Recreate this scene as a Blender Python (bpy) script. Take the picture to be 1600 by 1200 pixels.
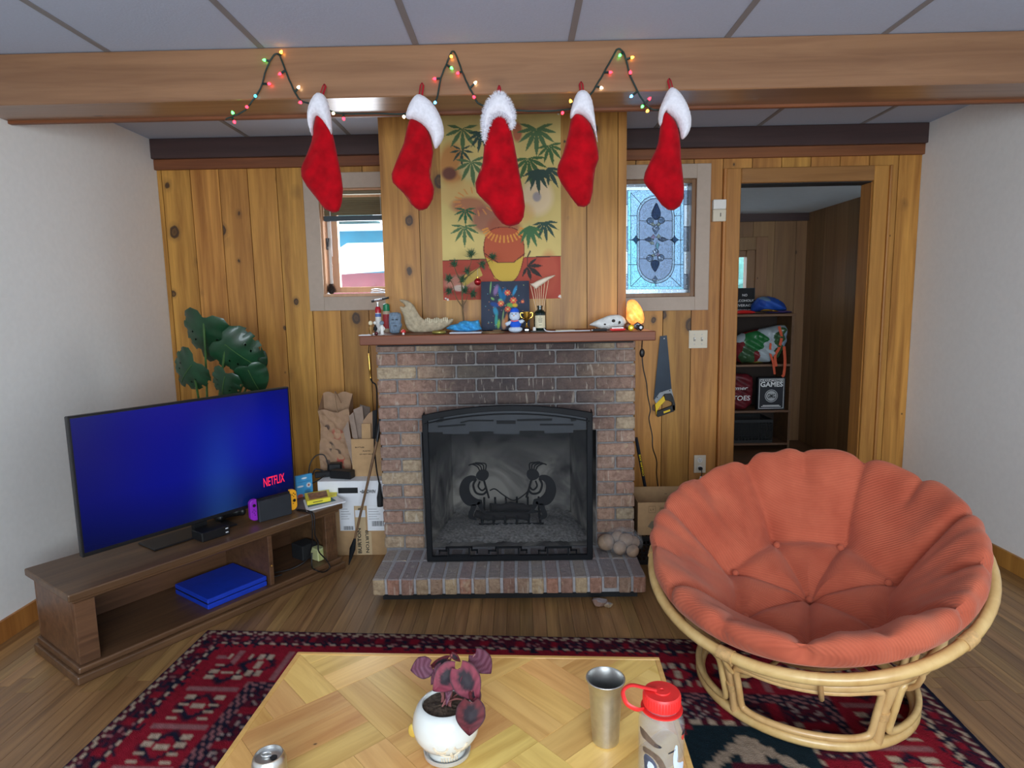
import bpy, bmesh, math, random
import numpy as np
from mathutils import Vector, Matrix

random.seed(7); rng = np.random.default_rng(7)
for o in list(bpy.data.objects):
    bpy.data.objects.remove(o, do_unlink=True)
scene = bpy.context.scene
COL = scene.collection
PI = math.pi

def srgb(r, g, b):
    f = lambda c: c / 12.92 if c <= 0.04045 else ((c + 0.055) / 1.055) ** 2.4
    return (f(r / 255.0), f(g / 255.0), f(b / 255.0), 1.0)

# ------------------------------------------------------------------ camera
FPX = 980.0
CAM_LOC = Vector((0.0, 0.0, 1.38))
PITCH, YAW, ROLL = math.radians(7.44), math.radians(0.7), -0.018
CAM_R = Matrix.Rotation(YAW, 3, 'Z') @ Matrix.Rotation(PI / 2 - PITCH, 3, 'X') @ Matrix.Rotation(ROLL, 3, 'Z')
cam_d = bpy.data.cameras.new('camera')
cam_d.sensor_fit = 'HORIZONTAL'; cam_d.sensor_width = 36.0; cam_d.lens = FPX / 1600.0 * 36.0
cam_d.clip_start = 0.02; cam_d.clip_end = 200
cam = bpy.data.objects.new('camera', cam_d); COL.objects.link(cam)
cam.matrix_world = Matrix.Translation(CAM_LOC) @ CAM_R.to_4x4()
scene.camera = cam

def pt(px, py, Y=None, Z=None):
    """point of the room seen at a pixel of the 1600x1200 photograph, at a known depth or height"""
    d = CAM_R @ Vector(((px - 800) / FPX, (600 - py) / FPX, -1.0))
    t = (Y - CAM_LOC.y) / d.y if Y is not None else (Z - CAM_LOC.z) / d.z
    return CAM_LOC + d * t

# ------------------------------------------------------------------ world, daylight, exposure
world = bpy.data.worlds.new('overcast_sky'); scene.world = world
world.use_nodes = True
bg = world.node_tree.nodes['Background']
bg.inputs['Color'].default_value = (0.80, 0.91, 1.0, 1.0)
bg.inputs['Strength'].default_value = 3.2

def area_light(name, loc, rot, sx, sy, power, color):
    ld = bpy.data.lights.new(name, 'AREA'); ld.shape = 'RECTANGLE'; ld.size = sx; ld.size_y = sy
    ld.energy = power; ld.color = color
    lo = bpy.data.objects.new(name, ld); COL.objects.link(lo); lo.location = loc; lo.rotation_euler = rot
    return lo
# daylight entering by the wide window in the wall behind the photographer, and by the doorway passage window
area_light('daylight_rear_window', (0.25, -1.57, 1.38), (PI / 2, 0, 0), 2.4, 1.0, 98, (0.82, 0.92, 1.0))
area_light('daylight_left_window', (-1.015, 4.10, 1.72), (-PI / 2, 0, 0), 0.40, 0.55, 7, (0.86, 0.94, 1.0))

vs = scene.view_settings
vs.view_transform = 'Standard'; vs.look = 'None'; vs.gamma = 1.0; vs.use_curve_mapping = False
vs.exposure = 0.0

# ------------------------------------------------------------------ scene helpers
WM = {}      # world matrix of each parent-capable object

def link(o, parent=None):
    COL.objects.link(o)
    if parent is not None:
        o.parent = parent
    return o

def tag(o, label=None, cat=None, group=None, kind=None):
    if label: o['label'] = label
    if cat: o['category'] = cat
    if group: o['group'] = group
    if kind: o['kind'] = kind
    return o

def thing(name, label, cat, loc=(0, 0, 0), rot=None, group=None, kind=None):
    o = bpy.data.objects.new(name, None); COL.objects.link(o)
    o.empty_display_size = 0.05
    m = Matrix.Translation(Vector(loc)) @ (rot.to_4x4() if rot is not None else Matrix.Identity(4))
    o.matrix_world = m; WM[o] = m
    return tag(o, label, cat, group, kind)

def frame(ex, ey, ez):
    return Matrix((ex, ey, ez)).transposed()

def poly_inside(poly, x, y):
    n = len(poly); ins = np.zeros(x.shape, bool); j = n - 1
    for i in range(n):
        xi, yi = poly[i]; xj, yj = poly[j]
        if yi != yj:
            c = ((yi > y) != (yj > y)) & (x < (xj - xi) * (y - yi) / (yj - yi) + xi)
            ins ^= c
        j = i
    return ins

def poly_dist(poly, x, y):
    best = np.full(x.shape, 1e9); bx = x.copy(); by = y.copy()
    n = len(poly)
    for i in range(n):
        x0, y0 = poly[i]; x1, y1 = poly[(i + 1) % n]
        dx, dy = x1 - x0, y1 - y0; L = dx * dx + dy * dy
        if L < 1e-14: continue
        t = np.clip(((x - x0) * dx + (y - y0) * dy) / L, 0, 1)
        qx, qy = x0 + t * dx, y0 + t * dy
        d = np.hypot(x - qx, y - qy); m = d < best
        best[m] = d[m]; bx[m] = qx[m]; by[m] = qy[m]
    return best, bx, by

def smooth_poly(pts, k=2, closed=True):
    """Chaikin corner cutting"""
    pts = [tuple(p) for p in pts]
    for _ in range(k):
        out = []; n = len(pts)
        rngi = range(n if closed else n - 1)
        if not closed: out.append(pts[0])
        for i in rngi:
            a, b = pts[i], pts[(i + 1) % n]
            out.append(tuple(0.75 * p + 0.25 * q for p, q in zip(a, b)))
            out.append(tuple(0.25 * p + 0.75 * q for p, q in zip(a, b)))
        if not closed: out.append(pts[-1])
        pts = out
    return pts

def spline(pts, n=8, closed=False):
    """Catmull-Rom through 3-D points"""
    P = [Vector(p) for p in pts]; out = []; m = len(P)
    for i in range(m if closed else m - 1):
        if closed:
            a, b, c, d = P[(i - 1) % m], P[i], P[(i + 1) % m], P[(i + 2) % m]
        else:
            a = P[i - 1] if i else P[0] * 2 - P[1]
            b, c = P[i], P[i + 1]
            d = P[i + 2] if i + 2 < m else P[-1] * 2 - P[-2]
        for k in range(n):
            t = k / n
            out.append(0.5 * ((2 * b) + (c - a) * t + (2 * a - 5 * b + 4 * c - d) * t * t + (3 * b - a - 3 * c + d) * t ** 3))
    if not closed: out.append(P[-1].copy())
    return out

class MB:
    def __init__(s):
        s.v = []; s.f = []; s.c = []
    def add(s, vs, fs):
        b = len(s.v); s.v += [Vector(p) for p in vs]; s.f += [tuple(i + b for i in f) for f in fs]; return s
    def box(s, x0, x1, y0, y1, z0, z1):
        return s.add([(x0, y0, z0), (x1, y0, z0), (x1, y1, z0), (x0, y1, z0), (x0, y0, z1), (x1, y0, z1), (x1, y1, z1), (x0, y1, z1)],
                     [(0, 3, 2, 1), (4, 5, 6, 7), (0, 1, 5, 4), (1, 2, 6, 5), (2, 3, 7, 6), (3, 0, 4, 7)])
    def obox(s, o, ex, ey, ez):
        """box from corner o along three edge vectors"""
        o, ex, ey, ez = Vector(o), Vector(ex), Vector(ey), Vector(ez)
        vs = [o, o + ex, o + ex + ey, o + ey, o + ez, o + ex + ez, o + ex + ey + ez, o + ey + ez]
        fs = [(0, 3, 2, 1), (4, 5, 6, 7), (0, 1, 5, 4), (1, 2, 6, 5), (2, 3, 7, 6), (3, 0, 4, 7)]
        if ex.cross(ey).dot(ez) < 0: fs = [f[::-1] for f in fs]
        return s.add(vs, fs)
    def cbox(s, c, sx, sy, sz, R=None):
        R = R or Matrix.Identity(3)
        ex, ey, ez = R @ Vector((sx, 0, 0)), R @ Vector((0, sy, 0)), R @ Vector((0, 0, sz))
        return s.obox(Vector(c) - (ex + ey + ez) / 2, ex, ey, ez)
    def tube(s, pts, r, n=8, closed=False, flat=1.0, up=None):
        P = [Vector(p) for p in pts]; m = len(P); b = len(s.v)
        rr = r if isinstance(r, (list, tuple)) else [r] * m
        T = []
        for i in range(m):
            a = P[(i - 1) % m] if (closed or i) else P[0]; c = P[(i + 1) % m] if (closed or i < m - 1) else P[-1]
            t = c - a; T.append(t.normalized() if t.length > 1e-9 else Vector((0, 0, 1)))
        N = Vector(up) if up else (Vector((0, 0, 1)) if abs(T[0].z) < 0.9 else Vector((1, 0, 0)))
        for i in range(m):
            N = N - T[i] * N.dot(T[i])
            N = N.normalized() if N.length > 1e-6 else T[i].orthogonal().normalized()
            B = T[i].cross(N)
            for k in range(n):
                a = 2 * PI * k / n
                s.v.append(P[i] + N * (rr[i] * math.cos(a) * flat) + B * (rr[i] * math.sin(a)))
        for i in range(m if closed else m - 1):
            for k in range(n):
                a0 = b + i * n + k; a1 = b + i * n + (k + 1) % n
                b0 = b + ((i + 1) % m) * n + k; b1 = b + ((i + 1) % m) * n + (k + 1) % n
                s.f.append((a0, a1, b1, b0))
        if not closed:
            s.f.append(tuple(b + k for k in range(n))[::-1]); s.f.append(tuple(b + (m - 1) * n + k for k in range(n)))
        return s
    def lathe(s, prof, c=(0, 0, 0), n=32, R=None, sx=1.0, sy=1.0):
        c = Vector(c); R = R or Matrix.Identity(3); b = len(s.v); m = len(prof)
        for r, z in prof:
            for k in range(n):
                a = 2 * PI * k / n
                s.v.append(c + R @ Vector((r * sx * math.cos(a), r * sy * math.sin(a), z)))
        for i in range(m - 1):
            for k in range(n):
                s.f.append((b + i * n + k, b + i * n + (k + 1) % n, b + (i + 1) * n + (k + 1) % n, b + (i + 1) * n + k))
        if prof[0][0] > 1e-6: s.f.append(tuple(b + k for k in range(n))[::-1])
        if prof[-1][0] > 1e-6: s.f.append(tuple(b + (m - 1) * n + k for k in range(n)))
        return s
    def ball(s, c, r, nu=16, nv=10, R=None):
        rx, ry, rz = (r, r, r) if not isinstance(r, (tuple, list)) else r
        prof = [(max(1e-5, math.sin(PI * i / nv)), -math.cos(PI * i / nv)) for i in range(nv + 1)]
        c = Vector(c); R = R or Matrix.Identity(3); b = len(s.v)
        for q, z in prof:
            for k in range(nu):
                a = 2 * PI * k / nu
                s.v.append(c + R @ Vector((rx * q * math.cos(a), ry * q * math.sin(a), rz * z)))
        for i in range(nv):
            for k in range(nu):
                s.f.append((b + i * nu + k, b + i * nu + (k + 1) % nu, b + (i + 1) * nu + (k + 1) % nu, b + (i + 1) * nu + k))
        return s
    def prism(s, poly, off):
        """closed n-gon (3-D points) swept by vector off"""
        P = [Vector(p) for p in poly]; off = Vector(off); n = len(P); b = len(s.v)
        nrm = Vector((0, 0, 0))
        for i in range(n): nrm += P[i].cross(P[(i + 1) % n])
        if nrm.dot(off) > 0: P = P[::-1]
        s.v += P + [p + off for p in P]
        s.f.append(tuple(range(b, b + n))); s.f.append(tuple(range(b + 2 * n - 1, b + n - 1, -1)))
        for i in range(n):
            j = (i + 1) % n
            s.f.append((b + j, b + i, b + n + i, b + n + j))
        return s
    def inflate(s, poly, fr, T, res, R=None, back=1.0, hf=None):
        """puffy shape over a 2-D outline. fr = (origin, ex, ey, normal)"""
        poly = [tuple(p) for p in poly]
        O, ex, ey, nn = [Vector(q) for q in fr]
        xs = [p[0] for p in poly]; ys = [p[1] for p in poly]
        gx = np.arange(min(xs) - res, max(xs) + 2 * res, res); gy = np.arange(min(ys) - res, max(ys) + 2 * res, res)
        X, Yg = np.meshgrid(gx, gy, indexing='ij')
        ins = poly_inside(poly, X, Yg); d, bx, by = poly_dist(poly, X, Yg)
        R = R or T
        h = np.where(ins, T * np.sqrt(np.clip(1 - (1 - np.clip(d / R, 0, 1)) ** 2, 0, 1)), 0.0)
        if hf is not None: h = np.where(ins, h * hf(X, Yg, d), 0.0)
        PX = np.where(ins, X, bx); PY = np.where(ins, Yg, by)
        cell = ins[:-1, :-1] | ins[1:, :-1] | ins[1:, 1:] | ins[:-1, 1:]
        fi = {}; bi = {}
        def vid(i, j, front):
            key = (i, j); D = fi if front else bi
            if key in D: return D[key]
            if not front and not ins[i, j]: return vid(i, j, True)
            hh = h[i, j] if front else -h[i, j] * back
            s.v.append(O + ex * float(PX[i, j]) + ey * float(PY[i, j]) + nn * float(hh)); D[key] = len(s.v) - 1
            return D[key]
        for i, j in zip(*np.nonzero(cell)):
            q = [(i, j), (i + 1, j), (i + 1, j + 1), (i, j + 1)]
            s.f.append(tuple(vid(a, b, True) for a, b in q)); s.f.append(tuple(vid(a, b, False) for a, b in q[::-1]))
        return s
    def build(s, name, mat, parent=None, smooth=None, bevel=0.0, seg=1, cols=None, base=True, fix=True):
        me = bpy.data.meshes.new(name)
        loc = Vector((0, 0, 0))
        if parent is not None:
            inv = WM[parent].inverted(); V = [inv @ p for p in s.v]
        else:
            V = s.v
            if base:
                xs = [p.x for p in V]; ys = [p.y for p in V]; zs = [p.z for p in V]
                loc = Vector(((min(xs) + max(xs)) / 2, (min(ys) + max(ys)) / 2, min(zs)))
                V = [p - loc for p in V]
        me.from_pydata([tuple(p) for p in V], [], s.f)
        if cols is not None:
            at = me.color_attributes.new('Col', 'FLOAT_COLOR', 'POINT')
            at.data.foreach_set('color', np.asarray(cols, dtype=np.float32).ravel())
        if fix or bevel:
            bm = bmesh.new(); bm.from_mesh(me)
            if fix: bmesh.ops.remove_doubles(bm, verts=bm.verts, dist=1e-6)
            if bevel:
                ed = [e for e in bm.edges if len(e.link_faces) == 2 and e.calc_face_angle(0) > 0.5]
                bmesh.ops.bevel(bm, geom=ed, offset=bevel, segments=seg, affect='EDGES', profile=0.5, clamp_overlap=True)
            if fix: bmesh.ops.recalc_face_normals(bm, faces=bm.faces)
            bm.to_mesh(me); bm.free()
        if smooth is not None:
            me.shade_smooth()
            if smooth < 180: me.set_sharp_from_angle(angle=math.radians(smooth))
        o = bpy.data.objects.new(name, me); o.location = loc
        if mat is not None: me.materials.append(mat)
        link(o, parent)
        WM[o] = WM[parent] if parent is not None else Matrix.Translation(loc)
        return o

def struct(o):
    o['kind'] = 'structure'; return o

def text(s, mat, parent, origin, ex, ey, height, width=None, depth=0.0006, align='LEFT', name='lettering', bold=0.0, shear=0.0, label=None):
    """flat lettering: ex = reading direction, ey = up direction (unit vectors); height = cap height in metres"""
    cu = bpy.data.curves.new('t', 'FONT'); cu.body = s; cu.align_x = 'LEFT'; cu.size = 1.0; cu.offset = bold; cu.shear = shear
    cu.resolution_u = 3
    ob = bpy.data.objects.new('t', cu)
    me = bpy.data.meshes.new_from_object(ob)
    bpy.data.objects.remove(ob); bpy.data.curves.remove(cu)
    V = np.array([v.co[:] for v in me.vertices])
    F = [tuple(p.vertices) for p in me.polygons]
    bpy.data.meshes.remove(me)
    x0, x1 = V[:, 0].min(), V[:, 0].max(); y0 = 0.0
    k = height / 0.69; kx = (width / (x1 - x0)) if width else k
    ex, ey = Vector(ex).normalized(), Vector(ey).normalized(); nn = ex.cross(ey)
    sh = {'LEFT': 0, 'CENTER': -(x1 - x0) / 2, 'RIGHT': -(x1 - x0)}[align]
    m = MB()
    m.add([Vector(origin) + ex * ((v[0] - x0 + sh) * kx) + ey * (v[1] * k) + nn * depth for v in V], F)
    o = m.build(name, mat, parent, fix=False)
    if label: o['label'] = label
    return o
# ------------------------------------------------------------------ procedural materials
MATS = {}
def _new(name):
    m = bpy.data.materials.new(name); m.use_nodes = True
    nt = m.node_tree; bsdf = nt.nodes['Principled BSDF']
    MATS[name] = m
    return m, nt, bsdf
def N(nt, typ, **kw):
    n = nt.nodes.new(typ)
    for k, v in kw.items():
        if k in n.inputs: n.inputs[k].default_value = v
        else: setattr(n, k, v)
    return n
def ramp(nt, stops):
    r = nt.nodes.new('ShaderNodeValToRGB'); el = r.color_ramp.elements
    while len(el) > 1: el.remove(el[-1])
    el[0].position = stops[0][0]; el[0].color = stops[0][1]
    for p, c in stops[1:]:
        e = el.new(p); e.color = c
    return r
def mix(nt, fac, a, b, blend='MIX'):
    n = nt.nodes.new('ShaderNodeMix'); n.data_type = 'RGBA'; n.blend_type = blend
    for sock, val in ((n.inputs[0], fac), (n.inputs[6], a), (n.inputs[7], b)):
        if hasattr(val, 'is_output') or isinstance(val, bpy.types.NodeSocket): nt.links.new(val, sock)
        elif isinstance(val, (int, float)): sock.default_value = val
        else: sock.default_value = val
    return n.outputs[2]
def mth(nt, op, a, b=None, clamp=False):
    n = nt.nodes.new('ShaderNodeMath'); n.operation = op; n.use_clamp = clamp
    for i, val in enumerate((a, b)):
        if val is None: continue
        if isinstance(val, bpy.types.NodeSocket): nt.links.new(val, n.inputs[i])
        else: n.inputs[i].default_value = val
    return n.outputs[0]
def coords(nt, scale=(1, 1, 1), rnd=True, space='Object'):
    tc = nt.nodes.new('ShaderNodeTexCoord')
    out = tc.outputs[space]
    if rnd:
        oi = nt.nodes.new('ShaderNodeObjectInfo')
        r = mth(nt, 'MULTIPLY', oi.outputs['Random'], 37.0)
        add = nt.nodes.new('ShaderNodeVectorMath'); add.operation = 'ADD'
        nt.links.new(out, add.inputs[0]); nt.links.new(r, add.inputs[1]); out = add.outputs[0]
    mp = nt.nodes.new('ShaderNodeMapping'); mp.inputs['Scale'].default_value = scale
    nt.links.new(out, mp.inputs['Vector'])
    return mp.outputs[0]
def bump(nt, bsdf, height, strength=0.3, dist=0.01):
    b = nt.nodes.new('ShaderNodeBump'); b.inputs['Strength'].default_value = strength; b.inputs['Distance'].default_value = dist
    nt.links.new(height, b.inputs['Height']); nt.links.new(b.outputs[0], bsdf.inputs['Normal'])

def plain(name, col, rough=0.5, metal=0.0, var=0.10, scale=18.0, bmp=0.0, coat=0.0, sheen=0.0, spec=0.5, sub=0.0):
    m, nt, bs = _new(name)
    no = N(nt, 'ShaderNodeTexNoise', Scale=scale, Detail=4.0)
    nt.links.new(coords(nt), no.inputs['Vector'])
    lo = tuple(c * (1 - var) for c in col[:3]) + (1,); hi = tuple(min(1, c * (1 + var)) for c in col[:3]) + (1,)
    r = ramp(nt, [(0.3, lo), (0.7, hi)]); nt.links.new(no.outputs['Fac'], r.inputs[0])
    nt.links.new(r.outputs[0], bs.inputs['Base Color'])
    bs.inputs['Roughness'].default_value = rough; bs.inputs['Metallic'].default_value = metal
    bs.inputs['Coat Weight'].default_value = coat; bs.inputs['Sheen Weight'].default_value = sheen
    bs.inputs['Specular IOR Level'].default_value = spec
    if sub:
        bs.inputs['Subsurface Weight'].default_value = sub; bs.inputs['Subsurface Radius'].default_value = (0.02, 0.01, 0.006)
    if bmp: bump(nt, bs, no.outputs['Fac'], bmp, 0.004)
    return m

def wood(name, light, dark, axis='Z', grain=30.0, knots=0.0, rough=0.38, var=0.18, coat=0.15, knotcol=(0.045, 0.020, 0.010, 1), kscale=5.0, stretch=0.06, hue=0.006):
    """plank wood: fibres along one object axis, soft board-to-board shift, optional knots"""
    m, nt, bs = _new(name)
    g = grain; s = grain * stretch
    sc = {'X': (s, g, g), 'Y': (g, s, g), 'Z': (g, g, s)}[axis]
    v = coords(nt, sc)
    n1 = N(nt, 'ShaderNodeTexNoise', Scale=1.0, Detail=5.0, Roughness=0.6, Distortion=0.6); nt.links.new(v, n1.inputs['Vector'])
    sc2 = tuple(q * 0.22 for q in sc)
    n2 = N(nt, 'ShaderNodeTexNoise', Scale=1.0, Detail=2.0, Distortion=1.2); nt.links.new(coords(nt, sc2), n2.inputs['Vector'])
    k = mth(nt, 'ADD', mth(nt, 'MULTIPLY', n1.outputs['Fac'], 0.55), mth(nt, 'MULTIPLY', n2.outputs['Fac'], 0.45))
    r = ramp(nt, [(0.30, dark), (0.47, tuple((a + b) / 2 for a, b in zip(light, dark))), (0.62, light)])
    nt.links.new(k, r.inputs[0]); col = r.outputs[0]
    oi = nt.nodes.new('ShaderNodeObjectInfo')
    hs = nt.nodes.new('ShaderNodeHueSaturation')
    hr = nt.nodes.new('ShaderNodeMapRange'); hr.inputs[3].default_value = 0.5 - hue; hr.inputs[4].default_value = 0.5 + hue
    nt.links.new(mth(nt, 'FRACT', mth(nt, 'MULTIPLY', oi.outputs['Random'], 7.31)), hr.inputs[0]); nt.links.new(hr.outputs[0], hs.inputs['Hue'])
    mr = nt.nodes.new('ShaderNodeMapRange'); mr.inputs[3].default_value = 1 - var; mr.inputs[4].default_value = 1 + var
    nt.links.new(oi.outputs['Random'], mr.inputs[0]); nt.links.new(mr.outputs[0], hs.inputs['Value']); nt.links.new(col, hs.inputs['Color'])
    col = hs.outputs[0]
    if knots > 0:
        ks = {'X': (kscale * 0.55, kscale, kscale), 'Y': (kscale, kscale * .55, kscale), 'Z': (kscale, 0.0, kscale * 0.75)}[axis]
        vv = coords(nt, ks)
        wn = N(nt, 'ShaderNodeTexNoise', Scale=4.0, Detail=2.0); nt.links.new(vv, wn.inputs['Vector'])
        wa = nt.nodes.new('ShaderNodeVectorMath'); wa.operation = 'MULTIPLY_ADD'; wa.inputs[1].default_value = (.10, .10, .10); nt.links.new(wn.outputs['Color'], wa.inputs[0]); nt.links.new(vv, wa.inputs[2])
        vo = N(nt, 'ShaderNodeTexVoronoi', Scale=1.0, Randomness=1.0); nt.links.new(wa.outputs[0], vo.inputs['Vector'])
        size = mth(nt, 'MULTIPLY', nt_sep(nt, vo.outputs['Color']), knots)
        q = mth(nt, 'DIVIDE', vo.outputs['Distance'], mth(nt, 'ADD', size, 0.004))
        kr = ramp(nt, [(0.0, (.95, .95, .95, 1)), (0.30, (.80, .80, .80, 1)), (0.36, (.98, .98, .98, 1)), (0.50, (.9, .9, .9, 1)), (0.58, (0.32, 0.32, 0.32, 1)), (1.0, (0, 0, 0, 1))]); nt.links.new(q, kr.inputs[0])
        col = mix(nt, kr.outputs[0], col, knotcol)
    nt.links.new(col, bs.inputs['Base Color'])
    bs.inputs['Roughness'].default_value = rough; bs.inputs['Coat Weight'].default_value = coat; bs.inputs['Coat Roughness'].default_value = 0.25
    bump(nt, bs, n1.outputs['Fac'], 0.06, 0.003)
    return m
def nt_sep(nt, colsock):
    s = nt.nodes.new('ShaderNodeSeparateColor'); nt.links.new(colsock, s.inputs[0])
    p = mth(nt, 'POWER', s.outputs[0], 1.5)
    return p

def vcol(name, rough=0.7, emit=0.0, bmp=0.0, coat=0.0, spec=0.4):
    m, nt, bs = _new(name)
    a = nt.nodes.new('ShaderNodeAttribute'); a.attribute_name = 'Col'
    nt.links.new(a.outputs['Color'], bs.inputs['Base Color'])
    bs.inputs['Roughness'].default_value = rough; bs.inputs['Coat Weight'].default_value = coat
    bs.inputs['Specular IOR Level'].default_value = spec
    if emit:
        nt.links.new(a.outputs['Color'], bs.inputs['Emission Color']); bs.inputs['Emission Strength'].default_value = emit
    if bmp:
        no = N(nt, 'ShaderNodeTexNoise', Scale=260.0, Detail=2.0); nt.links.new(coords(nt, rnd=False), no.inputs['Vector'])
        bump(nt, bs, no.outputs['Fac'], bmp, 0.006)
    return m

def emitter(name, col, strength, base=None):
    m, nt, bs = _new(name)
    bs.inputs['Base Color'].default_value = base or col
    bs.inputs['Emission Color'].default_value = col; bs.inputs['Emission Strength'].default_value = strength
    return m

def glassy(name, col, rough=0.05, bmp=0.0, scale=60.0, ior=1.45, alpha=None):
    m, nt, bs = _new(name)
    bs.inputs['Base Color'].default_value = col; bs.inputs['Roughness'].default_value = rough
    bs.inputs['Transmission Weight'].default_value = 1.0; bs.inputs['IOR'].default_value = ior
    if bmp:
        no = N(nt, 'ShaderNodeTexNoise', Scale=scale, Detail=2.0, Distortion=0.8); nt.links.new(coords(nt), no.inputs['Vector'])
        bump(nt, bs, no.outputs['Fac'], bmp, 0.01)
    return m

def thin_clear(name, col, clear, rough=0.1, facing=False):
    """thin sheet that lets part of the light straight through (window pane, mesh, film)"""
    m, nt, bs = _new(name)
    bs.inputs['Base Color'].default_value = col; bs.inputs['Roughness'].default_value = rough
    tr = nt.nodes.new('ShaderNodeBsdfTransparent'); mx = nt.nodes.new('ShaderNodeMixShader')
    mx.inputs[0].default_value = clear
    out = nt.nodes['Material Output']
    nt.links.new(bs.outputs[0], mx.inputs[1]); nt.links.new(tr.outputs[0], mx.inputs[2]); nt.links.new(mx.outputs[0], out.inputs[0])
    return m

# wood
M_pine = wood('knotty_pine', srgb(210, 152, 72), srgb(138, 84, 28), 'Z', 26, knots=0.42, var=0.13, kscale=7.0, rough=.5, coat=.04)
M_pine_trim = wood('pine_trim', srgb(196, 136, 66), srgb(146, 90, 36), 'Z', 30, knots=0.16, var=0.08, kscale=5.0, rough=.5, coat=.04)
M_pine_trim_x = wood('pine_trim_across', srgb(170, 120, 68), srgb(134, 90, 48), 'X', 30, knots=0.16, var=0.08, kscale=5.0)
M_beam = wood('beam_pine', srgb(156, 116, 82), srgb(122, 86, 58), 'X', 26, knots=0.22, var=0.03, rough=0.30, coat=0.35, kscale=3.6, knotcol=(0.09, 0.05, 0.03, 1))
M_dark_beam = wood('dark_stained_beam', srgb(78, 58, 56), srgb(58, 42, 42), 'X', 24, knots=0.14, var=0.05, rough=0.45)
M_passage = wood('passage_panel', srgb(150, 112, 74), srgb(118, 84, 54), 'Z', 24, knots=0.12, var=0.14, rough=0.5)
M_oak = wood('oak_floor', srgb(170, 130, 82), srgb(108, 76, 44), 'Y', 46, var=0.20, rough=0.36, coat=0.2, stretch=0.05)
M_mantel = wood('mantel_wood', srgb(136, 78, 44), srgb(98, 52, 28), 'X', 34, var=0.04, rough=0.55, coat=.03)
M_walnut = wood('walnut_stand', srgb(112, 80, 54), srgb(70, 46, 30), 'X', 40, var=0.08, rough=0.42)
M_shelf = wood('bookcase_wood', srgb(120, 84, 56), srgb(88, 60, 40), 'X', 30, var=0.08, rough=0.5)
M_mango = wood('mango_plank', srgb(246, 202, 120), srgb(200, 142, 70), 'X', 26, knots=0.05, var=0.14, hue=0.016, rough=0.34, coat=0.2, stretch=0.09, kscale=7)
M_mango_edge = wood('mango_edge', srgb(234, 184, 108), srgb(204, 148, 82), 'X', 40, var=0.03, rough=0.34)
M_rattan = wood('rattan', srgb(226, 190, 130), srgb(196, 150, 92), 'Z', 16, var=0.06, rough=0.32, coat=0.3, stretch=0.5)
M_rattan_wrap = plain('rattan_binding', srgb(206, 166, 110), 0.5, var=0.2, scale=90, bmp=0.3)
M_casing = plain('taupe_paint', srgb(186, 168, 152), 0.5, var=0.04, scale=30)
M_sash = wood('sash_wood', srgb(206, 164, 126), srgb(184, 138, 102), 'Z', 30, var=0.04, rough=0.45)
M_brown_frame = wood('brown_window_frame', srgb(150, 112, 74), srgb(120, 86, 54), 'Z', 30, var=0.04)
# room surfaces
M_tile = plain('ceiling_panel', srgb(182, 192, 212), 0.9, var=0.03, scale=120, bmp=0.15)
M_tbar = plain('ceiling_tee_bar', srgb(134, 132, 134), 0.55, var=0.02)
M_plaster = plain('white_plaster', srgb(244, 243, 240), 0.85, var=0.02, scale=40, bmp=0.05)
M_backing = plain('board_backing', srgb(70, 46, 26), 0.8)
M_passceil = plain('passage_ceiling', srgb(206, 214, 220), 0.8, var=0.03)
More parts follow.
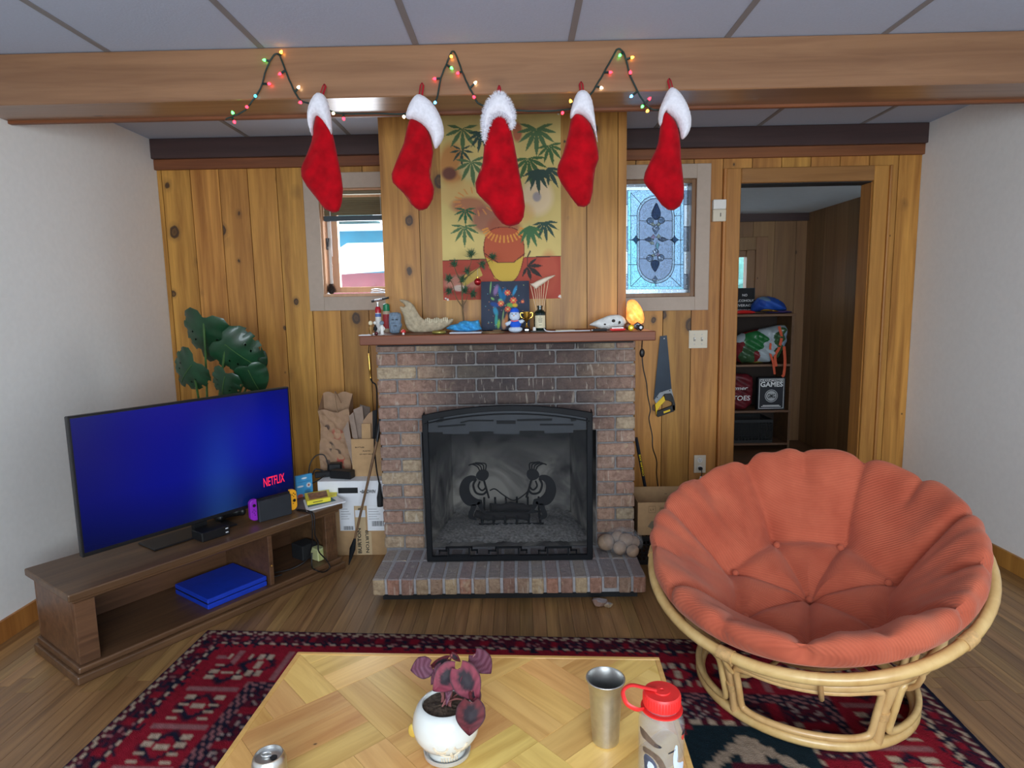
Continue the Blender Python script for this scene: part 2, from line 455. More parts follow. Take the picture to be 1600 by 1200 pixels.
# masonry
def brick_mat(name, hearth=False):
    m, nt, bs = _new(name)
    oi = nt.nodes.new('ShaderNodeObjectInfo')
    if hearth:
        base = ramp(nt, [(0.0, srgb(164, 126, 108)), (0.3, srgb(182, 134, 112)), (0.55, srgb(156, 124, 110)), (0.8, srgb(184, 160, 128)), (1.0, srgb(196, 172, 138))])
    else:
        base = ramp(nt, [(0.0, srgb(150, 122, 108)), (0.25, srgb(168, 134, 117)), (0.5, srgb(152, 128, 115)), (0.75, srgb(178, 143, 123)), (1.0, srgb(184, 166, 138))])
    nt.links.new(oi.outputs['Random'], base.inputs[0])
    v = coords(nt, (1, 1, 1))
    no = N(nt, 'ShaderNodeTexNoise', Scale=42.0, Detail=6.0, Roughness=0.65); nt.links.new(v, no.inputs['Vector'])
    n2 = N(nt, 'ShaderNodeTexNoise', Scale=14.0, Detail=3.0, Distortion=1.5); nt.links.new(v, n2.inputs['Vector'])
    patch = ramp(nt, [(0.60, (0, 0, 0, 1)), (0.68, (1, 1, 1, 1))]); nt.links.new(n2.outputs['Fac'], patch.inputs[0])
    col = mix(nt, mth(nt, 'MULTIPLY', patch.outputs[0], 0.45), base.outputs[0], srgb(206, 184, 150))
    dk = ramp(nt, [(0.35, (0.62, 0.58, 0.56, 1)), (0.6, (1, 1, 1, 1))]); nt.links.new(no.outputs['Fac'], dk.inputs[0])
    col = mix(nt, 1.0, col, dk.outputs[0], 'MULTIPLY')
    geo = nt.nodes.new('ShaderNodeNewGeometry'); sep = nt.nodes.new('ShaderNodeSeparateXYZ'); nt.links.new(geo.outputs['Position'], sep.inputs[0])
    n3 = N(nt, 'ShaderNodeTexNoise', Scale=5.0, Detail=4.0); nt.links.new(geo.outputs['Position'], n3.inputs['Vector'])
    if not hearth:
        # soot that rose out of the firebox opening: an irregular plume above it
        dx = mth(nt, 'ABSOLUTE', mth(nt, 'ADD', sep.outputs[0], 0.0))
        fx = mth(nt, 'SUBTRACT', 1.0, mth(nt, 'MULTIPLY', mth(nt, 'MAXIMUM', mth(nt, 'SUBTRACT', dx, 0.30), 0.0), 4.2), True)
        fz = mth(nt, 'MULTIPLY', mth(nt, 'SUBTRACT', sep.outputs[2], 0.68), 8.0, True)
        k = mth(nt, 'MULTIPLY', mth(nt, 'MULTIPLY', fx, fz), mth(nt, 'ADD', mth(nt, 'MULTIPLY', n3.outputs['Fac'], 0.7), 0.52), True)
        col = mix(nt, mth(nt, 'MULTIPLY', k, 0.92), col, srgb(54, 50, 54))
    else:
        # pale ash lying on the upward faces
        sn = nt.nodes.new('ShaderNodeSeparateXYZ'); nt.links.new(geo.outputs['Normal'], sn.inputs[0])
        up = mth(nt, 'MULTIPLY', mth(nt, 'GREATER_THAN', sn.outputs[2], 0.6), mth(nt, 'ADD', mth(nt, 'MULTIPLY', n3.outputs['Fac'], 0.9), 0.35), True)
        col = mix(nt, mth(nt, 'MULTIPLY', up, 0.85), col, srgb(140, 138, 142))
    nt.links.new(col, bs.inputs['Base Color']); bs.inputs['Roughness'].default_value = 0.85
    sc_n = N(nt, 'ShaderNodeTexNoise', Scale=1.0, Detail=3.0, Distortion=0.5)
    mpn = nt.nodes.new('ShaderNodeMapping'); mpn.inputs['Rotation'].default_value = (0, .7, 0); mpn.inputs['Scale'].default_value = (70, 20, 9); nt.links.new(v, mpn.inputs['Vector']); nt.links.new(mpn.outputs[0], sc_n.inputs['Vector'])
    scr_ = ramp(nt, [(0.63, (0, 0, 0, 1)), (0.67, (1, 1, 1, 1))]); nt.links.new(sc_n.outputs['Fac'], scr_.inputs[0])
    bs_col = mix(nt, mth(nt, 'MULTIPLY', scr_.outputs[0], .35), col, srgb(206, 196, 180)); nt.links.new(bs_col, bs.inputs['Base Color'])
    bump(nt, bs, no.outputs['Fac'], 0.8, 0.014)
    return m
M_brick = brick_mat('fireplace_brick'); M_hearth = brick_mat('hearth_brick', True)
M_mortar = plain('mortar', srgb(126, 124, 124), 0.95, var=0.15, scale=60, bmp=0.4)
M_soot = plain('sooty_firebox', srgb(86, 82, 80), 0.95, var=0.5, scale=6, bmp=0.3)
M_ash = plain('ash', srgb(168, 164, 160), 0.95, var=0.45, scale=70, bmp=0.8)
M_char = plain('charred_log', srgb(34, 30, 30), 0.9, var=0.4, scale=30, bmp=0.6)
M_iron = plain('black_iron', srgb(12, 15, 20), 0.6, metal=0.0, var=0.2, bmp=0.05, spec=0.25)
M_mesh = thin_clear('spark_mesh', srgb(16, 22, 30), 0.66, 0.5)
# general
M_red = plain('red_plush', srgb(170, 4, 20), 0.95, var=0.28, scale=22, bmp=0.4, sheen=0.06, spec=0.15)
M_red_dark = plain('red_plush_seam', srgb(150, 10, 30), 0.9, var=0.2)
M_white_plush = plain('white_plush', srgb(232, 230, 238), 0.95, var=0.08, scale=90, bmp=0.6, sheen=0.4)
M_red_felt = plain('red_felt', srgb(180, 20, 40), 0.9)
M_black = plain('black_plastic', srgb(20, 21, 24), 0.42, var=0.1)
M_black_matte = plain('black_matte', srgb(28, 29, 32), 0.75, var=0.15)
M_dark_grey = plain('dark_grey_plastic', srgb(44, 48, 54), 0.5)
M_white = plain('white_plastic', srgb(236, 234, 228), 0.4, var=0.02)
M_ivory = plain('ivory_plastic', srgb(222, 212, 190), 0.4, var=0.02)
M_card = plain('cardboard', srgb(186, 150, 108), 0.85, var=0.07, scale=30)
M_card_dark = plain('cardboard_shade', srgb(150, 116, 80), 0.9, var=0.08, scale=30)
M_card_gray = plain('grey_cardboard', srgb(152, 132, 118), 0.9, var=0.12, scale=30)
M_paper = plain('white_paper', srgb(234, 236, 240), 0.8, var=0.03)
M_ink = plain('black_ink', srgb(22, 20, 22), 0.7, var=0.0)
M_white_ink = plain('white_ink', srgb(236, 236, 236), 0.7, var=0.0)
M_kraft = plain('kraft_paper', srgb(172, 138, 108), 0.85, var=0.10, scale=22, bmp=0.3)
M_chrome = plain('chrome', srgb(214, 218, 224), 0.16, metal=1.0, var=0.03)
M_steel = plain('brushed_steel', srgb(196, 200, 206), 0.30, metal=1.0, var=0.08, scale=60)
M_alu = plain('aluminium', srgb(206, 206, 204), 0.34, metal=1.0, var=0.08, scale=70)
M_brass = plain('brass', srgb(206, 164, 84), 0.28, metal=1.0, var=0.1)
M_gold = plain('gold_plastic', srgb(212, 166, 70), 0.24, metal=0.9, var=0.08)
M_leaf = plain('monstera_leaf', srgb(26, 66, 40), 0.4, var=0.35, scale=14, coat=0.2)
M_stem = plain('green_stem', srgb(70, 104, 54), 0.5, var=0.2)
M_needle = plain('pine_needles', srgb(58, 96, 68), 0.6, var=0.3)
M_twig = plain('twig_bark', srgb(112, 88, 58), 0.8, var=0.25, scale=80, bmp=0.4)
M_soil = plain('potting_soil', srgb(66, 52, 40), 0.95, var=0.5, scale=120, bmp=0.9)
M_bone = plain('weathered_bone', srgb(182, 166, 138), 0.8, var=0.25, scale=45, bmp=0.5)
M_skull = plain('bleached_bone', srgb(226, 226, 222), 0.6, var=0.12, scale=50, bmp=0.3)
M_shadow_bone = plain('bone_socket', srgb(60, 54, 50), 0.9)
M_tooth = plain('tooth', srgb(206, 192, 160), 0.5, var=0.2)
M_blue_cloth = plain('sky_blue_cloth', srgb(72, 168, 224), 0.9, var=0.08, bmp=0.3)
M_slate = plain('blue_grey_stone', srgb(120, 138, 156), 0.7, var=0.15, scale=50, bmp=0.4)
M_blue = plain('royal_blue_cloth', srgb(24, 92, 214), 0.85, var=0.1)
M_consoleblue = plain('blue_plastic', srgb(20, 60, 190), 0.5, var=0.08)
M_purple = plain('purple_plastic', srgb(150, 40, 190), 0.4, var=0.03)
M_orange = plain('orange_plastic', srgb(250, 176, 40), 0.4, var=0.03)
M_yellow = plain('yellow_plastic', srgb(246, 206, 30), 0.45, var=0.03)
M_yellow_card = plain('yellow_card', srgb(236, 220, 60), 0.6, var=0.06)
M_green = plain('green_lid', srgb(24, 130, 86), 0.4, var=0.05)
M_saw = plain('saw_blade', srgb(46, 56, 68), 0.38, metal=0.5, var=0.1, scale=12)
M_salt = None
M_orange_cord = plain('orange_corduroy', srgb(206, 112, 84), 0.85)
M_redlid = plain('red_lid', srgb(226, 44, 42), 0.42, var=0.03)
M_pot = plain('glazed_white_pot', srgb(208, 210, 206), 0.22, var=0.03, coat=0.5)
M_pot_raw = plain('pot_relief', srgb(214, 198, 172), 0.5, var=0.06)
M_dkgreen_glass = plain('dark_green_bottle', srgb(16, 34, 28), 0.12, var=0.1, coat=0.4)
M_cream = plain('cream_label', srgb(226, 214, 180), 0.7, var=0.04)
M_reed = plain('reed_stick', srgb(228, 196, 160), 0.7, var=0.08)
M_potato = plain('river_stone', srgb(168, 140, 116), 0.75, var=0.22, scale=30, bmp=0.3)
M_film = thin_clear('clear_bag', srgb(210, 214, 220), 0.86, 0.1)
M_pane = thin_clear('window_pane', srgb(200, 215, 225), 0.93, 0.02)
M_vcol = vcol('printed_surface', 0.75)
M_vcol_rug = vcol('woven_wool', 0.98, bmp=0.9, spec=0.1)
M_vcol_leaf = vcol('begonia_leaf', 0.55, spec=0.25)
M_wire = plain('green_wire', srgb(18, 44, 40), 0.6, var=0.1)
# ------------------------------------------------------------------ room shell
XL, XR, YR, YB, ZC = -2.2, 2.45, -1.6, 3.95, 2.39
YS = YB + 0.017           # front of the backing slab behind the boards
BREAST_Y = 3.38
BX0, BX1 = pt(598, 380, BREAST_Y).x, pt(979, 380, BREAST_Y).x
def xz(px, py, Y=YB):
    p = pt(px, py, Y); return p.x, p.z

# openings in the back wall (x0, x1, z0, z1)
W1 = (pt(503, 380, YB).x, -0.79, pt(540, 462, YB).z, pt(560, 294, YB).z)
W2 = (pt(966, 380, YB).x, pt(1086, 380, YB).x, pt(1040, 464, YB).z, pt(1040, 280, YB).z)
DX0 = pt(1151, 480, YB).x
D1 = (DX0, DX0 + 0.80, 0.0, pt(1200, 286, YB).z)
OPEN = [W1, W2, D1]

# floor: slab + oak strips
fl = struct(MB().box(XL - .1, XR + .1, YR - .1, YB + .1, -0.08, -0.014).build('floor', M_backing, base=False))
SW = 0.0575
rest = MB(); xi = 0; x = XL
while x < XR - 0.01:
    y = 2.25 - random.random() * 0.25
    x1 = min(x + SW, XR)
    rest.box(x, x1 - 0.0012, YR, y - 0.001, -0.014, -0.0004)
    while y < YB - 0.02:
        y1 = min(YB, y + random.uniform(0.75, 1.7))
        if YB - y1 < 0.25: y1 = YB
        MB().box(x, x1 - 0.0012, y, y1 - 0.0012, -0.014, 0).build('floorboard', M_oak, fl)
        y = y1
    x += SW
tag(rest.build('floorboards_under_rug', M_oak, fl), kind='stuff')

# ceiling: slab, panels and tee bars
ce = struct(MB().box(XL - .1, XR + .1, YR - .1, YB + .1, ZC + 0.012, ZC + 0.1).build('ceiling', M_tile, base=False))
tx = [pt(406, 73, Z=ZC).x + 0.61 * k for k in range(-3, 6)]
tx = [XL] + [q for q in tx if XL + 0.05 < q < XR - 0.05] + [XR]
ty = [YR, -0.55, 0.66, 1.87, 2.715, 3.93]
for j in range(len(ty) - 1):
    for i in range(len(tx) - 1):
        MB().box(tx[i] + .004, tx[i + 1] - .004, ty[j] + .004, ty[j + 1] - .004, ZC + 0.002, ZC + 0.014).build('ceiling_panel', M_tile, ce)
for q in tx[1:-1]:
    MB().box(q - .012, q + .012, YR, YB, ZC - 0.001, ZC + 0.01).build('tee_bar', M_tbar, ce)
for q in ty[1:4]:
    MB().box(XL, XR, q - .012, q + .012, ZC - 0.0012, ZC + 0.01).build('tee_bar', M_tbar, ce)

# side and rear walls
struct(MB().box(XL - .1, XL, YR, YS + 0.1, 0, ZC).build('wall_left', M_plaster, base=False))
struct(MB().box(XR, XR + .1, YR, YS, 0, ZC).build('wall_right', M_plaster, base=False))
RW = (-1.7, 1.5, 0.75, 2.1)
rear = MB()
rear.box(XL, RW[0], YR - .1, YR, 0, ZC).box(RW[1], XR, YR - .1, YR, 0, ZC)
rear.box(RW[0], RW[1], YR - .1, YR, 0, RW[2]).box(RW[0], RW[1], YR - .1, YR, RW[3], ZC)
struct(rear.build('wall_rear', M_plaster, base=False))
w4 = struct(MB().box(RW[0] - .06, RW[0], YR, YR + .02, RW[2] - .06, RW[3] + .06).box(RW[1], RW[1] + .06, YR, YR + .02, RW[2] - .06, RW[3] + .06)
            .box(RW[0], RW[1], YR, YR + .02, RW[2] - .06, RW[2]).box(RW[0], RW[1], YR, YR + .02, RW[3], RW[3] + .06).build('window_4', M_casing, base=False))
for sd, xx in (('left', XL), ('right', XR)):
    a, b = (xx, xx + .014) if sd == 'left' else (xx - .014, xx)
    struct(MB().box(a, b, YR, YB, 0, 0.09).build('baseboard_' + sd, M_pine_trim, base=False))

def wall_with_holes(m, x0, x1, z0, z1, ya, yb, holes):
    xs = sorted(set([x0, x1] + [h[0] for h in holes] + [h[1] for h in holes]))
    for a, b in zip(xs[:-1], xs[1:]):
        c = (a + b) / 2
        if b - a < 1e-6 or not (x0 <= c <= x1): continue
        hs = sorted([(h[2], h[3]) for h in holes if h[0] <= c <= h[1]])
        z = z0
        for ha, hb in hs:
            if ha > z + 1e-4: m.box(a, b, ya, yb, z, ha)
            z = max(z, hb)
        if z1 > z + 1e-4: m.box(a, b, ya, yb, z, z1)
    return m

wb = struct(wall_with_holes(MB(), XL, XR + 0.1, 0, ZC, YS, YS + 0.10, OPEN).build('wall_back', M_backing, base=False))
# knotty pine boards of the back wall
edges = []
seamL = pt(400, 468, YB).x
x = seamL
while x > XL: x -= 0.176
edges.append(XL)
x += 0.176
while x < BX0 - 0.02:
    edges.append(x); x += 0.176
edges.append(BX0 + 0.02)
def board(a, b, z0, z1, holes, parent, mat, ya, yb, name='wall_board'):
    hs = [h for h in holes if h[0] < b and h[1] > a]
    m = MB(); xs = sorted(set([a, b] + [min(max(h[0], a), b) for h in hs] + [min(max(h[1], a), b) for h in hs]))
    for p, q in zip(xs[:-1], xs[1:]):
        c = (p + q) / 2; z = z0
        for ha, hb in sorted([(h[2], h[3]) for h in hs if h[0] <= c <= h[1]]):
            if ha > z + 1e-3: m.box(p, q, ya, yb, z, ha)
            z = max(z, hb)
        if z1 > z + 1e-3: m.box(p, q, ya, yb, z, z1)
    if not m.v: return None
    cx, cz = (a + b) / 2, z0
    o = m.build(name, mat, parent, fix=False)
    o.data.transform(Matrix.Translation((-cx, -ya, -cz))); o.location = (cx, ya, cz)
    return o
GAP = 0.0022
for a, b in zip(edges[:-1], edges[1:]):
    board(a + GAP, b - GAP, 0, ZC - .1, [W1], wb, M_pine, YB, YS)
edr = [BX1 - 0.02]
x = pt(1078, 600, YB).x - 0.176 * 3
while x < XR - 0.03:
    if x > BX1 + 0.03: edr.append(x)
    x += 0.176
edr.append(XR)
for a, b in zip(edr[:-1], edr[1:]):
    board(a + GAP, b - GAP, 0, ZC - .1, [W2, D1], wb, M_pine, YB, YS)
for k, (a, b) in enumerate(((XL, BX0), (BX1, XR))):
    zc1 = pt(430, 236, 3.90).z if k == 0 else pt(1150, 222, 3.90).z
    zc2 = pt(430, 259, 3.925).z if k == 0 else pt(1150, 243, 3.925).z
    zc1 = 2.275; zc2 = 2.215
    struct(MB().box(a, b, 3.90, YB, zc1, ZC).build('trim_%d' % (1 + 2 * k), M_dark_beam, bevel=0.003, base=False))
    struct(MB().box(a, b, 3.925, YB, zc2, zc1).build('trim_%d' % (2 + 2 * k), M_mantel, bevel=0.002, base=False))

# chimney breast: boards above the mantel
cb = struct(MB().box(BX0 + .005, BX1 - .005, BREAST_Y + 0.017, YS, 1.18, ZC).build('wall_chimney_breast', M_backing, base=False))
be = [pt(p, 400, BREAST_Y).x for p in (657, 721, 787, 852, 917, 965)]
be = [BX0] + be + [BX1]
for a, b in zip(be[:-1], be[1:]):
    board(a + .0018, b - .0018, 1.18, ZC, [], cb, M_pine, BREAST_Y, BREAST_Y + .017, 'breast_board')
for a in (BX0, BX1 - 0.005):
    for y0, y1 in ((BREAST_Y + .019, 3.57), (3.574, 3.75), (3.754, YB - .002)):
        MB().box(a, a + .005, y0, y1, 1.18, ZC).build('breast_board', M_pine, cb)

# ceiling beam
BF, BK = 2.61, 2.82
BZ = pt(800, 147, BF).z
bm_ = struct(MB().box(XL, XR, BF, BK, BZ, ZC).build('ceiling_beam', M_beam, bevel=0.004, base=False))
MB().box(XL, XR, BK - .002, BK + 0.022, BZ - 0.012, BZ + 0.03).build('beam_moulding', M_mantel, bm_, bevel=0.003)

# ------------------------------------------------------------------ window beside the chimney on the left
def casing(win, op, w, mat, proud=0.018, right=True, left=True, wl=None, wr=None):
    x0, x1, z0, z1 = op; wl = wl or w; wr = wr or w
    y0, y1 = YB - proud, YB
    MB().box(x0 - wl, x0, y0, y1, z0 - w, z1 + w).build('casing_board', mat, win, bevel=.002)
    MB().box(x1, x1 + wr, y0, y1, z0 - w, z1 + w).build('casing_board', mat, win, bevel=.002)
    MB().box(x0, x1, y0, y1, z1, z1 + w).build('casing_board', mat, win, bevel=.002)
    MB().box(x0, x1, y0, y1, z0 - w, z0).build('casing_board', mat, win, bevel=.002)
w1 = thing('window_1', None, None, (W1[0], YB, W1[2])); struct(w1)
casing(w1, W1, 0.092, M_casing, wr=BX0 - W1[1] - 0.004)
x0, x1, z0, z1 = W1
for nm, bx in (('jamb', (x0, x0 + .012, YB, YS + .1, z0, z1)), ('jamb', (x1 - .012, x1, YB, YS + .1, z0, z1)),
               ('head_jamb', (x0, x1, YB, YS + .1, z1 - .012, z1)), ('sill', (x0, x1, YB - .03, YS + .1, z0 - .006, z0 + .012))):
    MB().box(*bx).build(nm, M_sash, w1, bevel=.0015)
ys0, ys1 = YS + 0.055, YS + 0.095
sx0 = x0 + 0.035; sw = 0.045
fr = MB()
MB().box(sx0, sx0 + sw, ys0, ys1, z0 + .02, z1 - .02).build('sash_stile', M_sash, w1, bevel=.002)
MB().box(x1 - .05, x1 - .012, ys0, ys1, z0 + .02, z1 - .02).build('sash_stile', M_sash, w1, bevel=.002)
MB().box(sx0 + sw, x1 - .05, ys0, ys1, z0 + .02, z0 + .055).build('sash_rail', M_sash, w1, bevel=.002)
MB().box(sx0 + sw, x1 - .05, ys0, ys1, z1 - .055, z1 - .02).build('sash_rail', M_sash, w1, bevel=.002)
MB().box(x0 + .012, sx0 - .006, ys0 + .02, ys1, z0 + .02, z1 - .02).build('screen_track', M_white, w1)
MB().box(sx0 + sw, x1 - .05, ys0 + .018, ys0 + .022, z0 + .055, z1 - .055).build('pane', M_pane, w1)
hp = pt(588, 457, YB - .01)
hd = MB().box(hp.x - .045, hp.x + .045, YB + .03, YB + .048, z0 + .012, z0 + .022)
hd.tube(spline([(hp.x - .04, YB + .035, z0 + .03), (hp.x - .01, YB + .03, z0 + .036), (hp.x + .045, YB + .03, z0 + .027)], 5), .006, 8)
hd.build('crank_handle', M_steel, w1, smooth=40)
lk = pt(511, 380, YB + .05)
MB().box(x0 + .012, x0 + .02, YB + .045, YB + .062, lk.z - .04, lk.z + .03).tube([(x0 + .02, YB + .053, lk.z - .02), (x0 + .03, YB + .045, lk.z + .03)], .005, 6).build('latch', M_dark_grey, w1)

bl = thing('window_blind', 'half-raised dark olive slatted blind inside the clear-pane window', 'blind', ((x0 + x1) / 2, YB + .03, z1 - .02))
def zpx(py): return pt(570, py, YB + .03).z
M_blind = plain('olive_slat', srgb(120, 108, 82), 0.6, var=0.05)
M_blind_rail = plain('dark_teal_rail', srgb(52, 66, 74), 0.4, var=0.05)
bxa, bxb = x0 + .016, x1 - .016
MB().box(bxa, bxb, YB + .008, YB + .05, zpx(303.5), z1 - .012).build('head_rail', M_blind, bl, bevel=.002)
nsl = 8; za, zb = zpx(309), zpx(335)
for k in range(nsl):
    zc = za + (zb - za) * (k + .5) / nsl
    Rm = Matrix.Rotation(math.radians(62), 3, 'X')
    MB().cbox(((bxa + bxb) / 2, YB + .028, zc), bxb - bxa, .025, .0015, Rm).build('slat', M_blind, bl)
MB().box(bxa, bxb, YB + .012, YB + .042, zpx(345), zpx(337)).build('bottom_rail', M_blind_rail, bl, bevel=.003)
cx_ = pt(594, 320, YB + .01).x
MB().tube([(cx_, YB + .02, zpx(306)), (cx_, YB + .02, zpx(340))], .0012, 5).build('cord', M_white, bl)
MB().tube([(pt(514, 330, YB).x, YB + .02, zpx(312)), (pt(514, 330, YB).x, YB + .02, zpx(400))], .0022, 6).build('tilt_wand', M_paper, bl)

# pine cone on the sill
pc = pt(518, 459, YB + .035); pcz = z0 + .012
cone = thing('pine_cone', 'small dark brown pine cone standing on the window sill', 'pine cone', (pc.x, YB + .035, pcz))
M_cone = plain('pine_cone_scale', srgb(52, 38, 34), 0.85, var=0.3)
core = MB().lathe([(0.004, 0), (.017, .006), (.016, .03), (.008, .055), (.002, .064)], (pc.x, YB + .035, pcz), 10)
core.build('core', M_cone, cone, smooth=60)
sc = MB()
for k in range(70):
    t = k / 70; a = k * 2.39996; zz = pcz + .006 + .054 * t; rr = .021 * (1 - t) ** 0.7 + .004
    o = Vector((pc.x, YB + .035, zz)); d = Vector((math.cos(a), math.sin(a), .35)); s_ = Vector((-math.sin(a), math.cos(a), 0))
    sc.prism([o + d * rr * .5 - s_ * .004, o + d * rr * .5 + s_ * .004, o + d * (rr + .005) + s_ * .0045, o + d * (rr + .008), o + d * (rr + .005) - s_ * .0045], Vector((0, 0, .0018)))
tag(sc.build('scales', M_cone, cone), kind='stuff')

# ------------------------------------------------------------------ leaded glass window on the right of the chimney
w2 = thing('window_2', None, None, (W2[0], YB, W2[2])); struct(w2)
casing(w2, W2, 0.085, M_casing, wl=max(0.01, W2[0] - BX1 - .004))
x0, x1, z0, z1 = W2
fw = 0.024
for bx in ((x0, x0 + fw), (x1 - fw, x1)):
    MB().box(bx[0], bx[1], YB + .004, YS + .1, z0, z1).build('frame_stile', M_brown_frame, w2, bevel=.002)
for bz in ((z0, z0 + fw), (z1 - fw, z1)):
    MB().box(x0 + fw, x1 - fw, YB + .004, YS + .1, bz[0], bz[1]).build('frame_rail', M_brown_frame, w2, bevel=.002)
GY = YB + .045
def gp(x, y): return pt(970 + x / 5.714, 270 + y / 5.714, GY)
M_gblue = glassy('rippled_blue_glass', (0.20, 0.36, 0.52, 1), 0.2, 0.9, 110)
M_gcyan = glassy('rippled_cyan_glass', (0.16, 0.40, 0.52, 1), 0.2, 0.9, 90)
M_gfield = glassy('seedy_glass', (0.22, 0.30, 0.44, 1), 0.25, 1.0, 220)
M_gclear = glassy('clear_bevel', (0.34, 0.42, 0.50, 1), 0.06, 0.3, 40)
M_gband = glassy('rippled_band_glass', (0.24, 0.36, 0.48, 1), 0.2, 1.0, 160)
M_gdark = glassy('smoked_bevel', (0.12, 0.16, 0.22, 1), 0.08, 0.3, 40)
M_gpink = glassy('pink_glass', (0.85, 0.55, 0.66, 1), 0.15)
M_gyel = glassy('straw_glass', (0.85, 0.78, 0.52, 1), 0.15)
M_gaqua = glassy('aqua_glass', (0.45, 0.80, 0.74, 1), 0.15)
M_lead = plain('lead_came', srgb(40, 46, 56), 0.5, metal=0.4)
lead = MB()
def pane(poly, mat, t=0.003, y=0.0):
    P = [gp(*q) + Vector((0, y, 0)) for q in poly]
    return MB().prism(P, (0, t, 0)).build('glass_piece', mat, w2)
def came(poly, closed=False, r=0.0019):
    lead.tube([gp(*q) + Vector((0, .0015, 0)) for q in poly], r, 6, closed)
XA, XB_, XO0, XO1, YT0, YT1, YB0, YB1 = 90, 535, 62, 563, 178, 1015, 155, 1040
CX = 312
LX, RX2 = -8, 632         # full panel (left edge runs behind the chimney)
TOPY, BOTY = 95, 1088
# plain bevelled border
pane([(LX, TOPY), (RX2, TOPY), (RX2, YB0), (LX, YB0)], M_gclear); pane([(LX, YB1), (RX2, YB1), (RX2, BOTY), (LX, BOTY)], M_gclear)
for ya, yb, mt in ((YB0, 285, M_gdark), (285, 480, M_gclear), (480, 700, M_gdark), (700, 905, M_gclear), (905, YB1, M_gdark)):
    pane([(XO1, ya), (RX2, ya), (RX2, yb), (XO1, yb)], mt); pane([(LX, ya), (XO0, ya), (XO0, yb), (LX, yb)], mt)
    came([(XO1, yb), (RX2, yb)]); came([(LX, yb), (XO0, yb)])
for xx in (600,): came([(xx, TOPY), (xx, BOTY)], r=.0012)
# rippled border
pane([(XO0, YB0), (XO1, YB0), (XB_, YT0), (XA, YT0)], M_gblue); pane([(XO0, YB1), (XA, YT1), (XB_, YT1), (XO1, YB1)], M_gcyan)
pane([(XO0, YB0), (XA, YT0), (XA, YT1), (XO0, YB1)], M_gcyan); pane([(XB_, YT0), (XO1, YB0), (XO1, YB1), (XB_, YT1)], M_gblue)
for a, b, c, d in ((XO0, YB0, XO1, YB1), (XA, YT0, XB_, YT1), (LX, TOPY, RX2, BOTY)):
    came([(a, b), (c, b), (c, d), (a, d)], True)
def arch(rx, ry, cy, sgn, q0, q1, n=10):
    return [(CX + rx * math.cos(q0 + (q1 - q0) * i / n), cy + sgn * ry * math.sin(q0 + (q1 - q0) * i / n)) for i in range(n + 1)]
H = PI / 2
RXo, RXi = 167, 147
TA = lambda rx, ry, a, b: arch(rx, ry, 380, -1, a, b)
BA = lambda rx, ry, a, b: arch(rx, ry, 820, 1, a, b)
pane([(XA, YT0), (CX, YT0)] + TA(RXo, 178, H, PI) + [(XA, 380)], M_gblue)
pane([(CX, YT0), (XB_, YT0), (XB_, 380)] + TA(RXo, 178, 0, H), M_gblue)
pane([(XA, 380), (CX - RXo, 380), (CX - RXo, 600), (XA, 600)], M_gblue); pane([(XA, 600), (CX - RXo, 600), (CX - RXo, 820), (XA, 820)], M_gcyan)
pane([(CX + RXo, 380), (XB_, 380), (XB_, 600), (CX + RXo, 600)], M_gblue); pane([(CX + RXo, 600), (XB_, 600), (XB_, 820), (CX + RXo, 820)], M_gblue)
pane([(XA, 820)] + BA(RXo, 168, PI, H) + [(CX, YT1), (XA, YT1)], M_gcyan)
pane([(XB_, YT1), (CX, YT1)] + BA(RXo, 168, H, 0) + [(XB_, 820)], M_gblue)
# band round the oval
pane(TA(RXo, 178, H, PI) + TA(RXi, 152, PI, H), M_gband); pane(TA(RXo, 178, 0, H) + TA(RXi, 152, H, 0), M_gband)
pane(BA(RXo, 168, H, PI) + BA(RXi, 142, PI, H), M_gband); pane(BA(RXo, 168, 0, H) + BA(RXi, 142, H, 0), M_gband)
for s_ in (-1, 1):
    pane([(CX + s_ * RXo, 380), (CX + s_ * RXi, 380), (CX + s_ * RXi, 820), (CX + s_ * RXo, 820)], M_gband)
# oval field
pane([(CX, 428), (CX - RXi, 428), (CX - RXi, 380)][:2] + TA(RXi, 152, PI, H), M_gfield); pane([(CX, 428)] + TA(RXi, 152, H, 0) + [(CX + RXi, 428)], M_gfield)
pane([(CX - RXi, 428), (CX, 428), (CX, 600), (CX - RXi, 600)], M_gfield); pane([(CX, 428), (CX + RXi, 428), (CX + RXi, 600), (CX, 600)], M_gfield)
pane([(CX - RXi, 600), (CX, 600), (CX, 766), (CX - RXi, 766)], M_gfield); pane([(CX, 600), (CX + RXi, 600), (CX + RXi, 766), (CX, 766)], M_gfield)
pane([(CX - RXi, 766), (CX, 766)] + BA(RXi, 142, H, PI), M_gfield); pane([(CX, 766), (CX + RXi, 766)] + BA(RXi, 142, 0, H), M_gfield)
came(TA(RXo, 178, 0, PI) + BA(RXo, 168, PI, 0), True); came(TA(RXi, 152, 0, PI) + BA(RXi, 142, PI, 0), True)
for a, b in (((90, 178), (190, 285)), ((535, 178), (434, 285)), ((90, 1015), (190, 918)), ((535, 1015), (434, 918)), ((75, 383), (145, 383)), ((60, 820), (145, 820)),
             ((479, 383), (545, 383)), ((479, 820), (560, 820)), ((165, 428), (240, 428)), ((385, 428), (459, 428)), ((165, 766), (235, 766)), ((385, 766), (459, 766)),
             ((CX, 988), (CX, 1015)), ((75, 600), (100, 600)), ((520, 600), (555, 600)), ((175, 597), (205, 597)), ((430, 597), (448, 597))):
    came([a, b])
def gem(poly, mat):
    poly = list(poly); pane(poly, mat, 0.007, -0.003); came(poly, True)
star = lambda cx, cy, r, q: [(cx, cy - r), (cx + q, cy - q), (cx + r, cy), (cx + q, cy + q), (cx, cy + r), (cx - q, cy + q), (cx - r, cy), (cx - q, cy - q)]
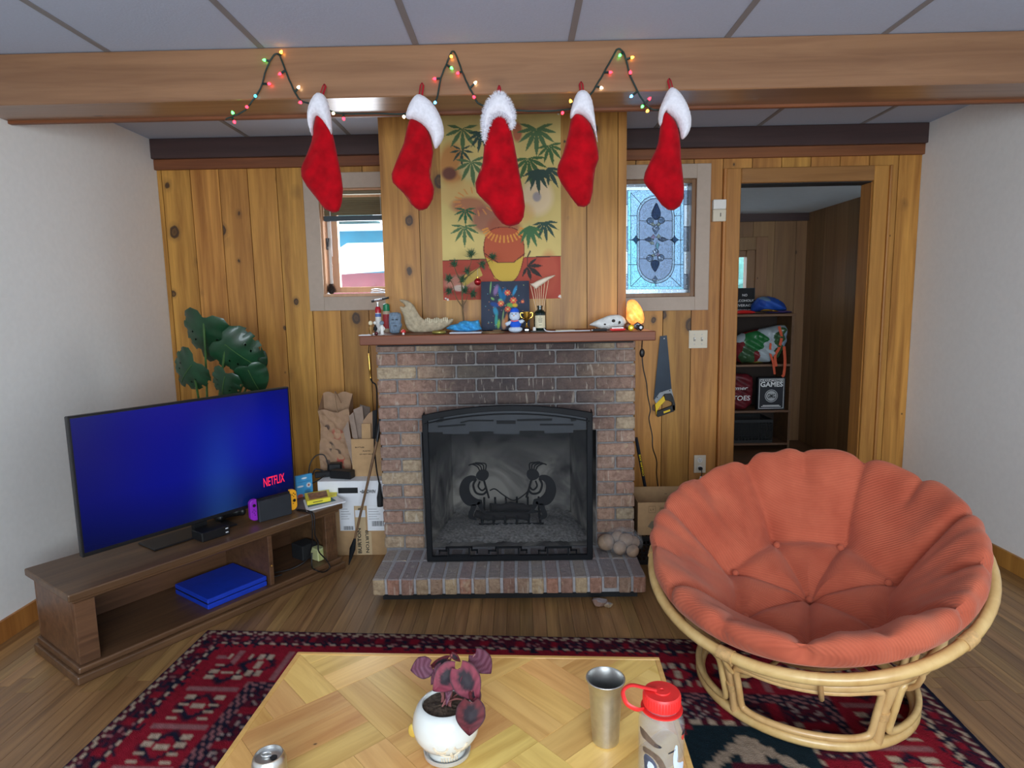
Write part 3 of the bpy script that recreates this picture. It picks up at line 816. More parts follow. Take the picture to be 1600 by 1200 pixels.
gem(star(136, 598, 42, 14), M_gfield); gem(star(480, 598, 42, 14), M_gfield)
gem(smooth_poly([(318, 260), (340, 310), (362, 370), (330, 420), (300, 420), (268, 375), (296, 310)], 2), M_gfield)
disc = lambda cx, cy, r: [(cx + r * math.cos(i * PI / 6), cy + r * math.sin(i * PI / 6)) for i in range(12)]
for c in ((262, 430), (362, 424), (260, 762), (358, 758)): gem(disc(c[0], c[1], 30), M_gclear)
gem([(285, 440), (312, 470), (285, 475), (262, 458)], M_gyel); gem([(338, 440), (358, 458), (338, 475), (318, 468)], M_gyel)
gem([(313, 448), (345, 500), (313, 556), (282, 500)], M_gclear)
gem([(290, 545), (312, 575), (290, 592), (268, 575)], M_gpink); gem([(335, 540), (358, 575), (335, 590), (318, 575)], M_gyel)
gem([(205, 597), (250, 572), (300, 597), (250, 616)], M_gdark); gem([(326, 597), (372, 572), (430, 597), (372, 616)], M_gdark)
gem([(325, 612), (345, 640), (330, 690), (308, 655)], M_gaqua); gem([(250, 620), (290, 612), (300, 640), (275, 640)], M_gyel)
gem([(313, 672), (340, 700), (313, 740), (284, 700)], M_gclear)
gem([(290, 720), (306, 745), (285, 752), (268, 738)], M_gyel); gem([(335, 712), (352, 735), (330, 750), (316, 736)], M_gpink)
gem(smooth_poly([(262, 795), (310, 775), (352, 795), (330, 850), (306, 890), (280, 850)], 2), M_gfield)
gem([(306, 915), (335, 960), (306, 985), (280, 960)], M_gclear)
lead.build('lead_came', M_lead, w2, smooth=60)

# ------------------------------------------------------------------ doorway on the right
d1 = thing('door_1', None, None, (D1[0], YB, 0)); struct(d1)
x0, x1, z0, z1 = D1
cw = 0.088
for a, b in ((x0 - cw, x0), (x1, x1 + cw)):
    MB().box(a, b, YB - .02, YB, 0, z1 + (cw if a < x0 else cw)).build('door_casing', M_pine_trim, d1, bevel=.004)
    q = a - .018 if a < x0 else b
    MB().box(q, q + .018, YB - .03, YB, 0, z1 + cw).build('casing_bead', M_pine_trim, d1, bevel=.005, seg=2)
MB().box(x0 + .0005, x1 - .0005, YB - .02, YB, z1, z1 + cw).build('door_head_casing', M_pine_trim_x, d1, bevel=.004)
for a, b in ((x0, x0 + .006), (x1 - .006, x1)):
    MB().box(a, b, YB, YS + .1, 0, z1).build('door_jamb', M_pine_trim, d1)
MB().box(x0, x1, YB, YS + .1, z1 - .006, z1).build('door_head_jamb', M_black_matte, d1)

# passage beyond the doorway
PX0, PX1, PY0, PY1, PZ = 1.40, 2.70, YS + .1, 6.0, 2.15
struct(MB().box(PX0, PX1 + .02, PY0, PY1 + .1, -.08, 0).build('floor_passage', M_shelf, base=False))
struct(MB().box(PX0 - .08, PX1 + .02, PY0, PY1 + .1, PZ, PZ + .08).build('ceiling_passage', M_passceil, base=False))
struct(MB().box(PX0 - .08, PX0, PY0, PY1 + .1, 0, PZ).build('wall_passage_left', M_plaster, base=False))
pr = struct(MB().box(PX1 + .012, PX1 + .1, PY0, PY1 + .1, 0, PZ).build('wall_passage_right', M_backing, base=False))
y = PY0
while y < PY1 - .01:
    MB().box(PX1, PX1 + .012, y + .0015, min(y + .2, PY1) - .0015, 0, PZ).build('wall_board', M_passage, pr); y += .2
WP = (pt(1120, 430, PY1).x, pt(1179, 430, PY1).x, pt(1165, 500, PY1).z, pt(1165, 391, PY1).z)
pb = struct(wall_with_holes(MB(), PX0, PX1 + .012, 0, PZ, PY1 + .012, PY1 + .1, [WP]).build('wall_passage_back', M_backing, base=False))
x = PX0
while x < PX1 - .01:
    board(x + .0015, min(x + .2, PX1) - .0015, 0, PZ, [WP], pb, M_passage, PY1, PY1 + .012); x += .2
w3 = thing('window_3', None, None, (WP[0], PY1, WP[2])); struct(w3)
x0, x1, z0, z1 = WP
MB().box(x1, x1 + .11, PY1 - .018, PY1, z0 - .11, z1 + .12).build('casing_board', M_passage, w3, bevel=.003)
MB().box(x0 - .05, x1, PY1 - .018, PY1, z1, z1 + .12).build('casing_board', M_passage, w3, bevel=.003)
MB().box(x0, x1, PY1 - .018, PY1, z0 - .11, z0).build('casing_board', M_passage, w3, bevel=.003)
MB().box(x1 - .075, x1, PY1, PY1 + .09, z0, z1).build('sash_stile', M_brown_frame, w3, bevel=.002)
MB().box(x0, x1 - .075, PY1 + .03, PY1 + .08, z1 - .06, z1).build('sash_rail', M_brown_frame, w3, bevel=.002)
MB().box(x0, x1 - .075, PY1 + .05, PY1 + .054, z0, z1 - .06).build('pane', M_pane, w3)
struct(MB().box(PX0, PX1, PY1 - .03, PY1, PZ - .07, PZ).build('trim_5', M_dark_beam, base=False))

# ------------------------------------------------------------------ outside the windows
M_snow = plain('snow', srgb(236, 240, 246), 0.9, var=0.04)
M_teal = plain('teal_siding', srgb(36, 122, 148), 0.7, var=0.15, scale=3)
M_redwall = plain('red_siding', srgb(168, 96, 104), 0.8, var=0.25, scale=4)
M_fir = plain('fir_green', srgb(120, 150, 150), 0.9, var=0.3, scale=4)
sn = MB().box(-14, 14, 4.5, 30, -0.4, -0.3).build('snowy_ground', M_snow, base=False); struct(sn)
sh = thing('garden_shed', 'low red shed with a snow-covered roof seen through the clear-pane window', 'shed', (-2.6, 9.0, -0.3))
za = pt(575, 425, 8.6).z; zb = pt(575, 387, 10.6).z
sxa, sxb = pt(480, 420, 8.6).x, pt(640, 420, 8.6).x
MB().box(sxa + .2, sxb - .2, 8.9, 10.6, -0.3, za).build('wall', M_redwall, sh)
MB().prism([(sxa, 8.5, za - .06), (sxb, 8.5, za + .02), (sxb, 10.7, zb), (sxa, 10.7, zb)], (0, 0, .09)).build('snowy_roof', M_snow, sh)
hs = thing('neighbour_house', 'teal-sided house wall beyond the snowy shed roof', 'house', (-3.5, 15.2, -0.3))
zt = pt(570, 361, 15).z
MB().box(pt(470, 370, 15).x, pt(700, 370, 15).x, 15, 16, -0.3, zt).build('wall', M_teal, hs)
MB().box(pt(470, 370, 15).x - .2, pt(700, 370, 15).x + .2, 14.8, 16, zt, zt + .14).build('roof_edge', M_snow, hs)
xt = pt(1168, 430, 10).x
t_ = thing('leafy_tree', 'pale green tree outside the passage window', 'tree', (xt, 10, -.3))
fm_ = MB()
fr_r = random.Random(6)
for k in range(60): fm_.ball((xt + fr_r.gauss(0, .5), 10 + fr_r.gauss(0, .4), 1.6 + fr_r.gauss(0, .7)), fr_r.uniform(.12, .26), 7, 5)
fm_.build('foliage', plain('pale_foliage', srgb(120, 176, 168), .9, var=.3, scale=5), t_); MB().tube([(xt, 10, -.3), (xt, 10, 1.6)], .1, 8).build('trunk', M_twig, t_)
tr = thing('fir_tree', 'pale snowy fir tree behind the teal house', 'tree', (pt(560, 350, 19).x, 19, -.3))
trm = MB()
for k in range(9):
    zz = zt - 2.0 + k * .45; rr = 1.9 - k * .16
    trm.lathe([(rr, zz), (rr * .5, zz + .45), (.05, zz + 1.0)], (pt(545, 350, 19).x, 19, 0), 14)
trm.build('foliage', M_fir, tr); MB().tube([(pt(545, 350, 19).x, 19, -.3), (pt(545, 350, 19).x, 19, zt + 1)], .15, 8).build('trunk', M_twig, tr)
# ------------------------------------------------------------------ brick fireplace
FY, HZ, HF = 3.10, 0.125, 2.74
MZ0, MZ = 1.187, 1.233
FX0, FX1 = pt(594, 700, FY).x, pt(992, 700, FY).x
OX0, OX1, OZ = pt(661, 760, FY).x, pt(932, 760, FY).x, pt(930, 672, FY).z
fp = thing('fireplace', 'brick fireplace with raised brick hearth, wooden mantel and soot above its opening', 'fireplace', ((FX0 + FX1) / 2, FY, 0))
core = MB()
cy0 = FY + 0.010
wall_with_holes(core, FX0 + .008, FX1 - .008, 0, MZ0, cy0, 3.30, [(OX0, OX1, HZ, OZ)])
core.box(FX0 + .008, FX1 - .008, 3.66, YB - .003, 0, MZ0).box(FX0 + .008, OX0 - .001, 3.30, 3.66, 0, MZ0).box(OX1 + .001, FX1 - .008, 3.30, 3.66, 0, MZ0)
core.box(OX0 - .001, OX1 + .001, 3.30, 3.66, 0.0, HZ).box(OX0 - .001, OX1 + .001, 3.30, 3.66, OZ + .05, MZ0)
core.build('mortar_core', M_mortar, fp)
# firebox lining
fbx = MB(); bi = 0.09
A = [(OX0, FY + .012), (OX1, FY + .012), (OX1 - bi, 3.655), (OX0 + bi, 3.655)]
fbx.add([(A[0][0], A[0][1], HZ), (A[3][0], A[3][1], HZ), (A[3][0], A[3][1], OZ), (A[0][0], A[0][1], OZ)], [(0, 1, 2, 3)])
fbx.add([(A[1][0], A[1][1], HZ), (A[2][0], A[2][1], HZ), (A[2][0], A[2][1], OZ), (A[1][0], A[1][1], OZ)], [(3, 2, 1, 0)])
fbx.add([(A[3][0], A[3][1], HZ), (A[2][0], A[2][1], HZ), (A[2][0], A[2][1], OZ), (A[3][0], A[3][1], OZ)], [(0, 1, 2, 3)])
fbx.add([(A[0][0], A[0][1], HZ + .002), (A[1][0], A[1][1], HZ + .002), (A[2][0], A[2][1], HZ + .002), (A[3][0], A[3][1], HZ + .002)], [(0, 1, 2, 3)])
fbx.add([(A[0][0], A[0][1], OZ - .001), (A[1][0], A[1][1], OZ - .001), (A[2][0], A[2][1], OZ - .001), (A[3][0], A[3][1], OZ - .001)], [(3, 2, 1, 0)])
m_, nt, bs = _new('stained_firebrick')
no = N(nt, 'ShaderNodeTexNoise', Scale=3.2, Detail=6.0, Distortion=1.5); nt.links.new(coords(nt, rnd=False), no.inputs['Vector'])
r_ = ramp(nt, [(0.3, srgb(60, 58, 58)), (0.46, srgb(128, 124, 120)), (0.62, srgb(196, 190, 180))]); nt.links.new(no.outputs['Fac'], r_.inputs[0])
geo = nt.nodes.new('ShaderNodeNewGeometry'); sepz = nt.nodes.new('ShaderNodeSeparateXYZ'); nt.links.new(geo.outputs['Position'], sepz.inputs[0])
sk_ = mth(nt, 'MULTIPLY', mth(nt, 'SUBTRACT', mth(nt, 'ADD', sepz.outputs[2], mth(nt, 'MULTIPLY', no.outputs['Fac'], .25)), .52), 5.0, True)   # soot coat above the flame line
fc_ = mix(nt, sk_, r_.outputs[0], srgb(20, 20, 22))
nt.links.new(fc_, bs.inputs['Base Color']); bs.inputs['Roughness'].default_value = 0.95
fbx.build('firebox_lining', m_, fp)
# ash bed
ash = MB(); nx, ny = 60, 26; V = []; Fc = []
for j in range(ny + 1):
    for i in range(nx + 1):
        u, v = i / nx, j / ny
        xx = (OX0 + .03 + bi * v) + (OX1 - OX0 - .06 - 2 * bi * v) * u; yy = FY + .05 + .58 * v
        h = .035 * math.sin(PI * min(1, v * 1.4)) * math.sin(PI * u) ** .5 + .012 * rng.random()
        V.append((xx, yy, HZ + .004 + max(0, h)))
for j in range(ny):
    for i in range(nx):
        a = j * (nx + 1) + i; Fc.append((a, a + 1, a + nx + 2, a + nx + 1))
ash.add(V, Fc); tag(ash.build('ash', M_ash, fp, smooth=60), kind='stuff')
# charred logs on a grate
lg = thing('fire_grate', 'iron grate holding charred logs inside the firebox', 'grate', ((OX0 + OX1) / 2, 3.42, HZ))
gx = (OX0 + OX1) / 2
g = MB()
for k in range(6):
    xx = gx - .16 + k * .064
    g.tube(spline([(xx, 3.30, HZ + .10), (xx, 3.31, HZ + .05), (xx, 3.42, HZ + .045), (xx, 3.55, HZ + .05), (xx, 3.57, HZ + .12)], 4), .006, 6)
for xx in (gx - .16, gx + .16):
    for yy in (3.33, 3.53): g.tube([(xx, yy, HZ + .002), (xx, yy, HZ + .05)], .006, 6)
g.tube([(gx - .18, 3.33, HZ + .042), (gx + .18, 3.33, HZ + .042)], .006, 6).tube([(gx - .18, 3.53, HZ + .042), (gx + .18, 3.53, HZ + .042)], .006, 6)
g.build('grate', M_iron, lg, smooth=60)
for (x0, y0, z0, x1, y1, z1, r) in ((gx - .2, 3.40, HZ + .075, gx + .10, 3.38, HZ + .07, .024), (gx - .12, 3.49, HZ + .085, gx + .12, 3.47, HZ + .08, .026)):
    p = [Vector((x0, y0, z0)).lerp(Vector((x1, y1, z1)), t / 8) + Vector((0, rng.normal() * .004, rng.normal() * .005)) for t in range(9)]
    MB().tube(p, [r * rng.uniform(.85, 1.1) for _ in p], 9).build('charred_log', M_char, lg, smooth=60)

# bricks of the face
zj0, zj1 = pt(600, 838, FY).z, pt(600, 551.6, FY).z
CP = (zj1 - zj0) / 14.0
BL = (FX1 - FX0) / 6.5
J = 0.0085
_bm_cache = {}
def brick_mesh(lx, ly, lz, var):
    key = (round(lx, 3), round(ly, 3), round(lz, 3), var)
    if key in _bm_cache: return _bm_cache[key]
    m = MB().box(0, lx, 0, ly, 0, lz)
    r = random.Random(hash(key))
    me = bpy.data.meshes.new('brick'); bm = bmesh.new()
    me.from_pydata([tuple(p) for p in m.v], [], m.f); bm.from_mesh(me)
    bmesh.ops.bevel(bm, geom=list(bm.edges), offset=0.0045, segments=1, affect='EDGES')
    for v in bm.verts: v.co += Vector((r.uniform(-1, 1), r.uniform(-1, 1), r.uniform(-1, 1))) * 0.0013
    bmesh.ops.recalc_face_normals(bm, faces=bm.faces)
    bm.to_mesh(me); bm.free(); _bm_cache[key] = me
    return me
def brick(x, y, z, lx, ly, lz, mat, parent, name='brick', rot=None):
    me = brick_mesh(lx, ly, lz, random.randrange(5))
    if not me.materials: me.materials.append(mat)
    o = bpy.data.objects.new(name, me); o.location = WM[parent].inverted() @ Vector((x, y, z))
    if rot: o.rotation_euler = rot
    link(o, parent); return o
rows = [(HZ, zj0, 1)] + [(zj0 + k * CP, zj0 + (k + 1) * CP, k % 2) for k in range(14)] + [(zj1, MZ0, 0)]
for za, zb, half in rows:
    if zb - za < 0.012: continue
    zt = za + J / 2; lz = zb - za - J
    cuts = [FX0 + (i + (0.5 if half else 0)) * BL for i in range(0, 9)]
    cuts = [FX0] + [c for c in cuts if FX0 + .02 < c < FX1 - .02] + [FX1]
    spans = []
    if zb <= OZ + 0.02:
        for p0, p1 in ((FX0, OX0), (OX1, FX1)):
            if half: spans += [(p0, (p0 + p1) / 2), ((p0 + p1) / 2, p1)]
            else: spans.append((p0, p1))
    else:
        spans = list(zip(cuts[:-1], cuts[1:]))
    for a, b in spans:
        aa = a if a == FX0 else a + J / 2; bb = b if b == FX1 else b - J / 2
        brick(aa, FY + random.uniform(-.0022, .0022), zt, bb - aa, .10, lz, M_brick, fp)
    # returns along both sides
    ys = [FY + .105] + [FY + .105 + (.5 if half else 1) * BL + i * BL for i in range(5)]
    ys = [y for y in ys if y < YB - .05] + [YB - .003]
    for a, b in zip(ys[:-1], ys[1:]):
        for xx in (FX0, FX1 - .10):
            brick(xx, a + J / 2, zt, .10, b - a - J, lz, M_brick, fp)

# hearth
ht = MB().box(pt(590, 915, HF).x + .01, pt(1003, 915, HF).x - .01, HF + .055, FY + .01, 0.0, 0.045)
hx0, hx1 = pt(580, 915, HF).x, pt(1011, 915, HF).x
hz0 = 0.046
hearth = ht.build('hearth', M_black_matte, fp)
MB().box(hx0 + .006, hx1 - .006, HF + .008, FY + .009, hz0 + .002, HZ - .004).build('hearth_mortar', plain('ashy_mortar', srgb(168, 166, 168), .95, var=.12, scale=60, bmp=.4), hearth)
nb = 19; hp_ = (hx1 - hx0) / nb
for k in range(nb):
    xx = hx0 + k * hp_
    dz = 0
    if k == 16:                      # broken brick: its front lower corner is gone, a stump remains
        m = MB(); a, b = xx + .0045, xx + hp_ - .0045
        m.prism([(a, HF, hz0 + .022), (a, HF, HZ), (a, HF + .2, HZ), (a, HF + .2, hz0), (a, HF + .05, hz0), (a, HF + .03, hz0 + .02)], (b - a, 0, 0))
        m.build('brick', M_hearth, hearth, bevel=.003)
    else:
        brick(xx + .006, HF + random.uniform(-.003, .003), hz0, hp_ - .012, .20, HZ - hz0, M_hearth, hearth)
    brick(xx + .006, HF + .211, hz0, hp_ - .012, FY - HF - .222, HZ - hz0 - random.uniform(0, .003), M_hearth, hearth)
# mantel
mx0, mx1 = pt(561, 524, 2.98).x, pt(1025, 520, 2.98).x
mt = MB().box(mx0, mx1, 2.98, BREAST_Y, MZ0, MZ).build('mantel_shelf', M_mantel, fp, bevel=.004)
MB().box(FX0 + .02, FX1 - .02, FY - .05, FY + .01, MZ0 - .012, MZ0 + .001).build('mantel_shadow_strip', M_black_matte, mt)  # black strip: shadow under the mantel put into colour, no real part

# loose broken pieces in front of the hearth
bp = pt(934, 936, Z=0)
for nm, lab, off, s, seed in (('brick_fragment', 'large broken brick chunk lying on floor against the hearth', (0, 0), .036, 3), ('brick_fragment', 'small red brick shard on floor beside the larger broken chunk', (.038, -.012), .020, 9)):
    r = random.Random(seed); m = MB()
    c = Vector((bp.x + off[0], HF - .034 + off[1], s * .62))
    vs_ = []
    for i in range(40):
        d = Vector((r.gauss(0, 1), r.gauss(0, 1), r.gauss(0, 1))).normalized()
        vs_.append(c + Vector((d.x * s * 1.15, d.y * s * .9, max(-s * .62, d.z * s * .85))) * r.uniform(.75, 1.0) if False else c + Vector((d.x * s * 1.15 * r.uniform(.75, 1), d.y * s * .9 * r.uniform(.75, 1), d.z * s * .62)))
    bmx = bmesh.new(); [bmx.verts.new(v) for v in vs_]; bmesh.ops.convex_hull(bmx, input=bmx.verts)
    loose = [v for v in bmx.verts if not v.link_faces]; bmesh.ops.delete(bmx, geom=loose, context='VERTS')
    bmx.verts.index_update()
    m.add([v.co.copy() for v in bmx.verts], [tuple(v.index for v in f.verts) for f in bmx.faces]); bmx.free()
    zmin = min(v.z for v in m.v)
    for v in m.v: v.z -= zmin
    tag(m.build(nm, M_hearth), lab, 'brick')

# ------------------------------------------------------------------ spark screen with two flute players
SY = 2.93
sc_ = thing('fireplace_screen', 'black arched iron fireplace screen with two flute-player silhouettes', 'fireplace screen', (pt(795, 874, SY).x, SY, HZ))
def sp(x, y, dy=0.0):                 # crop pixels -> screen plane
    p = pt(580 + x / 4.2105, 600 + y / 4.2105, SY); p.y += dy; return p
BLp, BRp = sp(370, 1150), sp(1455, 1140)
LX0, LX1 = BLp.x, BRp.x
zb_, zs_, zt_ = HZ + .003, sp(370, 205).z, sp(900, 140).z
def arc(inset, n=16):
    cxm = (LX0 + LX1) / 2; hw = (LX1 - LX0) / 2 - inset
    return [Vector((cxm + hw * t, SY, zs_ - inset + (zt_ - zs_) * (1 - t * t))) for t in [-1 + 2 * i / n for i in range(n + 1)]]
wfr = .026
outer = [Vector((LX0, SY, zb_))] + arc(0) + [Vector((LX1, SY, zb_))]
inner = [Vector((LX0 + wfr, SY, zb_ + wfr))] + arc(wfr) + [Vector((LX1 - wfr, SY, zb_ + wfr))]
fm = MB(); n = len(outer)
vs_ = [p + Vector((0, d, 0)) for d in (-.008, .012) for p in outer + inner]
fs_ = []
for i in range(n):
    j = (i + 1) % n
    fs_ += [(i, j, n + j, n + i), (2 * n + j, 2 * n + i, 3 * n + i, 3 * n + j), (j, i, 2 * n + i, 2 * n + j), (n + i, n + j, 3 * n + j, 3 * n + i)]
fm.add(vs_, fs_).build('frame', M_iron, sc_, bevel=.002)
mp_ = MB(); mp_.add([p + Vector((0, .006, 0)) for p in inner], [tuple(range(len(inner)))]); mp_.build('mesh_panel', M_mesh, sc_)
for xx, s_ in ((LX0, -1), (LX1, 1)):      # folded side wings
    MB().obox((xx, SY + .012, zb_), (s_ * .004, 0, 0), (s_ * .006, .11, 0), (0, 0, zs_ - zb_ - .004)).build('side_wing', M_iron, sc_)
# arched bead under the top rail
MB().tube([p + Vector((0, -.011, -.028)) for p in arc(0.012)], .003, 6).build('arch_bead', M_iron, sc_, smooth=60)
M_iron2 = plain('grey_iron', srgb(26, 32, 40), 0.5, metal=0.2, var=0.15)
top = [(375, 318), (375, 205), (480, 188), (900, 160), (1300, 178), (1415, 205), (1415, 300), (1330, 300), (1330, 320), (1140, 326), (1140, 308), (975, 308), (975, 330), (805, 330), (805, 312), (645, 312), (645, 330), (470, 330), (470, 318)]
MB().prism([sp(*q) + Vector((0, .0015, 0)) for q in top], (0, .003, 0)).build('top_panel', M_iron2, sc_)
for bar in ([(585, 250), (650, 235), (805, 235), (805, 245), (650, 245), (590, 258)], [(825, 240), (950, 240), (950, 262), (825, 262)], [(960, 232), (1190, 226), (1190, 240), (960, 244)],
            [(425, 240), (470, 218), (480, 222), (470, 248), (430, 254)], [(1310, 225), (1345, 222), (1350, 240), (1315, 246)], [(440, 275), (620, 262), (620, 272), (440, 285)], [(1110, 262), (1330, 262), (1330, 272), (1110, 272)]):
    MB().prism([sp(*q) for q in bar], (0, -.004, 0)).build('step_ornament', M_iron, sc_)
for cx_ in (580, 905, 1232):
    P = [(-130, 1112), (-130, 1096), (-85, 1096), (-85, 1076), (82, 1072), (82, 1092), (118, 1092), (118, 1108)]
    bars = MB()
    pp = [sp(cx_ + a, b) for a, b in P]
    for a, b in zip(pp[:-1], pp[1:]):
        mn = Vector((min(a.x, b.x) - .0035, SY - .005, min(a.z, b.z) - .0035)); mx_ = Vector((max(a.x, b.x) + .0035, SY + .003, max(a.z, b.z) + .0035))
        bars.box(mn.x, mx_.x, mn.y, mx_.y, mn.z, mx_.z)
    for a in (-72, 65):
        q = sp(cx_ + a, 1100); bars.box(q.x - .004, q.x + .004, SY - .005, SY + .003, zb_ + .01, sp(cx_, 1076).z)
    q0, q1 = sp(cx_ - 72, 1128), sp(cx_ + 65, 1128); bars.box(q0.x, q1.x, SY - .005, SY + .003, q0.z - .004, q0.z + .004)
    bars.build('step_ornament', M_iron, sc_)
def koko(mir):
    T = (lambda x, y: sp(x, y)) if not mir else (lambda x, y: sp(1796 - x, y - 4))
    m = MB(); off = (0, -.004, 0)
    pr = lambda poly: m.prism([T(*q) for q in poly], off)
    pr(smooth_poly([(690, 603), (640, 600), (596, 632), (576, 690), (586, 745), (615, 788), (655, 805), (720, 790), (735, 762), (690, 755), (655, 725), (643, 680), (655, 640), (695, 630)], 2))
    pr(smooth_poly([(690, 590), (712, 565), (748, 560), (775, 580), (772, 615), (745, 640), (712, 632), (690, 615)], 2))
    bar = lambda pts, r: m.tube([T(*q) + Vector((0, -.002, 0)) for q in pts], r, 6)
    bar(spline3([(690, 625), (672, 665), (690, 715), (735, 725), (765, 700)]), .0052)
    bar(spline3([(715, 640), (705, 675), (730, 700), (752, 680), (745, 650)]), .0042)
    bar([(742, 635), (775, 750)], .0048)
    for k in range(4):
        bar(spline3([(715 + k * 12, 575), (700 + k * 18, 545 - k * 6), (665 + k * 16, 528 - k * 3), (642 + k * 14, 535 - k * 6)]), .0030)
    pr(smooth_poly([(655, 790), (700, 790), (680, 835), (668, 868), (695, 888), (690, 898), (640, 885), (638, 850), (655, 815)], 1))
    pr(smooth_poly([(690, 780), (730, 765), (736, 810), (748, 838), (785, 848), (785, 858), (735, 850), (715, 820)], 1))
    m.build('flute_player', M_iron, sc_)
def spline3(p):
    return [(v.x, v.y) for v in spline([(a, b, 0) for a, b in p], 4)]
koko(False); koko(True)
arcline = MB().tube([sp(a, b) + Vector((0, -.002, 0)) for a, b in spline3([(780, 700), (815, 690), (870, 730), (940, 765), (1010, 725), (1040, 690)])], .003, 6)
arcline.build('smoke_curve', M_iron, sc_)

# ------------------------------------------------------------------ printed sheets (colours laid per cell of a fine grid)
class Raster:
    def __init__(s, x0, x1, y0, y1, step, bg):
        s.x = np.arange(x0, x1 + step / 2, step); s.y = np.arange(y0, y1 + step / 2, step)
        s.X, s.Y = np.meshgrid(s.x, s.y, indexing='ij')
        s.c = np.zeros(s.X.shape + (3,)); s.c[:] = srgb(*bg)[:3]
    def noise(s, k, scale, seed=1):
        r = np.random.default_rng(seed); n = np.zeros(s.X.shape)
        for o in range(4):
            a = r.uniform(0, 6.28, 6); f = scale * 2 ** o
            n += sum(np.sin(s.X * f * math.cos(q) + s.Y * f * math.sin(q) + q * 7) for q in a) / 6 / 1.6 ** o
        s.c *= np.clip(1 + k * n, 0.2, 2)[..., None]; s.c = np.clip(s.c, 0, 1)
    def poly(s, P, col, a=1.0):
        m = poly_inside([tuple(q) for q in P], s.X, s.Y); s.c[m] = s.c[m] * (1 - a) + np.array(srgb(*col)[:3]) * a
    def blob(s, cx, cy, rx, ry, col, a=1.0, soft=0.35, ang=0.0):
        ca, sa = math.cos(ang), math.sin(ang); u = ((s.X - cx) * ca + (s.Y - cy) * sa) / rx; v = (-(s.X - cx) * sa + (s.Y - cy) * ca) / ry
        k = np.clip((1 - np.hypot(u, v)) / soft, 0, 1)[..., None] * a
        s.c[:] = s.c * (1 - k) + np.array(srgb(*col)[:3]) * k
    def line(s, P, w, col, a=1.0):
        P = [tuple(q) for q in P]
        for p, q in zip(P[:-1], P[1:]):
            dx, dy = q[0] - p[0], q[1] - p[1]; L = max(1e-9, dx * dx + dy * dy)
            t = np.clip(((s.X - p[0]) * dx + (s.Y - p[1]) * dy) / L, 0, 1)
            m = np.hypot(s.X - p[0] - t * dx, s.Y - p[1] - t * dy) < w / 2
            s.c[m] = s.c[m] * (1 - a) + np.array(srgb(*col)[:3]) * a
    def mesh(s, name, mat, parent, fn, thick=None, tdir=(0, 1, 0)):
        m = MB(); nx, ny = s.X.shape
        m.v = [fn(float(a), float(b)) for a, b in zip(s.X.ravel(), s.Y.ravel())]
        m.f = [(i * ny + j, i * ny + j + 1, (i + 1) * ny + j + 1, (i + 1) * ny + j) for i in range(nx - 1) for j in range(ny - 1)]
        c = np.concatenate([s.c.reshape(-1, 3), np.ones((nx * ny, 1))], 1)
        return m.build(name, mat, parent, cols=c, fix=False)

PYp = BREAST_Y - 0.004
po = Raster(686, 876, 174, 468, 1.0, (214, 192, 122)); po.noise(.10, .05, 2)
def fan(cx, cy, r, rot, col, n=7, spread=2.5, w=.17):
    for k in range(n):
        a = rot + spread * (k / (n - 1) - .5) * 1.0
        L = r * (1 - .35 * abs(k / (n - 1) - .5) * 2); dx, dy = math.sin(a), math.cos(a)
        P = []
        for t, ww in ((0, .15), (.2, .5), (.45, 1), (.7, .75), (1, 0), (.7, -.75), (.45, -1), (.2, -.5)):
            P.append((cx + dx * L * t + dy * L * w * .55 * ww, cy + dy * L * t - dx * L * w * .55 * ww))
        po.poly(P, col)
for (x, y, rx, ry, c, a) in ((705, 255, 26, 40, (190, 106, 50), .7), (735, 262, 24, 20, (206, 196, 140), .8), (715, 300, 40, 24, (226, 186, 120), .6), (838, 305, 30, 34, (238, 214, 176), .9), (838, 305, 8, 9, (150, 146, 160), .8),
                            (730, 318, 34, 16, (176, 104, 84), .8), (758, 340, 30, 26, (156, 92, 84), .85), (785, 352, 32, 22, (168, 94, 70), .9), (808, 205, 9, 18, (176, 70, 60), .8), (700, 268, 14, 12, (84, 44, 60), .8), (816, 330, 22, 20, (224, 180, 110), .6)):
    po.blob(x, y, rx, ry, c, a)
po.poly([(686, 404), (876, 399), (876, 468), (686, 468)], (178, 78, 62))
po.blob(716, 440, 34, 16, (208, 160, 140), .6); po.blob(856, 425, 18, 40, (196, 96, 74), .6); po.blob(712, 452, 40, 8, (160, 60, 56), .7)
vase = smooth_poly([(757, 362), (752, 380), (753, 397), (762, 418), (770, 434), (785, 441), (800, 439), (808, 428), (815, 408), (818, 385), (813, 362), (800, 352), (770, 352)], 2)
po.poly(vase, (188, 92, 62)); po.poly([(755, 399), (775, 409), (800, 408), (816, 398), (809, 426), (800, 439), (785, 441), (769, 433), (760, 415)], (214, 178, 76))
po.line([(752, 392), (775, 408), (800, 408), (818, 394)], 1.3, (70, 40, 40)); po.line(vase + [vase[0]], 1.2, (110, 50, 40)); po.line([(686, 404), (755, 402)], 1.4, (80, 54, 44)); po.line([(818, 400), (876, 399)], 1.4, (80, 54, 44))
for k in range(15):
    a = PI * (k + .5) / 15; po.line([(785 + 26 * math.cos(a), 352 + 14 * math.sin(a)), (785 + 34 * math.cos(a), 354 + 22 * math.sin(a))], 2.6, (224, 152, 72))
for k in range(18):
    a = 6.28 * k / 18; po.line([(740 + 24 * math.cos(a), 312 + 14 * math.sin(a)), (740 + 34 * math.cos(a), 312 + 22 * math.sin(a))], 2.2, (222, 150, 84), .8)
G1, G2, G3 = (88, 118, 78), (56, 80, 72), (74, 108, 66)
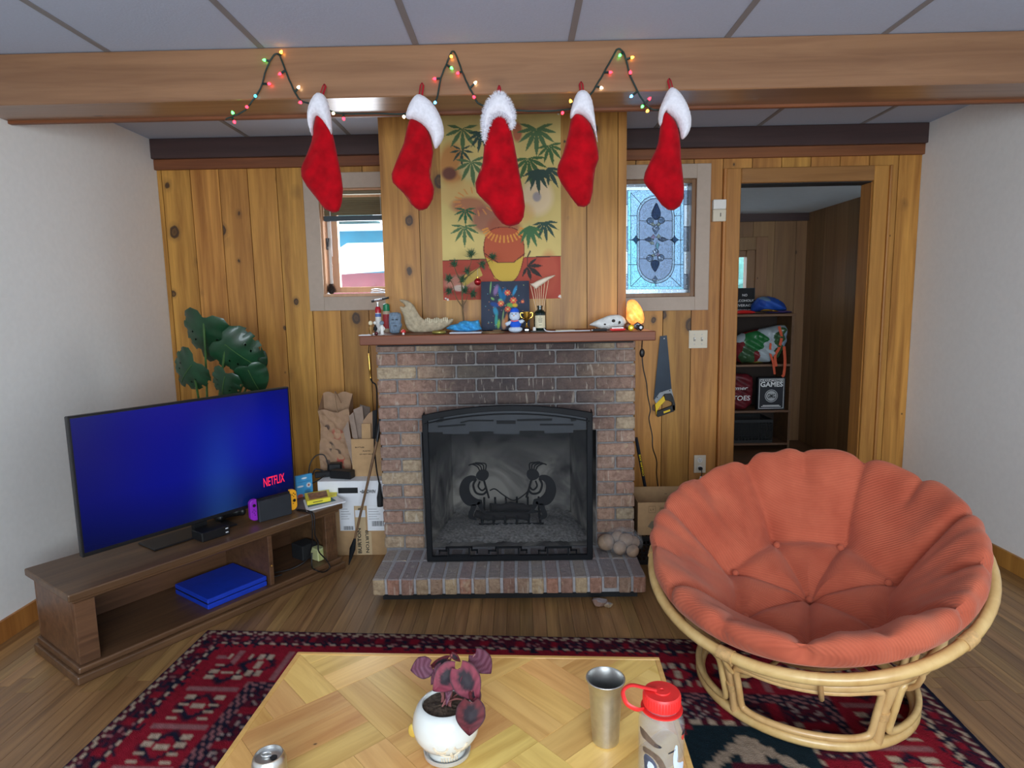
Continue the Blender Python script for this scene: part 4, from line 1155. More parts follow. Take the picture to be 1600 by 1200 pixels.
fan(722, 200, 40, 0, G1, 7, 3.6); fan(752, 205, 34, -.2, G2, 7, 2.6); fan(838, 200, 44, 0, G1, 9, 3.7); fan(858, 225, 34, .2, G3, 7, 3.0); fan(720, 232, 26, 0, G2, 7, 4.0); fan(735, 250, 40, .1, G1, 7, 3.6)
fan(825, 245, 44, .1, G3, 7, 3.0); fan(838, 262, 40, .1, G2, 7, 2.4); fan(724, 324, 26, 0, (50, 104, 72), 7, 3.4); fan(722, 350, 34, 0, G1, 7, 3.3); fan(855, 260, 36, .5, G2, 5, 1.8)
fan(850, 344, 34, .1, (58, 84, 74), 7, 2.8); fan(825, 350, 40, .15, (74, 116, 76), 6, 2.0); fan(822, 414, 30, .9, (54, 50, 48), 5, 2.7, .24); po.line([(822, 414), (822, 400), (827, 390)], 2, (54, 50, 48))
po.poly([(713, 432), (745, 415), (750, 428), (720, 446)], (206, 176, 92)); po.blob(712, 448, 12, 6, (226, 214, 200), .8)
po.line([(693, 466), (693, 468)], 3, (230, 220, 210)); po.line([(874, 463), (875, 465)], 3, (230, 220, 210))
ps = thing('poster', 'unframed paper poster of a vase with green fan leaves pinned above the mantel', 'poster', (pt(784, 468, PYp).x, PYp, pt(784, 468, PYp).z))
qa, qb, qc, qd = pt(686, 174, PYp), pt(876, 174, PYp), pt(693, 470, PYp), pt(877, 467, PYp)
def pofn(x, y):
    u, v = (x - 686) / 190.0, (y - 174) / 294.0
    return (qa.lerp(qb, u)).lerp(qc.lerp(qd, u), v)
po.mesh('printed_sheet', M_vcol, ps, pofn)
for q in (qc + Vector((.012, 0, .012)), qd + Vector((-.012, 0, .012)), qa + Vector((.012, 0, -.012)), qb + Vector((-.012, 0, -.012))):
    MB().ball(q + Vector((0, -.001, 0)), (.005, .003, .005), 8, 6).build('push_pin', M_white, ps, smooth=60)
# ------------------------------------------------------------------ five stockings on the beam
SKY = 2.565
def k2(p): q = pt(p[0], p[1], SKY); return (q.x, q.z)
STK = [
 ('red plush stocking with smooth white cuff, toe pointing down right, beside the clear-pane window', (502, 126, 147),
  [(495,147),(505,147),(513,157),(518,178),(521,215),(516,205),(508,193),(500,184),(495,181),(491,190),(490,217),(486,206),(481,188),(484,165)],
  [(495,178),(491,190),(489,215),(483,235),(471,260),(470,272),(475,285),(492,305),(505,325),(518,332),(528,332),(533,322),(536,300),(534,280),(528,250),(522,222),(518,200),(508,184)]),
 ('red plush stocking with wide white cuff flaring to one side, hung left of poster', (657, 124, 150),
  [(650,150),(660,149),(678,163),(690,185),(695,206),(693,220),(681,236),(678,228),(673,210),(662,196),(648,188),(634,187),(636,176),(641,163)],
  [(640,184),(650,186),(664,195),(672,210),(677,234),(675,250),(670,272),(678,292),(678,306),(670,324),(658,330),(646,324),(636,306),(615,288),(611,276),(616,260),(630,230),(635,206)]),
 ('longest red stocking with fluffy fur cuff, hung over the middle of poster', (779.5, 128, 149),
  [(770,152),(779,146),(790,150),(800,165),(805,182),(805,194),(800,207),(797,200),(793,190),(786,183),(778,182),(771,186),(766,196),(762,208),(759,222),(757,227),(754,212),(753,190),(757,172),(763,160)],
  [(768,188),(776,181),(788,181),(795,192),(800,210),(806,240),(810,266),(816,294),(820,318),(819,336),(814,348),(800,354),(788,352),(776,340),(768,324),(758,314),(746,304),(742,290),(746,276),(754,262),(756,236),(759,214)]),
 ('wrinkled red stocking with narrow white cuff, hung right of poster', (909.5, 122, 144),
  [(904,143),(915,143),(924,154),(928,176),(934,228),(931.5,218),(925,197),(912,182),(900,178),(891,189),(890,182),(892.5,169),(898,152)],
  [(899,176),(893,184),(890,202),(883,234),(873,256),(870,267),(873,280),(889,303),(901,321),(910,324),(920,321),(925,306),(927,285),(928,267),(935,251),(935,241),(932,224),(925,197),(914,182)]),
 ('red plush stocking with big rounded white cuff, hung before the leaded glass window', (1049.5, 117, 140),
  [(1044,139),(1053,139),(1064,150),(1074,168),(1079,186),(1078,202),(1072,214),(1063.6,221),(1061,204),(1056,190),(1046,180),(1037,174),(1032,201),(1027,192),(1028,176),(1034,160)],
  [(1036,172),(1032,199),(1030,218),(1027,231),(1018,249),(1009,267),(1005,280),(1009,290),(1021,301),(1031,317),(1042,327),(1050,329),(1060,325),(1067,314),(1069,299),(1067,277),(1064,254),(1063,234),(1062,213),(1058,194),(1047,179)]),
]
def sk_frame(dy=0.0): return (Vector((0, SKY + dy, 0)), (1, 0, 0), (0, 0, 1), (0, -1, 0))
for si, (lab, lp, cuff, body) in enumerate(STK):
    top = pt(lp[0], lp[1], SKY)
    st = thing('christmas_stocking', lab, 'stocking', (top.x, SKY, k2(body[10])[1]), group='stockings on the beam')
    wob = random.Random(si)
    ph = [wob.uniform(0, 6) for _ in range(4)]
    hf = lambda X, Y, d: 1 + .10 * np.sin(X * 60 + Y * 40 + ph[0]) * np.sin(Y * 55 + ph[1]) + .06 * np.sin((X - Y) * 95 + ph[2])
    B = smooth_poly([k2(q) for q in body], 1)
    MB().inflate(B, sk_frame(), .034, .006, .06, hf=hf).build('stocking_body', M_red, st, smooth=70)
    C = smooth_poly([k2(q) for q in cuff], 1)
    MB().inflate(C, sk_frame(-.012), .036, .005, .035).build('cuff', M_white_plush, st, smooth=70)
    seam = [Vector((x, SKY, z)) for x, z in B[::2]]
    MB().tube(seam, .0015, 5, True).build('seam', M_red_dark, st, smooth=60)
    if si == 2:
        fur = MB(); r = random.Random(5); gx = np.array([p[0] for p in C]); gz = np.array([p[1] for p in C]); cnt = 0
        while cnt < 1500:
            x, z = r.uniform(gx.min(), gx.max()), r.uniform(gz.min(), gz.max())
            P2 = np.array([x]); Q2 = np.array([z])
            if not poly_inside(C, P2, Q2)[0]: continue
            d, bx, bz = poly_dist(C, P2, Q2); d = float(d[0])
            if d > .013: continue
            h = .036 * math.sqrt(max(0, 1 - (1 - min(1, d / .035)) ** 2))
            o = Vector((x, SKY - .012 - h + .002, z)); out = Vector((float(bx[0]) - x, 0, float(bz[0]) - z)); out = out.normalized() if out.length > 1e-6 else Vector((0, 0, 0))
            dr = Vector((r.gauss(0, .5), -1.0, r.gauss(-.3, .5))) + out * (1.6 if d < .01 else .5); dr = dr.normalized() * r.uniform(.008, .015); s_ = Vector((r.gauss(0, 1), 0, r.gauss(0, 1))).normalized() * .0014
            fur.add([o - s_, o + s_, o + dr], [(0, 1, 2)]); cnt += 1
        tag(fur.build('fur', M_white_plush, st, fix=False), kind='stuff')
    a, b = pt(lp[0], lp[1], SKY), pt(lp[0], lp[2] + 4, SKY)
    lpw = .006 if si != 2 else .004
    m = MB()
    for s_ in (-1, 1):
        m.tube([(a.x, BF - .006, a.z), (a.x + s_ * lpw, BF - .010, a.z - .01), (b.x + s_ * lpw, SKY - .005, b.z)], .0042, 6, flat=.5)
    m.build('hanging_loop', M_red_felt, st, smooth=60)
    MB().tube([(a.x, BF - .014, a.z - .004), (a.x, BF + .002, a.z + .002)], .0018, 6).build('nail', M_iron, st)

# ------------------------------------------------------------------ coloured string lights along the beam
LY = BF - 0.008
sl = thing('string_light', 'green-wire string of coloured fairy lights looped over the beam', 'string lights', (0, LY, BZ))
path = [(352, 186), (366, 181), (383, 172), (392, 160), (407, 138), (416, 108), (428, 86), (437, 87), (446, 110), (458, 138), (470, 157), (488, 163), (512, 172), (536, 178), (585, 177), (630, 178), (660, 172), (681, 158), (689, 122), (700, 95), (706, 81), (712, 85),
        (722, 112), (734, 138), (741, 150), (752, 164), (800, 172), (850, 174), (880, 172), (900, 166), (922, 148), (940, 120), (955, 93), (966, 76), (976, 86), (985, 118), (1000, 150), (1016, 169), (1034, 172), (1060, 168)]
wp = spline([pt(a, b, LY) for a, b in path], 4)
r = random.Random(2)
MB().tube([p + Vector((r.uniform(-1, 1) * .001, r.uniform(-1, 1) * .002, r.uniform(-1, 1) * .001)) for p in wp], .0034, 6).build('wire', M_wire, sl, smooth=60)
EM = {'r': emitter('bulb_red', (1, .02, .04, 1), 9), 'g': emitter('bulb_green', (.08, 1, .12, 1), 6), 'b': emitter('bulb_blue', (.1, .5, 1, 1), 7), 'o': emitter('bulb_amber', (1, .38, .03, 1), 11), 'w': emitter('bulb_warm', (1, .78, .42, 1), 9), 't': emitter('bulb_teal', (.05, .6, .8, 1), 5)}
bulbs = [(364, 177, 'g'), (366, 190, 'r'), (386, 167, 'r'), (399, 150, 't'), (414, 94, 'g'), (420, 131, 'r'), (439, 82, 'o'), (438, 115, 'r'), (466, 137, 'w'), (470, 160, 'r'), (521, 177, 'w'), (537, 185, 'r'), (631, 182, 'w'),
         (705, 88, 'o'), (705, 106, 'g'), (680, 123, 'r'), (716, 114, 'r'), (742, 130, 'w'), (741, 152, 'r'), (680, 160, 'b'), (879, 176, 'r'), (892, 159, 'o'), (969, 86, 'g'), (987, 90, 'o'), (953, 113, 'r'), (939, 137, 'w'), (985, 114, 'r'), (987, 150, 'b'), (1014, 155, 'r'), (1004, 166, 'g'), (1012, 173, 'o')]
for x, y, c in bulbs:
    p = pt(x, y, LY - .006); q = min(wp, key=lambda v: (v - p).length); d = (p - q); d = d.normalized() if d.length > .004 else Vector((0, -.3, -1)).normalized()
    sk = MB().tube([q, p - d * .002], .0042, 6).build('bulb_socket', M_wire, sl, smooth=60)
    MB().tube([p - d * .003, p, p + d * .005, p + d * .010], [.0045, .0060, .0050, .0010], 8).build('bulb', EM[c], sk, smooth=70)
# ------------------------------------------------------------------ things on the mantel
MT = MZ
def mx(px, Y): return pt(px, 515, Y).x
def pxm(Y): return (pt(810, 515, Y).x - pt(800, 515, Y).x) / 10.0      # metres per pixel there
def flatfr(Y): return (Vector((0, Y, 0)), (1, 0, 0), (0, 0, 1), (0, -1, 0))
def outl(pts, Y, sit=True, base=None):
    P = [(pt(a, b, Y).x, pt(a, b, Y).z) for a, b in pts]
    if sit:
        dz = (base if base is not None else MT) - min(z for _, z in P); P = [(x, z + dz) for x, z in P]
    return P

tag(MB().box(mx(562, 3.03), mx(581, 3.03), 3.005, 3.06, MT, MT + .003).build('paper_slip', M_paper), 'folded white paper slip at the bare end of mantel', 'paper')

def figurine(px, Y, h, label, body, head, bodyw=.009, hs=.011):
    x = mx(px, Y); t = thing('figurine', label, 'figurine', (x, Y, MT))
    MB().lathe([(.0001, 0), (bodyw, 0), (bodyw, .003), (bodyw * .75, .006), (bodyw * .7, h * .3), (bodyw * .95, h * .5), (bodyw * .6, h * .68), (.003, h * .72)], (x, Y, MT), 14).build('body', body, t, smooth=50)
    MB().ball((x, Y, MT + h - hs * .95), (hs, hs * .95, hs), 14, 10).build('head', head, t, smooth=80)
    for s_ in (-1, 1):
        MB().tube([(x + s_ * bodyw * .8, Y, MT + h * .55), (x + s_ * bodyw * 1.25, Y - .003, MT + h * .42), (x + s_ * bodyw * .9, Y - .008, MT + h * .32)], .0028, 6).build('arm', body, t, smooth=60)
    return t
M_tan = plain('tan_paint', srgb(158, 118, 62), 0.5, var=0.15); M_buff = plain('buff_paint', srgb(232, 218, 182), 0.5)
figurine(579.5, 3.08, .068, 'small brown figurine with a pale round head on the mantel', M_tan, M_buff)
figurine(586.5, 3.10, .066, 'small black figurine with a white head on the mantel', M_black_matte, M_white, .007, .009)
figurine(597, 3.06, .068, 'small white figurine with a blue-grey head on the mantel', M_white, M_slate, .011, .011)
x = mx(588, 3.03); tag(MB().lathe([(.0001, 0), (.006, .001), (.0085, .008), (.006, .015), (.0001, .017)], (x, 3.03, MT), 12).build('glass_bead', plain('dark_red_glass', srgb(92, 20, 30), 0.1, coat=.5), smooth=70), 'dark red glass bead at the feet of the figurines', 'bead')
# canister with a T nozzle
Y = 3.30; x = mx(592, Y); s = pxm(Y); zt = lambda py: pt(592, py, Y).z
t = thing('torch_canister', 'red and white canister with a chrome T-shaped nozzle', 'canister', (x, Y, MT))
MB().lathe([(.0001, 0), (.0145, 0), (.0155, .004), (.0155, zt(489) - MT)], (x, Y, MT), 20).build('can', M_white, t, smooth=40)
MB().lathe([(.0157, zt(489) - MT), (.0157, zt(483) - MT), (.012, zt(480) - MT), (.009, zt(479) - MT)], (x, Y, MT), 20).build('red_collar', plain('red_gloss', srgb(178, 20, 40), .3), t, smooth=40)
MB().lathe([(.0095, zt(480.5) - MT), (.0065, zt(473) - MT), (.0001, zt(472.5) - MT)], (x, Y, MT), 16).build('cone', M_alu, t, smooth=40)
MB().tube([pt(584, 470, Y), pt(598, 467.5, Y)], .0055, 10).build('nozzle', M_chrome, t, smooth=50)
MB().tube([pt(580.5, 471, Y), pt(585, 470, Y)], .0065, 10).build('nozzle_tip', M_black, t, smooth=50)
MB().tube([pt(597, 467.5, Y), pt(607.5, 465, Y)], .0055, 10).build('grip', M_black, t, smooth=50)
MB().lathe([(.0159, zt(495) - MT), (.0159, zt(490) - MT)], (x, Y, MT), 20).build('blue_band', plain('blue_ink', srgb(80, 110, 170), .5), t, smooth=40)
# spice jar
Y = 3.34; x = mx(605, Y); zt = lambda py: pt(605, py, Y).z
t = thing('spice_jar', 'glass spice jar with green lid and red label behind the carved stone', 'jar', (x, Y, MT))
MB().lathe([(.0001, 0), (.019, 0), (.020, .004), (.020, zt(488) - MT), (.015, zt(485) - MT)], (x, Y, MT), 20).build('jar', plain('jar_contents', srgb(196, 176, 150), .3), t, smooth=40)
MB().lathe([(.0204, .02), (.0204, zt(491) - MT)], (x, Y, MT), 20).build('label', plain('red_label', srgb(170, 52, 58), .6), t, smooth=40)
MB().lathe([(.017, zt(486) - MT), (.018, zt(484.5) - MT), (.017, zt(476) - MT), (.010, zt(474.5) - MT), (.0001, zt(474) - MT)], (x, Y, MT), 20).build('lid', M_green, t, smooth=40)
# carved stone head
Y = 3.15
c3 = lambda L: [(555 + a / 15, 450 + b / 15) for a, b in L]
P = smooth_poly(outl(c3([(800, 590), (1060, 580), (1085, 700), (1070, 800), (1110, 900), (1050, 1000), (1040, 1085), (820, 1085), (800, 970), (785, 800), (795, 640)]), Y), 1)
cx = sum(p[0] for p in P) / len(P); cz = sum(p[1] for p in P) / len(P)
t = thing('carved_stone_head', 'blue-grey carved stone head with a pointed chin beside the jawbone', 'carving', (cx, Y, MT))
MB().inflate(P, flatfr(Y), .020, .003, .02, hf=lambda X, Z, d: 1 + .22 * np.sin((X - cx) * 420) * np.cos((Z - cz) * 160)).build('head', M_slate, t, smooth=60)
for dx in (-.008, .010): MB().tube([(cx + dx - .006, Y - .022, cz + .016), (cx + dx + .006, Y - .023, cz + .016)], .0022, 6).build('eye', M_dark_grey, t)
MB().tube([(cx + .001, Y - .023, cz + .018), (cx + .001, Y - .026, cz - .002)], .0035, 8).build('nose', M_slate, t, smooth=60)
MB().tube([(cx - .007, Y - .021, cz - .014), (cx + .009, Y - .021, cz - .014)], .0020, 6).build('mouth', M_dark_grey, t)
# toy mushroom
Y = 3.03; x = mx(630, Y)
t = thing('toy_mushroom', 'tiny toadstool with red cap and white spots in front of the jawbone', 'mushroom', (x, Y, MT))
MB().lathe([(.0001, 0), (.006, 0), (.005, .008), (.0045, .014)], (x, Y, MT), 12).build('stalk', M_white, t, smooth=50)
MB().lathe([(.003, .011), (.0125, .011), (.012, .017), (.007, .024), (.0001, .027)], (x, Y, MT), 16).build('cap', M_redlid, t, smooth=60)
sp_ = MB()
for a, z in ((4.2, .019), (5.2, .016), (4.7, .024), (3.6, .015)):
    rr = .0105 if z < .02 else .006
    sp_.ball((x + rr * math.cos(a), Y + rr * math.sin(a), MT + z), .002, 8, 6)
sp_.build('spots', M_white, t, smooth=60)
# jaw bone
Y = 3.21
c4 = lambda L: [(560 + a * .15, 420 + b * .15) for a, b in L]
P = smooth_poly(outl(c4([(430, 325), (480, 328), (540, 350), (580, 390), (615, 455), (650, 510), (695, 542), (760, 548), (850, 542), (930, 535), (985, 522), (992, 545), (962, 590), (900, 622), (860, 650), (760, 668), (640, 674), (560, 670), (512, 640), (482, 570), (470, 490), (428, 412), (440, 395), (478, 408), (495, 388), (430, 345)]), Y), 1)
t = thing('jaw_bone', 'large weathered grazing-animal jawbone with a row of teeth', 'bone', (mx(665, Y), Y, MT))
MB().inflate(P, flatfr(Y), .013, .0035, .016, hf=lambda X, Z, d: 1 + .15 * np.sin(X * 220) * np.sin(Z * 170)).build('bone', M_bone, t, smooth=60)
for k in range(13):
    q = pt(560 + (705 + k * 18.5) * .15, 420 + (545 - k * .6) * .15, Y); hh = .008 + .004 * math.sin(k * 1.3)
    MB().prism([(q.x - .0034, Y - .012, q.z - .010), (q.x + .0034, Y - .012, q.z - .010), (q.x + .003, Y - .008, q.z + hh + .006), (q.x + .0005, Y - .008, q.z + hh * .75 + .006), (q.x - .003, Y - .008, q.z + hh + .006)], (0, .015, 0)).build('tooth', M_tooth, t)
# bracelet
Y = 3.04; x = mx(686, Y)
tag(MB().tube([(x + .028 * math.cos(a), Y + .022 * math.sin(a), MT + .0085) for a in np.linspace(0, 2 * PI, 25)[:-1]], .0075, 8, True, flat=1.0).build('bracelet', plain('olive_gold', srgb(170, 158, 84), .3, metal=.6), smooth=60), 'olive gold bangle lying before the jawbone', 'bracelet')
# pine sprig tree with bauble and blue cloth
Y = 3.16
t = thing('pine_sprig', 'bare pine sprig with needle tufts standing in the blue cloth', 'plant', (mx(726, Y), Y, MT))
c8 = lambda L: [pt(640 + a / 5, 350 + b / 5, Y) for a, b in L]
tw = MB()
root = [Vector((mx(726, Y), Y, MT + .001))]
for L, r0, r1 in (([(425, 775), (412, 650), (410, 520), (400, 450), (365, 380), (345, 320)], .0052, .0018), ([(412, 650), (362, 570), (340, 480), (310, 425)], .003, .0014), ([(418, 640), (440, 600), (452, 560)], .003, .0014), ([(402, 450), (530, 350), (660, 262)], .0028, .001), ([(405, 430), (470, 330), (490, 235)], .0025, .001)):
    p = spline(((root if r0 > .005 else []) + c8(L)), 5); tw.tube(p, [r0 + (r1 - r0) * i / (len(p) - 1) for i in range(len(p))], 7)
tw.build('stem', M_twig, t, smooth=60)
r = random.Random(11)
tufts = [(480, 240, (0, 1)), (350, 320, (-.3, 1)), (310, 430, (-.5, .8)), (310, 525, (-.5, .5)), (450, 375, (.2, .8)), (430, 520, (.4, .8)), (490, 545, (.8, .1)), (642, 258, (.8, .5)), (565, 320, (.6, .4)), (410, 440, (0, 1))]
for a, b, dr in tufts:
    c = c8([(a, b)])[0]; nd = MB()
    for k in range(120):
        d = Vector((dr[0] * .7 + r.gauss(0, .8), r.gauss(0, .6), dr[1] * .7 + r.gauss(0, .8))).normalized() * r.uniform(.018, .038)
        o = c + Vector((r.gauss(0, .005), r.gauss(0, .004), r.gauss(0, .006))); s_ = d.cross(Vector((r.gauss(0, 1), r.gauss(0, 1), 1))).normalized() * .0016
        nd.add([o - s_, o + s_, o + d], [(0, 1, 2)])
    nd.build('needle_tuft', M_needle, t, fix=False)
q = c8([(533, 452)])[0]
t2 = thing('bauble', 'single red glass bauble hanging from the pine sprig', 'bauble', (q.x, Y - .006, q.z - .018))
MB().ball((q.x, Y - .006, q.z), .0185, 20, 14).build('globe', plain('red_bauble', srgb(172, 16, 28), .1, metal=.5, coat=.6, var=.02), t2, smooth=80)
MB().lathe([(.005, .017), (.005, .024), (.0001, .0245)], (q.x, Y - .006, q.z), 10).build('cap', M_gold, t2, smooth=40)
MB().tube([(q.x, Y - .006, q.z + .024), (q.x, Y - .002, c8([(533, 350)])[0].z)], .0007, 5).build('hook', M_steel, t2)
P = outl(c4([(910, 642), (960, 608), (1040, 592), (1060, 572), (1110, 560), (1180, 568), (1255, 555), (1272, 620), (1290, 652), (1220, 668), (1120, 676), (1020, 668), (940, 656)]), 3.12, True, MT + .006)
tag(MB().inflate(P, flatfr(3.12), .036, .0045, .03, hf=lambda X, Z, d: 1 + .25 * np.sin(X * 130 + Z * 240) + .12 * np.sin(X * 310)).build('blue_cloth', M_blue_cloth, smooth=50), 'crumpled sky-blue cloth around the foot of the pine sprig', 'cloth')
tag(MB().box(mx(703, 3.08), mx(753, 3.08), 3.05, 3.17, MT, MT + .0055).build('white_card', M_paper, bevel=.001), 'white card lying under the blue cloth', 'card')
# flower painting on dark canvas
pa = Raster(0, 100, 0, 100, .7, (58, 66, 84)); pa.noise(.10, .12, 4)
for (x_, y_, w_, h_, c, an) in ((20, 12, 2, 16, (140, 190, 120), .1), (31, 18, 6, 14, (150, 120, 170), .3), (40, 25, 5, 18, (40, 120, 170), -.2), (48, 28, 6, 18, (30, 110, 160), .1), (70, 20, 4, 14, (60, 150, 200), .4), (28, 48, 12, 6, (44, 80, 150), .3),
                               (30, 62, 6, 12, (60, 150, 190), -.3), (31, 80, 4, 18, (70, 170, 160), .05), (36, 88, 4, 12, (150, 200, 90), .1), (45, 72, 2, 16, (150, 180, 120), .15), (47, 88, 6, 14, (220, 170, 130), .05), (52, 80, 4, 16, (230, 150, 90), .1), (60, 50, 9, 6, (120, 180, 90), .2), (70, 50, 7, 5, (240, 200, 60), .1), (40, 40, 6, 5, (120, 190, 150), 0), (24, 36, 5, 3, (130, 180, 110), .6)):
    pa.blob(x_, y_, w_, h_, c, .9, .5, an)
for (x_, y_, rr) in ((55, 24, 7), (41, 46, 7), (67, 40, 8), (55, 58, 7), (86, 43, 4)):
    for k in range(8): pa.blob(x_ + rr * .6 * math.cos(k * .785), y_ + rr * .55 * math.sin(k * .785), rr * .5, rr * .3, ((226, 90, 70), (240, 130, 90))[k % 2], .95, .5, k * .785)
    pa.blob(x_, y_, rr * .35, rr * .3, (250, 220, 130), .9)
for k in range(40): pa.blob(rng.uniform(8, 92), rng.uniform(8, 95), 1.2, .9, ((200, 210, 120), (180, 130, 140), (120, 190, 200), (220, 150, 90))[k % 4], .8)
Yb, Yt = 3.245, 3.325
A0, A1 = pt(752, 518, Yb), pt(828, 517, Yb); ht_ = pt(790, 441, Yt).z - MT - .001
t = thing('canvas_painting', 'square flower painting on a dark canvas leaning on mantel', 'painting', ((A0.x + A1.x) / 2, Yb, MT))
ev = Vector((0, Yt - Yb, ht_)); e1 = Vector((A1.x - A0.x, 0, 0)); o0 = Vector((A0.x, Yb, MT + .006)); nrm = e1.cross(ev).normalized()
MB().obox(o0 - nrm * .018, e1, ev, nrm * .0178).build('canvas', plain('dark_canvas', srgb(46, 52, 66), .8), t)
pa.mesh('painted_face', M_vcol, t, lambda a, b: o0 + e1 * (a / 100) + ev * (1 - b / 100) + nrm * .0004)
# wood slice
Y = 3.04; x = mx(770, Y)
t = thing('wood_slice', 'thin round wood slice with dark bark rim lying on mantel', 'wood slice', (x, Y, MT))
MB().lathe([(.0001, 0), (.052, 0), (.053, .004), (.052, .008), (.0001, .0085)], (x, Y, MT), 28).build('slice', M_card, t, smooth=30)
MB().lathe([(.052, 0.0003), (.0545, .001), (.0545, .007), (.0515, .0078)], (x, Y, MT), 28).build('bark', M_twig, t, smooth=30)
MB().tube([(x + .0, Y, MT + .011), (x + .04, Y + .01, MT + .013)], .004, 7).build('bark_chip', M_twig, t, smooth=60)
# plush doll
Y = 3.05; x = mx(804.5, Y); s = pxm(Y); zz = lambda py: pt(804, py, Y).z - pt(804, 521.5, Y).z + MT
t = thing('plush_doll', 'small plush snow doll in blue jumper and blue hat', 'soft toy', (x, Y, MT))
M_pl = plain('pale_plush', srgb(206, 220, 236), .95, var=.08, bmp=.4, scale=120)
MB().ball((x, Y, zz(495.5)), (.0265, .024, .026), 20, 14).build('head', M_pl, t, smooth=80)
MB().ball((x + .003, Y, zz(508)), (.029, .023, .022), 18, 12).build('jumper', M_blue, t, smooth=80)
MB().ball((x + .003, Y, MT + .0155), (.034, .026, .0155), 18, 12).build('legs', M_pl, t, smooth=80)
for s_, py in ((-1, 508), (1, 504)): MB().tube([(x + s_ * .018, Y - .004, zz(505)), (x + s_ * .038, Y - .010, zz(py)), (x + s_ * .042, Y - .012, zz(py + 1))], [.008, .010, .008], 10).build('arm', M_pl, t, smooth=70)
MB().lathe([(.022, -.006), (.020, .004), (.013, .013), (.0001, .016)], (x, Y, zz(487.5)), 18).build('hat', M_blue, t, smooth=60)
MB().ball((x - .004, Y - .024, zz(495)), (.004, .003, .003), 8, 6).build('nose', plain('peach', srgb(230, 170, 130), .7), t, smooth=80)
for dx in (-.012, .006): MB().ball((x + dx, Y - .023, zz(492.5)), .0024, 8, 6).build('eye', M_dark_grey, t, smooth=80)
MB().tube([(x - .018, Y - .020, zz(502.5)), (x - .002, Y - .027, zz(503.5)), (x + .016, Y - .021, zz(502.5))], .0035, 8).build('scarf', plain('pink_cloth', srgb(226, 120, 140), .9), t, smooth=60)
# trophy
Y = 3.16; x = mx(823, Y)
t = thing('trophy', 'little gold cup trophy on a black base beside the plush doll', 'trophy', (x, Y, MT))
MB().lathe([(.0001, 0), (.016, 0), (.016, .016), (.012, .020), (.0001, .020)], (x, Y, MT), 16).build('base', M_black, t, smooth=30)
MB().box(x - .009, x + .009, Y - .0165, Y - .0155, MT + .004, MT + .011).build('plate', M_steel, t)
MB().lathe([(.010, .020), (.006, .026), (.003, .036), (.003, .046), (.010, .054), (.015, .072), (.018, .098), (.0165, .098), (.013, .072), (.004, .056), (.0001, .056)], (x, Y, MT), 18).build('cup', M_gold, t, smooth=50)
for s_ in (-1, 1): MB().tube(spline([(x + s_ * .0165, Y, MT + .092), (x + s_ * .029, Y, MT + .092), (x + s_ * .028, Y, MT + .074), (x + s_ * .011, Y, MT + .060)], 5), .002, 6).build('handle', M_gold, t, smooth=60)
# reed diffuser
Y = 3.15; x = mx(844, Y); s = pxm(Y)
tray = tag(MB().box(mx(829, 3.12), mx(855, 3.12), 3.09, 3.19, MT, MT + .005).build('black_coaster', M_black, bevel=.001), 'thin black square coaster under the green bottle', 'coaster')
t = thing('reed_diffuser', 'dark green diffuser bottle with a cream label and pale reeds', 'diffuser', (x, Y, MT + .005))
b0 = MT + .005; zc = lambda py: pt(844, py, Y).z - b0
MB().lathe([(.0001, 0), (.029, 0), (.031, .004), (.031, .078), (.028, .090), (.018, .099), (.0125, .103), (.0125, zc(480.5)), (.0145, zc(480)), (.0145, zc(477.5)), (.010, zc(477.5)), (.010, .09), (.0001, .09)], (x, Y, b0), 28).build('bottle', M_dkgreen_glass, t, smooth=40)
lab = MB(); n = 10; a0, a1 = -PI / 2 - .92, -PI / 2 + .92
lab.add([(x + .0314 * math.cos(a0 + (a1 - a0) * i / n), Y + .0314 * math.sin(a0 + (a1 - a0) * i / n), b0 + z) for z in (.012, .074) for i in range(n + 1)], [(i, i + 1, n + 2 + i, n + 1 + i) for i in range(n)])
lo = lab.build('label', M_cream, t, smooth=60, fix=False)
for k, (w, zl) in enumerate(((.012, .066), (.020, .058), (.018, .052), (.020, .046), (.016, .040), (.014, .026))): MB().box(x - w / 2, x + w / 2, Y - .0325, Y - .0316, b0 + zl, b0 + zl + .0018).build('print_line', M_dark_grey, lo)
tops = [(829, 446), (834, 444), (838, 445), (842, 443), (846, 443), (851, 442), (857, 438)]
for k, (a, b) in enumerate(tops):
    e = pt(a, b, Y + .004 * (k % 3 - 1)); MB().tube([(x + (k - 3) * .0022, Y + .003 * ((k % 2) - .5), b0 + .05), e], .0017, 6).build('reed', M_reed, t, smooth=60)
c4b = lambda L: [(740 + a / 11.43, 430 + b / 11.43) for a, b in L]
P = smooth_poly(outl(c4b([(1000, 150), (1050, 150), (1150, 92), (1300, 32), (1440, -4), (1462, 4), (1440, 22), (1330, 90), (1250, 150), (1190, 190), (1150, 215), (1118, 258), (1062, 208), (1030, 178)]), 3.145, False), 1)
tag(MB().inflate(P, flatfr(3.142), .010, .0035, .010).build('bone_shard', plain('pale_shell', srgb(226, 208, 184), .6, var=.1)), 'pale bone shard balanced on top of the diffuser reeds', 'bone')
x = mx(835, 3.105); tag(MB().lathe([(.0001, 0), (.008, 0), (.008, .016), (.007, .018), (.0001, .018)], (x, 3.102, MT + .005), 14).build('bottle_cap', M_white, smooth=30), 'small white cap standing beside the green bottle', 'cap')
tag(MB().tube(spline([Vector((mx(850, 3.06), 3.06, MT + .016)), Vector((mx(857, 3.05), 3.05, MT + .003)), Vector((mx(890, 3.05), 3.055, MT + .003)), Vector((mx(922, 3.06), 3.06, MT + .0035))], 6), .0028, 7).build('white_cable', M_paper, smooth=60), 'thin white cable lying along the mantel edge', 'cable')
